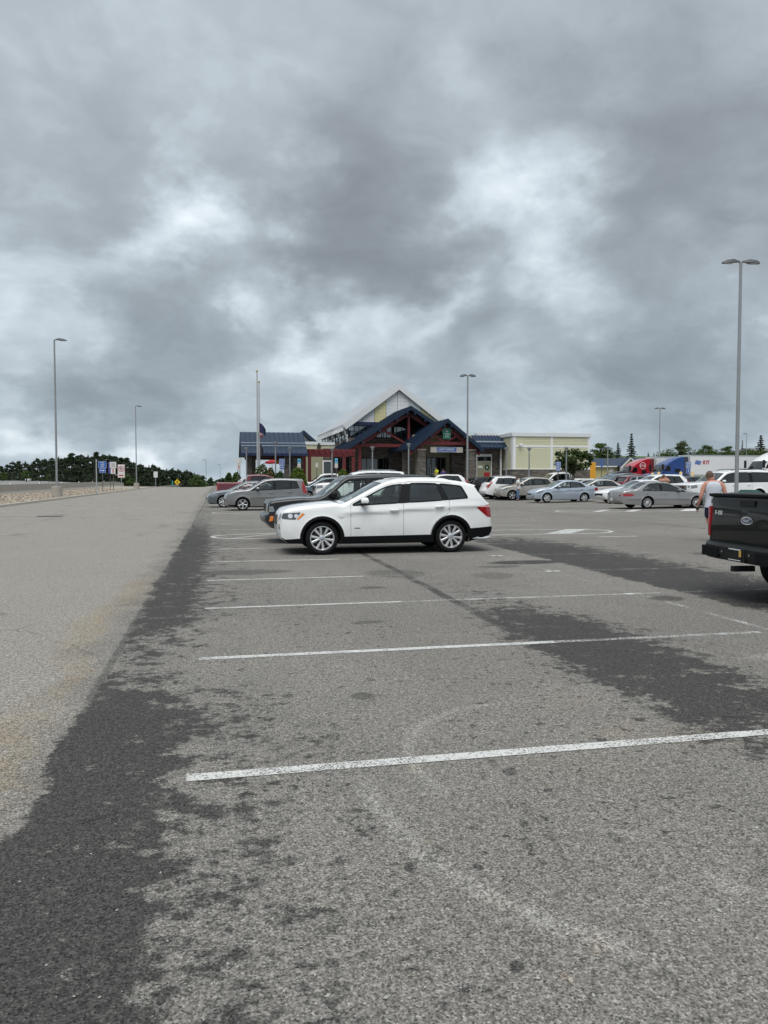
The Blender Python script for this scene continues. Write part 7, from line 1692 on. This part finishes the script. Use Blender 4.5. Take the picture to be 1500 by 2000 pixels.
def tree(name, label, kind, var, px, D, ytop, zbase, group, width=1.0, crown_m=None, rz=None):
    x, y = at(px, D); h = zat(ytop, D) - zbase; t = thing(name, label, 'tree', (x, y, zbase), rz if rz is not None else (px * 1.7) % 6.28, group)
    tm, cm = TM[(kind, var)]
    if crown_m: cm = cm.copy(); cm.materials.clear(); cm.materials.append(crown_m)
    for n_, me in (('trunk', tm), ('crown', cm)): o = obj(n_, me, t); o.scale = (h * width, h * width, h)
    return t
WOOD = 'dark pines of the wood beyond the highway'; rw = random.Random(11)
prof = [(-30, 905), (0, 909), (30, 902), (55, 905), (75, 895), (100, 897), (125, 892), (145, 887), (165, 892), (190, 886), (207, 887), (225, 891), (245, 893), (265, 903), (285, 909), (305, 907), (325, 917), (345, 915), (365, 919), (385, 926), (400, 929), (420, 933), (440, 932), (465, 935)]
ANCH = [(-99, 'the left picture edge'), (111, 'the tall lamp post'), (201, 'the blue sign'), (237, 'the no parking sign'), (267, 'the farther lamp post'), (304, 'the small white sign'), (346, 'the yellow diamond sign')]
ORD = ['first', 'second', 'third', 'fourth', 'fifth', 'sixth', 'seventh', 'eighth', 'ninth', 'tenth', 'eleventh', 'twelfth', 'thirteenth', 'fourteenth', 'fifteenth']
cnt = {}
for row, (Dr, dy) in enumerate(((262, 0), (238, 5), (285, -1))):
    px = -40 + row * 6; rn = ('middle', 'front', 'back')[row]
    while px < 470:
        yt = lerp_list(prof, px) + dy + rw.uniform(-3, 4); D = Dr + rw.uniform(-8, 8); zb = 1.0 if px < 200 else 1.0 - 5.0 * sstep(px, 200, 330)
        an_ = [a for a in ANCH if a[0] <= px][-1][1]; ci = cnt.get((row, an_), 0); cnt[(row, an_)] = ci + 1
        tree('pine_tree', 'dark pine in the %s row of the wood, %s right of %s' % (rn, ORD[ci], an_), 'pine', rw.randrange(5), px, D, yt, zb - .5, WOOD, 1.25 + .3 * rw.random()); px += rw.uniform(10, 15) if row < 2 else rw.uniform(13, 18)
for (px, D, yt, v, lab) in ((6, 205, 920, 0, 'light green bush at the left edge before the dark wood'), (52, 205, 917, 1, 'large light green bushy tree before the dark wood'), (80, 205, 931, 2, 'small light green bush left of the tall lamp post'), (95, 205, 923, 3, 'upright light green bush left of the tall lamp post'), (248, 222, 925, 2, 'green leafy tree behind the no parking sign'), (385, 225, 924, 1, 'green leafy tree beyond the crest of the lane')):
    tree('leafy_tree', lab, 'leafy', v, px, D, yt, .6 if px < 200 else -3.0, 'leafy trees before the wood', 1.5 if px != 95 else .8)
HT = 'trees on the hill behind the trucks'
for (nm_, lab, kind, v, px, D, yt, zb, w, cm_) in (
    ('leafy_tree', 'broad green tree on the hill past the siding wall', 'leafy', 0, 1172, 200, 861, 5.2, 1.7, None), ('leafy_tree', 'dark low tree left of the hill spruces', 'leafy', 1, 1188, 205, 872, 5.0, 1.5, L_TREE), ('spruce_tree', 'short double-tipped spruce left of the tall spruce', 'spruce', 0, 1206, 205, 866, 5.5, 1.25, None), ('spruce_tree', 'tallest lone spruce on the hill above the garage', 'spruce', 1, 1232, 205, 848, 5.5, .95, None),
    ('spruce_tree', 'tiny spruce tip above the red semi', 'spruce', 2, 1265, 230, 884, 6.5, 1.2, None), ('spruce_tree', 'tiny spruce between the red and blue semis', 'spruce', 0, 1276, 230, 885, 6.5, 1.2, None), ('spruce_tree', 'small dark spruce above the blue cab', 'spruce', 1, 1302, 230, 880, 6.5, 1.2, None), ('willow_tree', 'pale feathery willow above the blue semi', 'leafy', 2, 1331, 215, 858, 5.8, 1.15, L_WIL),
    ('leafy_tree', 'round dark tree above the trailer lettering', 'leafy', 3, 1378, 225, 866, 6.0, 1.3, L_TREE), ('leafy_tree', 'low round tree left of the twin-head lamp post', 'leafy', 0, 1422, 225, 868, 6.0, 1.7, L_TREE), ('leafy_tree', 'low tree right of the twin-head lamp post', 'leafy', 1, 1462, 225, 875, 6.2, 1.7, None), ('spruce_tree', 'spruce at the right edge above the trailer', 'spruce', 2, 1484, 222, 851, 6.5, 1.35, None), ('bare_tree', 'thin bare grey tree behind the twin-head lamp post', 'spruce', 0, 1448, 240, 861, 6.5, .5, M_BARK)):
    tree(nm_, lab, kind, v, px, D, yt, zb, HT, w, cm_)
rw = random.Random(5); px = 1288
hedge = thing('hedgerow', 'long low green hedgerow along the hill above the trailers', 'hedge', (*at(1400, 216), 6.0)); hx, hy = at(1400, 216); P = []
while px < 1530:
    x, y = at(px, 216); h = zat(879 + rw.uniform(-3, 5), 216) - 5.0; P += clump(rw, (x - hx, y - hy, -1.0 + h * .5), (1.5, 1.2, h * .55), 330, .45); px += 7
quads(P, .26, rw, 0, 1.5).build('foliage', L_DEC, hedge, fix=False)
for i in range(24):
    x, y = at(1290 + i * 10, 216); b = MB(); b.tube([(x - hx, y - hy, -1.2), (x - hx, y - hy, .6)], .06, 5); b.build('stem', M_BARK, hedge)
x, y = at(1490, 225); t = thing('far_shed', 'grey roofed shed on the hill at the right edge', 'shed', (x, y, 6)); b = MB(); b.box(-4, 7, 0, 6, -1, zat(882, 225) - 6); b.build('wall', M_CONC, t); b = MB(); b.prism([(-.4, zat(882, 225) - 6), (6.4, zat(882, 225) - 6), (3, zat(875, 225) - 6)], -4.4, 7.4, 'x'); b.build('roof', mat('grey_roof', (.16, .16, .16), .7), t)
# ornamental tree before the siding wall
def fine_tree(name, label, px, D, ytop, ybot_crown, wpx, seed, lm, nclump=44, leaf=.13, blossom=None):
    x, y = at(px, D); zg = rise(x, y); t = thing(name, label, 'tree', (x, y, zg)); rnd = random.Random(seed); zt_ = zat(ytop, D) - zg; zb_ = zat(ybot_crown, D) - zg; w = wpx / 1500 * D / 2; P = []; tk = MB()
    for s in range(3): tk.tube([(.05 * s - .05, .03 * s, 0), (.14 * (s - 1), .05, zb_ * .7), (.35 * (s - 1), .1 * (s - 1), zb_ + (zt_ - zb_) * .4)], [.07, .05, .025], 8)
    for i in range(nclump):
        a = rnd.random() * 6.28; u = rnd.random() ** .5; v = rnd.random(); env = math.sin(math.pi * (.18 + .78 * (1 - v))) ** .7; c = (math.cos(a) * u * w * env, math.sin(a) * u * w * env * .8, zb_ + (zt_ - zb_) * v * (1.0 - .25 * u * rnd.random())); r = .24 + .20 * rnd.random()
        tk.tube([(.12 * (i % 3 - 1), .03, zb_ * .8), (c[0] * .5, c[1] * .5, zb_ + (c[2] - zb_) * .55), c], [.022, .014, .006], 4); P += clump(rnd, c, (r, r, r * .75), 75, .35)
    tk.build('trunk', M_BARK, t, 60, fix=False); quads(P, leaf, rnd, 0, 1.7).build('crown', lm, t, fix=False)
    if blossom: quads(rnd.sample(P, len(P) // 9), leaf * .8, rnd, 0, 1.2).build('blossom', blossom, t, fix=False)
fine_tree('ornamental_tree', 'leafy ornamental tree before the yellow siding wall', 1118, 63.5, 878, 918, 74, 3, L_TREE, blossom=L_WIL)
def shrub(name, label, px, D, ytop, wpx, lm, seed, leaf=.065, n=5000, hr=None, blossom=None, zg=None, group='shrubs by the building'):
    x, y = at(px, D); zg = rise(x, y) if zg is None else zg; t = thing(name, label, 'shrub', (x, y, zg), 0, group); rnd = random.Random(seed); h = zat(ytop, D) - zg; w = wpx / 1500 * D / 2; P = []
    for i in range(n):
        d = Vector((rnd.gauss(0, 1), rnd.gauss(0, 1), abs(rnd.gauss(0, 1)))).normalized(); k = (.80 + .2 * rnd.random()) * (1 + .10 * mnoise.noise(d * 3.0 + Vector((seed, 0, 0)))); P.append((d.x * w * k, d.y * w * k, d.z * h * k))
    quads(P, leaf, rnd, 0, 1.5).build('foliage', lm, t, fix=False)
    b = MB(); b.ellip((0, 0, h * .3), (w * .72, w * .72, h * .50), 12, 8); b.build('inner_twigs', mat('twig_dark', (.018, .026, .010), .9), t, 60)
    if blossom: quads([p for p in rnd.sample(P, len(P) // 7)], leaf * 1.3, rnd, 0, 1.1).build('blossom', blossom, t, fix=False)
shrub('round_bush', 'clipped round green bush beside the canopy', 582, 62, 912, 40, L_BUSH, 2); shrub('round_bush', 'clipped round green bush right of the side door', 670, 63, 916, 27, L_BUSH, 4)
shrub('rhododendron', 'large shrub with white blossom under the flagpole', 512, 60.2, 907, 40, L_RHO, 5, .085, 5200, blossom=L_BLOS); shrub('rhododendron', 'shrub with coral blossom right of the white blossoming one', 529, 60, 914, 26, L_RHO, 6, .08, 3000, blossom=L_BLOP); shrub('rhododendron', 'green shrub between the blossoming shrubs and the round bush', 547, 60.4, 920, 26, L_RHO, 7, .08, 3000)
shrub('low_shrub', 'low green shrub left of the canopy posts', 447, 70, 924, 18, L_RHO, 8, .14, 1200); shrub('low_shrub', 'low green shrub at the left canopy lamp', 462, 70, 923, 22, L_DEC, 9, .14, 1400)
# ---------------------------------------------------------------- people
M_SKIN = mat('skin', (.50, .235, .17), .55, var=.08, vscale=5); M_SKIN2 = mat('skin_tan', (.36, .20, .14), .55); M_HAIR = mat('hair_brown', (.045, .030, .022), .7); M_HAIRS = mat('hair_short', (.10, .062, .045), .8)
def skinned(name, nodes, edges, m, parent, root=0, sub=2):
    """surface grown round a skeleton: nodes are (x, y, z, rx, ry)"""
    me = bpy.data.meshes.new(name); me.from_pydata([n[:3] for n in nodes], edges, []); o = bpy.data.objects.new(name, me); COL.objects.link(o)
    md = o.modifiers.new('skin', 'SKIN'); md.use_smooth_shade = True
    for i, n in enumerate(nodes): sv = me.skin_vertices[0].data[i]; sv.radius = (n[3], n[4] if len(n) > 4 else n[3]); sv.use_root = (i == root)
    s = o.modifiers.new('sub', 'SUBSURF'); s.levels = sub; s.render_levels = sub
    bpy.context.view_layer.update(); me2 = bpy.data.meshes.new_from_object(o.evaluated_get(bpy.context.evaluated_depsgraph_get())); bpy.data.objects.remove(o)
    me2.name = name; me2.materials.clear(); me2.materials.append(m); me2.shade_smooth(); return obj(name, me2, parent)
def person(label, loc, rz, pose, top, top_m, bottom_m, skin_m, hair_m, h=1.78, shorts=True, buzz=False):
    t = thing('person', label, 'person', loc, rz); k = h / 1.78
    N = []; E = []
    def add(p, par=None): N.append(tuple(c * k for c in p)); E.append((par, len(N) - 1)) if par is not None else None; return len(N) - 1
    pel = add((0, 0, .96, .155, .11)); sp1 = add((0, .0, 1.12, .15, .105), pel); ch = add((0, .01, 1.30, .175, .12), sp1); uc = add((0, .015, 1.42, .13, .09), ch)
    hx, hy = pose.get('head', (0, .06)); nk = add((hx * .3, .02 + hy * .3, 1.525, .066), uc); hb = add((hx * .8, .03 + hy * .8, 1.60, .078, .085), nk); hc = add((hx, .045 + hy, 1.675, .085, .098), hb); add((hx * 1.1, .04 + hy * 1.1, 1.745, .066, .075), hc)
    add((hx, .15 + hy, 1.645 - hy * .4, .014), hc)
    for s in (-1, 1): add((hx + s * .094, .03 + hy, 1.655, .018), hc)
    for s, nm_ in ((-1, 'l'), (1, 'r')):
        el, wr_ = pose[nm_ + 'arm']; sh = add((s * .175, .01, 1.445, .074), uc); de = add((s * .228, .0, 1.385, .068), sh); e = add((el[0], el[1], el[2], .043), de); m_ = add(tuple((el[i] * .6 + wr_[i] * .4) for i in range(3)) + (.042,), e); w = add(tuple(wr_) + (.030,), m_)
        d = Vector(wr_) - Vector(el); d.normalize(); pm = Vector(wr_) + d * .07; p_ = add(tuple(pm) + (.036, .022), w); fw = Vector((0, 1, 0)) - d * d.y; fw.normalize(); sd_ = d.cross(fw)
        for q, L in ((-.028, .075), (-.010, .085), (.010, .08), (.027, .062)):
            b0 = pm + fw * q + d * .045; f1 = add(tuple(b0) + (.0105,), p_); f2 = add(tuple(b0 + d * L * .5 + sd_ * s * -.012) + (.0095,), f1); add(tuple(b0 + d * L * .85 + sd_ * s * -.045) + (.008,), f2)
        b0 = pm + fw * .04 - d * .03; th_ = add(tuple(b0) + (.013,), p_); add(tuple(b0 + fw * .03 + d * .05) + (.010,), th_)
        kn, an = pose[nm_ + 'leg']; hp = add((s * .095, 0, .88, .098), pel); th2 = add(((s * .1 + kn[0]) / 2, kn[1] / 2, (.9 + kn[2]) / 2, .085), hp); kk = add((kn[0], kn[1], kn[2], .062), th2); cf = add((kn[0] * .6 + an[0] * .4, kn[1] * .6 + an[1] * .4 - .015, kn[2] * .62 + an[2] * .38, .060), kk); aa = add((an[0], an[1], an[2], .040), cf)
        fo = pose.get(nm_ + 'foot', (0, .16, -.05)); add((an[0] + fo[0] * .6, an[1] + fo[1] * .6, max(.035, an[2] + fo[2]), .042, .035), aa); 
    skinned('body', N, E, skin_m, t, pel)
    # hair
    b = MB(); n = 16
    for i in range(7):
        ph = math.pi * .52 * i / 6
        for j in range(n): a = 6.283 * j / n; r = .105 if not buzz else .101; b.v.append(((hx + r * .93 * math.sin(ph) * math.cos(a)) * k, (.035 + hy + r * 1.06 * math.sin(ph) * math.sin(a) - (.012 if i > 3 else 0)) * k, (1.672 + (r + .014) * math.cos(ph) - (.05 if math.sin(a) < -.2 and i == 6 else 0)) * k))
    for i in range(6):
        for j in range(n): b.f.append((i * n + j, (i + 1) * n + j, (i + 1) * n + (j + 1) % n, i * n + (j + 1) % n))
    b.build('hair', hair_m, t, 60)
    # clothes
    hem = pose.get('hem', .90)
    rings = [(hem, .212, .165, 0), (1.0, .192, .148, 0), (1.14, .178, .132, 0), (1.27, .202, .146, .008), (1.37, .212, .148, .01), (1.44, .198, .138, .012), (1.49, .140, .112, .018), (1.52, .090, .084, .025)]
    if top != 'tee': rings[-2:] = [(1.485, .158, .120, .014), (1.512, .110, .098, .02)]
    b = MB(); n = 24
    for (z, rx, ry, oy) in rings:
        for j in range(n):
            a_ = 6.2832 * j / n; w = 1 + .015 * math.sin(5 * a_ + z * 9); b.v.append((rx * w * math.cos(a_) * k, (oy + ry * w * math.sin(a_)) * k, z * k))
    b.f += [(i * n + j, i * n + (j + 1) % n, (i + 1) * n + (j + 1) % n, (i + 1) * n + j) for i in range(len(rings) - 1) for j in range(n)]
    sh_ = b.build('shirt', top_m, t, 70)
    if top == 'tee':
        for s in (-1, 1):
            el = pose[('l' if s < 0 else 'r') + 'arm'][0]; q = MB(); q.tube([(s * .13 * k, .01 * k, 1.45 * k), (s * .215 * k, .0, 1.425 * k), ((s * .235 * .45 + el[0] * .55) * k, el[1] * .5 * k, (1.40 * .45 + el[2] * .55) * k)], [.085 * k, .092 * k, .075 * k], 12, False); q.build('sleeve', top_m, sh_, 70)
    B = [(0, 0, 1.0, .168, .122), (0, 0, .90, .172, .128)]; BE = [(0, 1)]
    for s, nm_ in ((-1, 'l'), (1, 'r')):
        kn, an = pose[nm_ + 'leg']; B.append((s * .10, 0, .84, .118)); BE.append((1, len(B) - 1)); f = .80 if shorts else 1.0; B.append((s * .1 + (kn[0] - s * .1) * f, kn[1] * f, .88 + (kn[2] - .88) * f, .108 if shorts else .078)); BE.append((len(B) - 2, len(B) - 1))
        if not shorts: B.append((an[0], an[1], an[2] + .02, .062)); BE.append((len(B) - 2, len(B) - 1))
    skinned('shorts' if shorts else 'trousers', [tuple(c * k for c in n) for n in B], BE, bottom_m, t, 1)
    for nm_ in ('l', 'r'):
        an = pose[nm_ + 'leg'][1]; fo = pose.get(nm_ + 'foot', (0, .16, -.05)); z = max(.05, an[2] + fo[2] * .6)
        skinned('shoe', [tuple(c * k for c in n) for n in ((an[0], an[1] - .05, max(.05, an[2] - .035), .045, .042), (an[0] + fo[0] * .4, an[1] + fo[1] * .5, max(.045, an[2] - .04 + fo[2] * .3), .048, .042), (an[0] + fo[0], an[1] + fo[1], max(.04, an[2] + fo[2] * .9), .042, .032))], [(0, 1), (1, 2)], pose.get('shoe', M_BLACK), t, 0)
    return t, k
x, y = at(1393, 19.6)
pose = dict(head=(-.075, .085), larm=((-.300, -.05, 1.13), (-.345, .06, .90)), rarm=((.295, -.02, 1.14), (.30, .12, .93)), lleg=((-.08, .10, .50), (.02, -.16, .20)), rleg=((.12, .10, .49), (.13, .06, .09)), hem=.86, lfoot=(.02, .10, -.10))
M_TANK = mat('grey_tank_top', (.52, .55, .61), .85, var=.10, vscale=9, bump=.35, bscale=14)
p, k = person('man in a pale grey tank top and navy shorts walking away, head bowed', (x, y, 0), R(-YAW - 14), pose, 'tank', M_TANK, mat('navy_shorts', (.010, .012, .045), .8, bump=.3, bscale=18), M_SKIN, M_HAIRS, 1.80, True, True)
b = MB(); b.lathe([(.040, -.012), (.043, 0), (.040, .012)], 14, 'z', (0, 0, 0)); wb_ = b.build('wristband', M_BLACK, p, loc=(-.367 * k, .08 * k, .935 * k), rot=(R(-28), R(8), 0))
b = MB(); b.box(-.04, .04, -.008, .008, -.07, .07); tag(b.build('phone', M_GLOSSB, None, loc=(x - .31, y + .18, .84), rot=(R(60), 0, R(-20)), bevel=.004), 'dark phone in the hand of the man in the tank top', 'phone')
x, y = at(1012, 55.2)
pose2 = dict(head=(-.0, .05), larm=((-.25, .06, 1.16), (-.14, .30, 1.14)), rarm=((.25, .06, 1.16), (.14, .30, 1.14)), lleg=((-.10, .03, .50), (-.11, -.02, .09)), rleg=((.10, .05, .50), (.11, .03, .09)), hem=.88)
person('man in a white t-shirt and blue jeans beside the beige crossover', (x, y, .03), R(75), pose2, 'tee', M_FW, mat('jeans', (.10, .17, .29), .85, var=.15), M_SKIN2, M_HAIR, 1.74, False)
x, y = at(852.5, 68.8)
person('worker in a yellow high-visibility vest at the entrance doors', (x, y, .92), R(100), pose2, 'tee', mat('hi_vis', (.55, .62, .03), .8), mat('dark_trousers', (.02, .02, .025), .8), M_SKIN2, M_HAIR, 1.74, False)
x, y = at(866, 69.6)
person('visitor in a violet top near the entrance doors', (x, y, .92), R(10), pose2, 'tee', mat('violet_top', (.10, .06, .22), .8), mat('dark_trousers', (0, 0, 0)), M_SKIN2, M_HAIR, 1.60, False)
x, y = at(1298.5, 44.0)
pose3 = dict(pose2, head=(-.06, .10), larm=((-.30, .14, 1.44), (-.12, .22, 1.60)), rarm=((.28, .16, 1.42), (.10, .24, 1.60)))
person('bare-armed man with short brown hair behind the champagne sedan', (x, y, .10), R(-20), pose3, 'tank', mat('rust_top', (.30, .16, .11), .8), mat('dark_trousers', (0, 0, 0)), M_SKIN, M_HAIRS, 1.74, False)
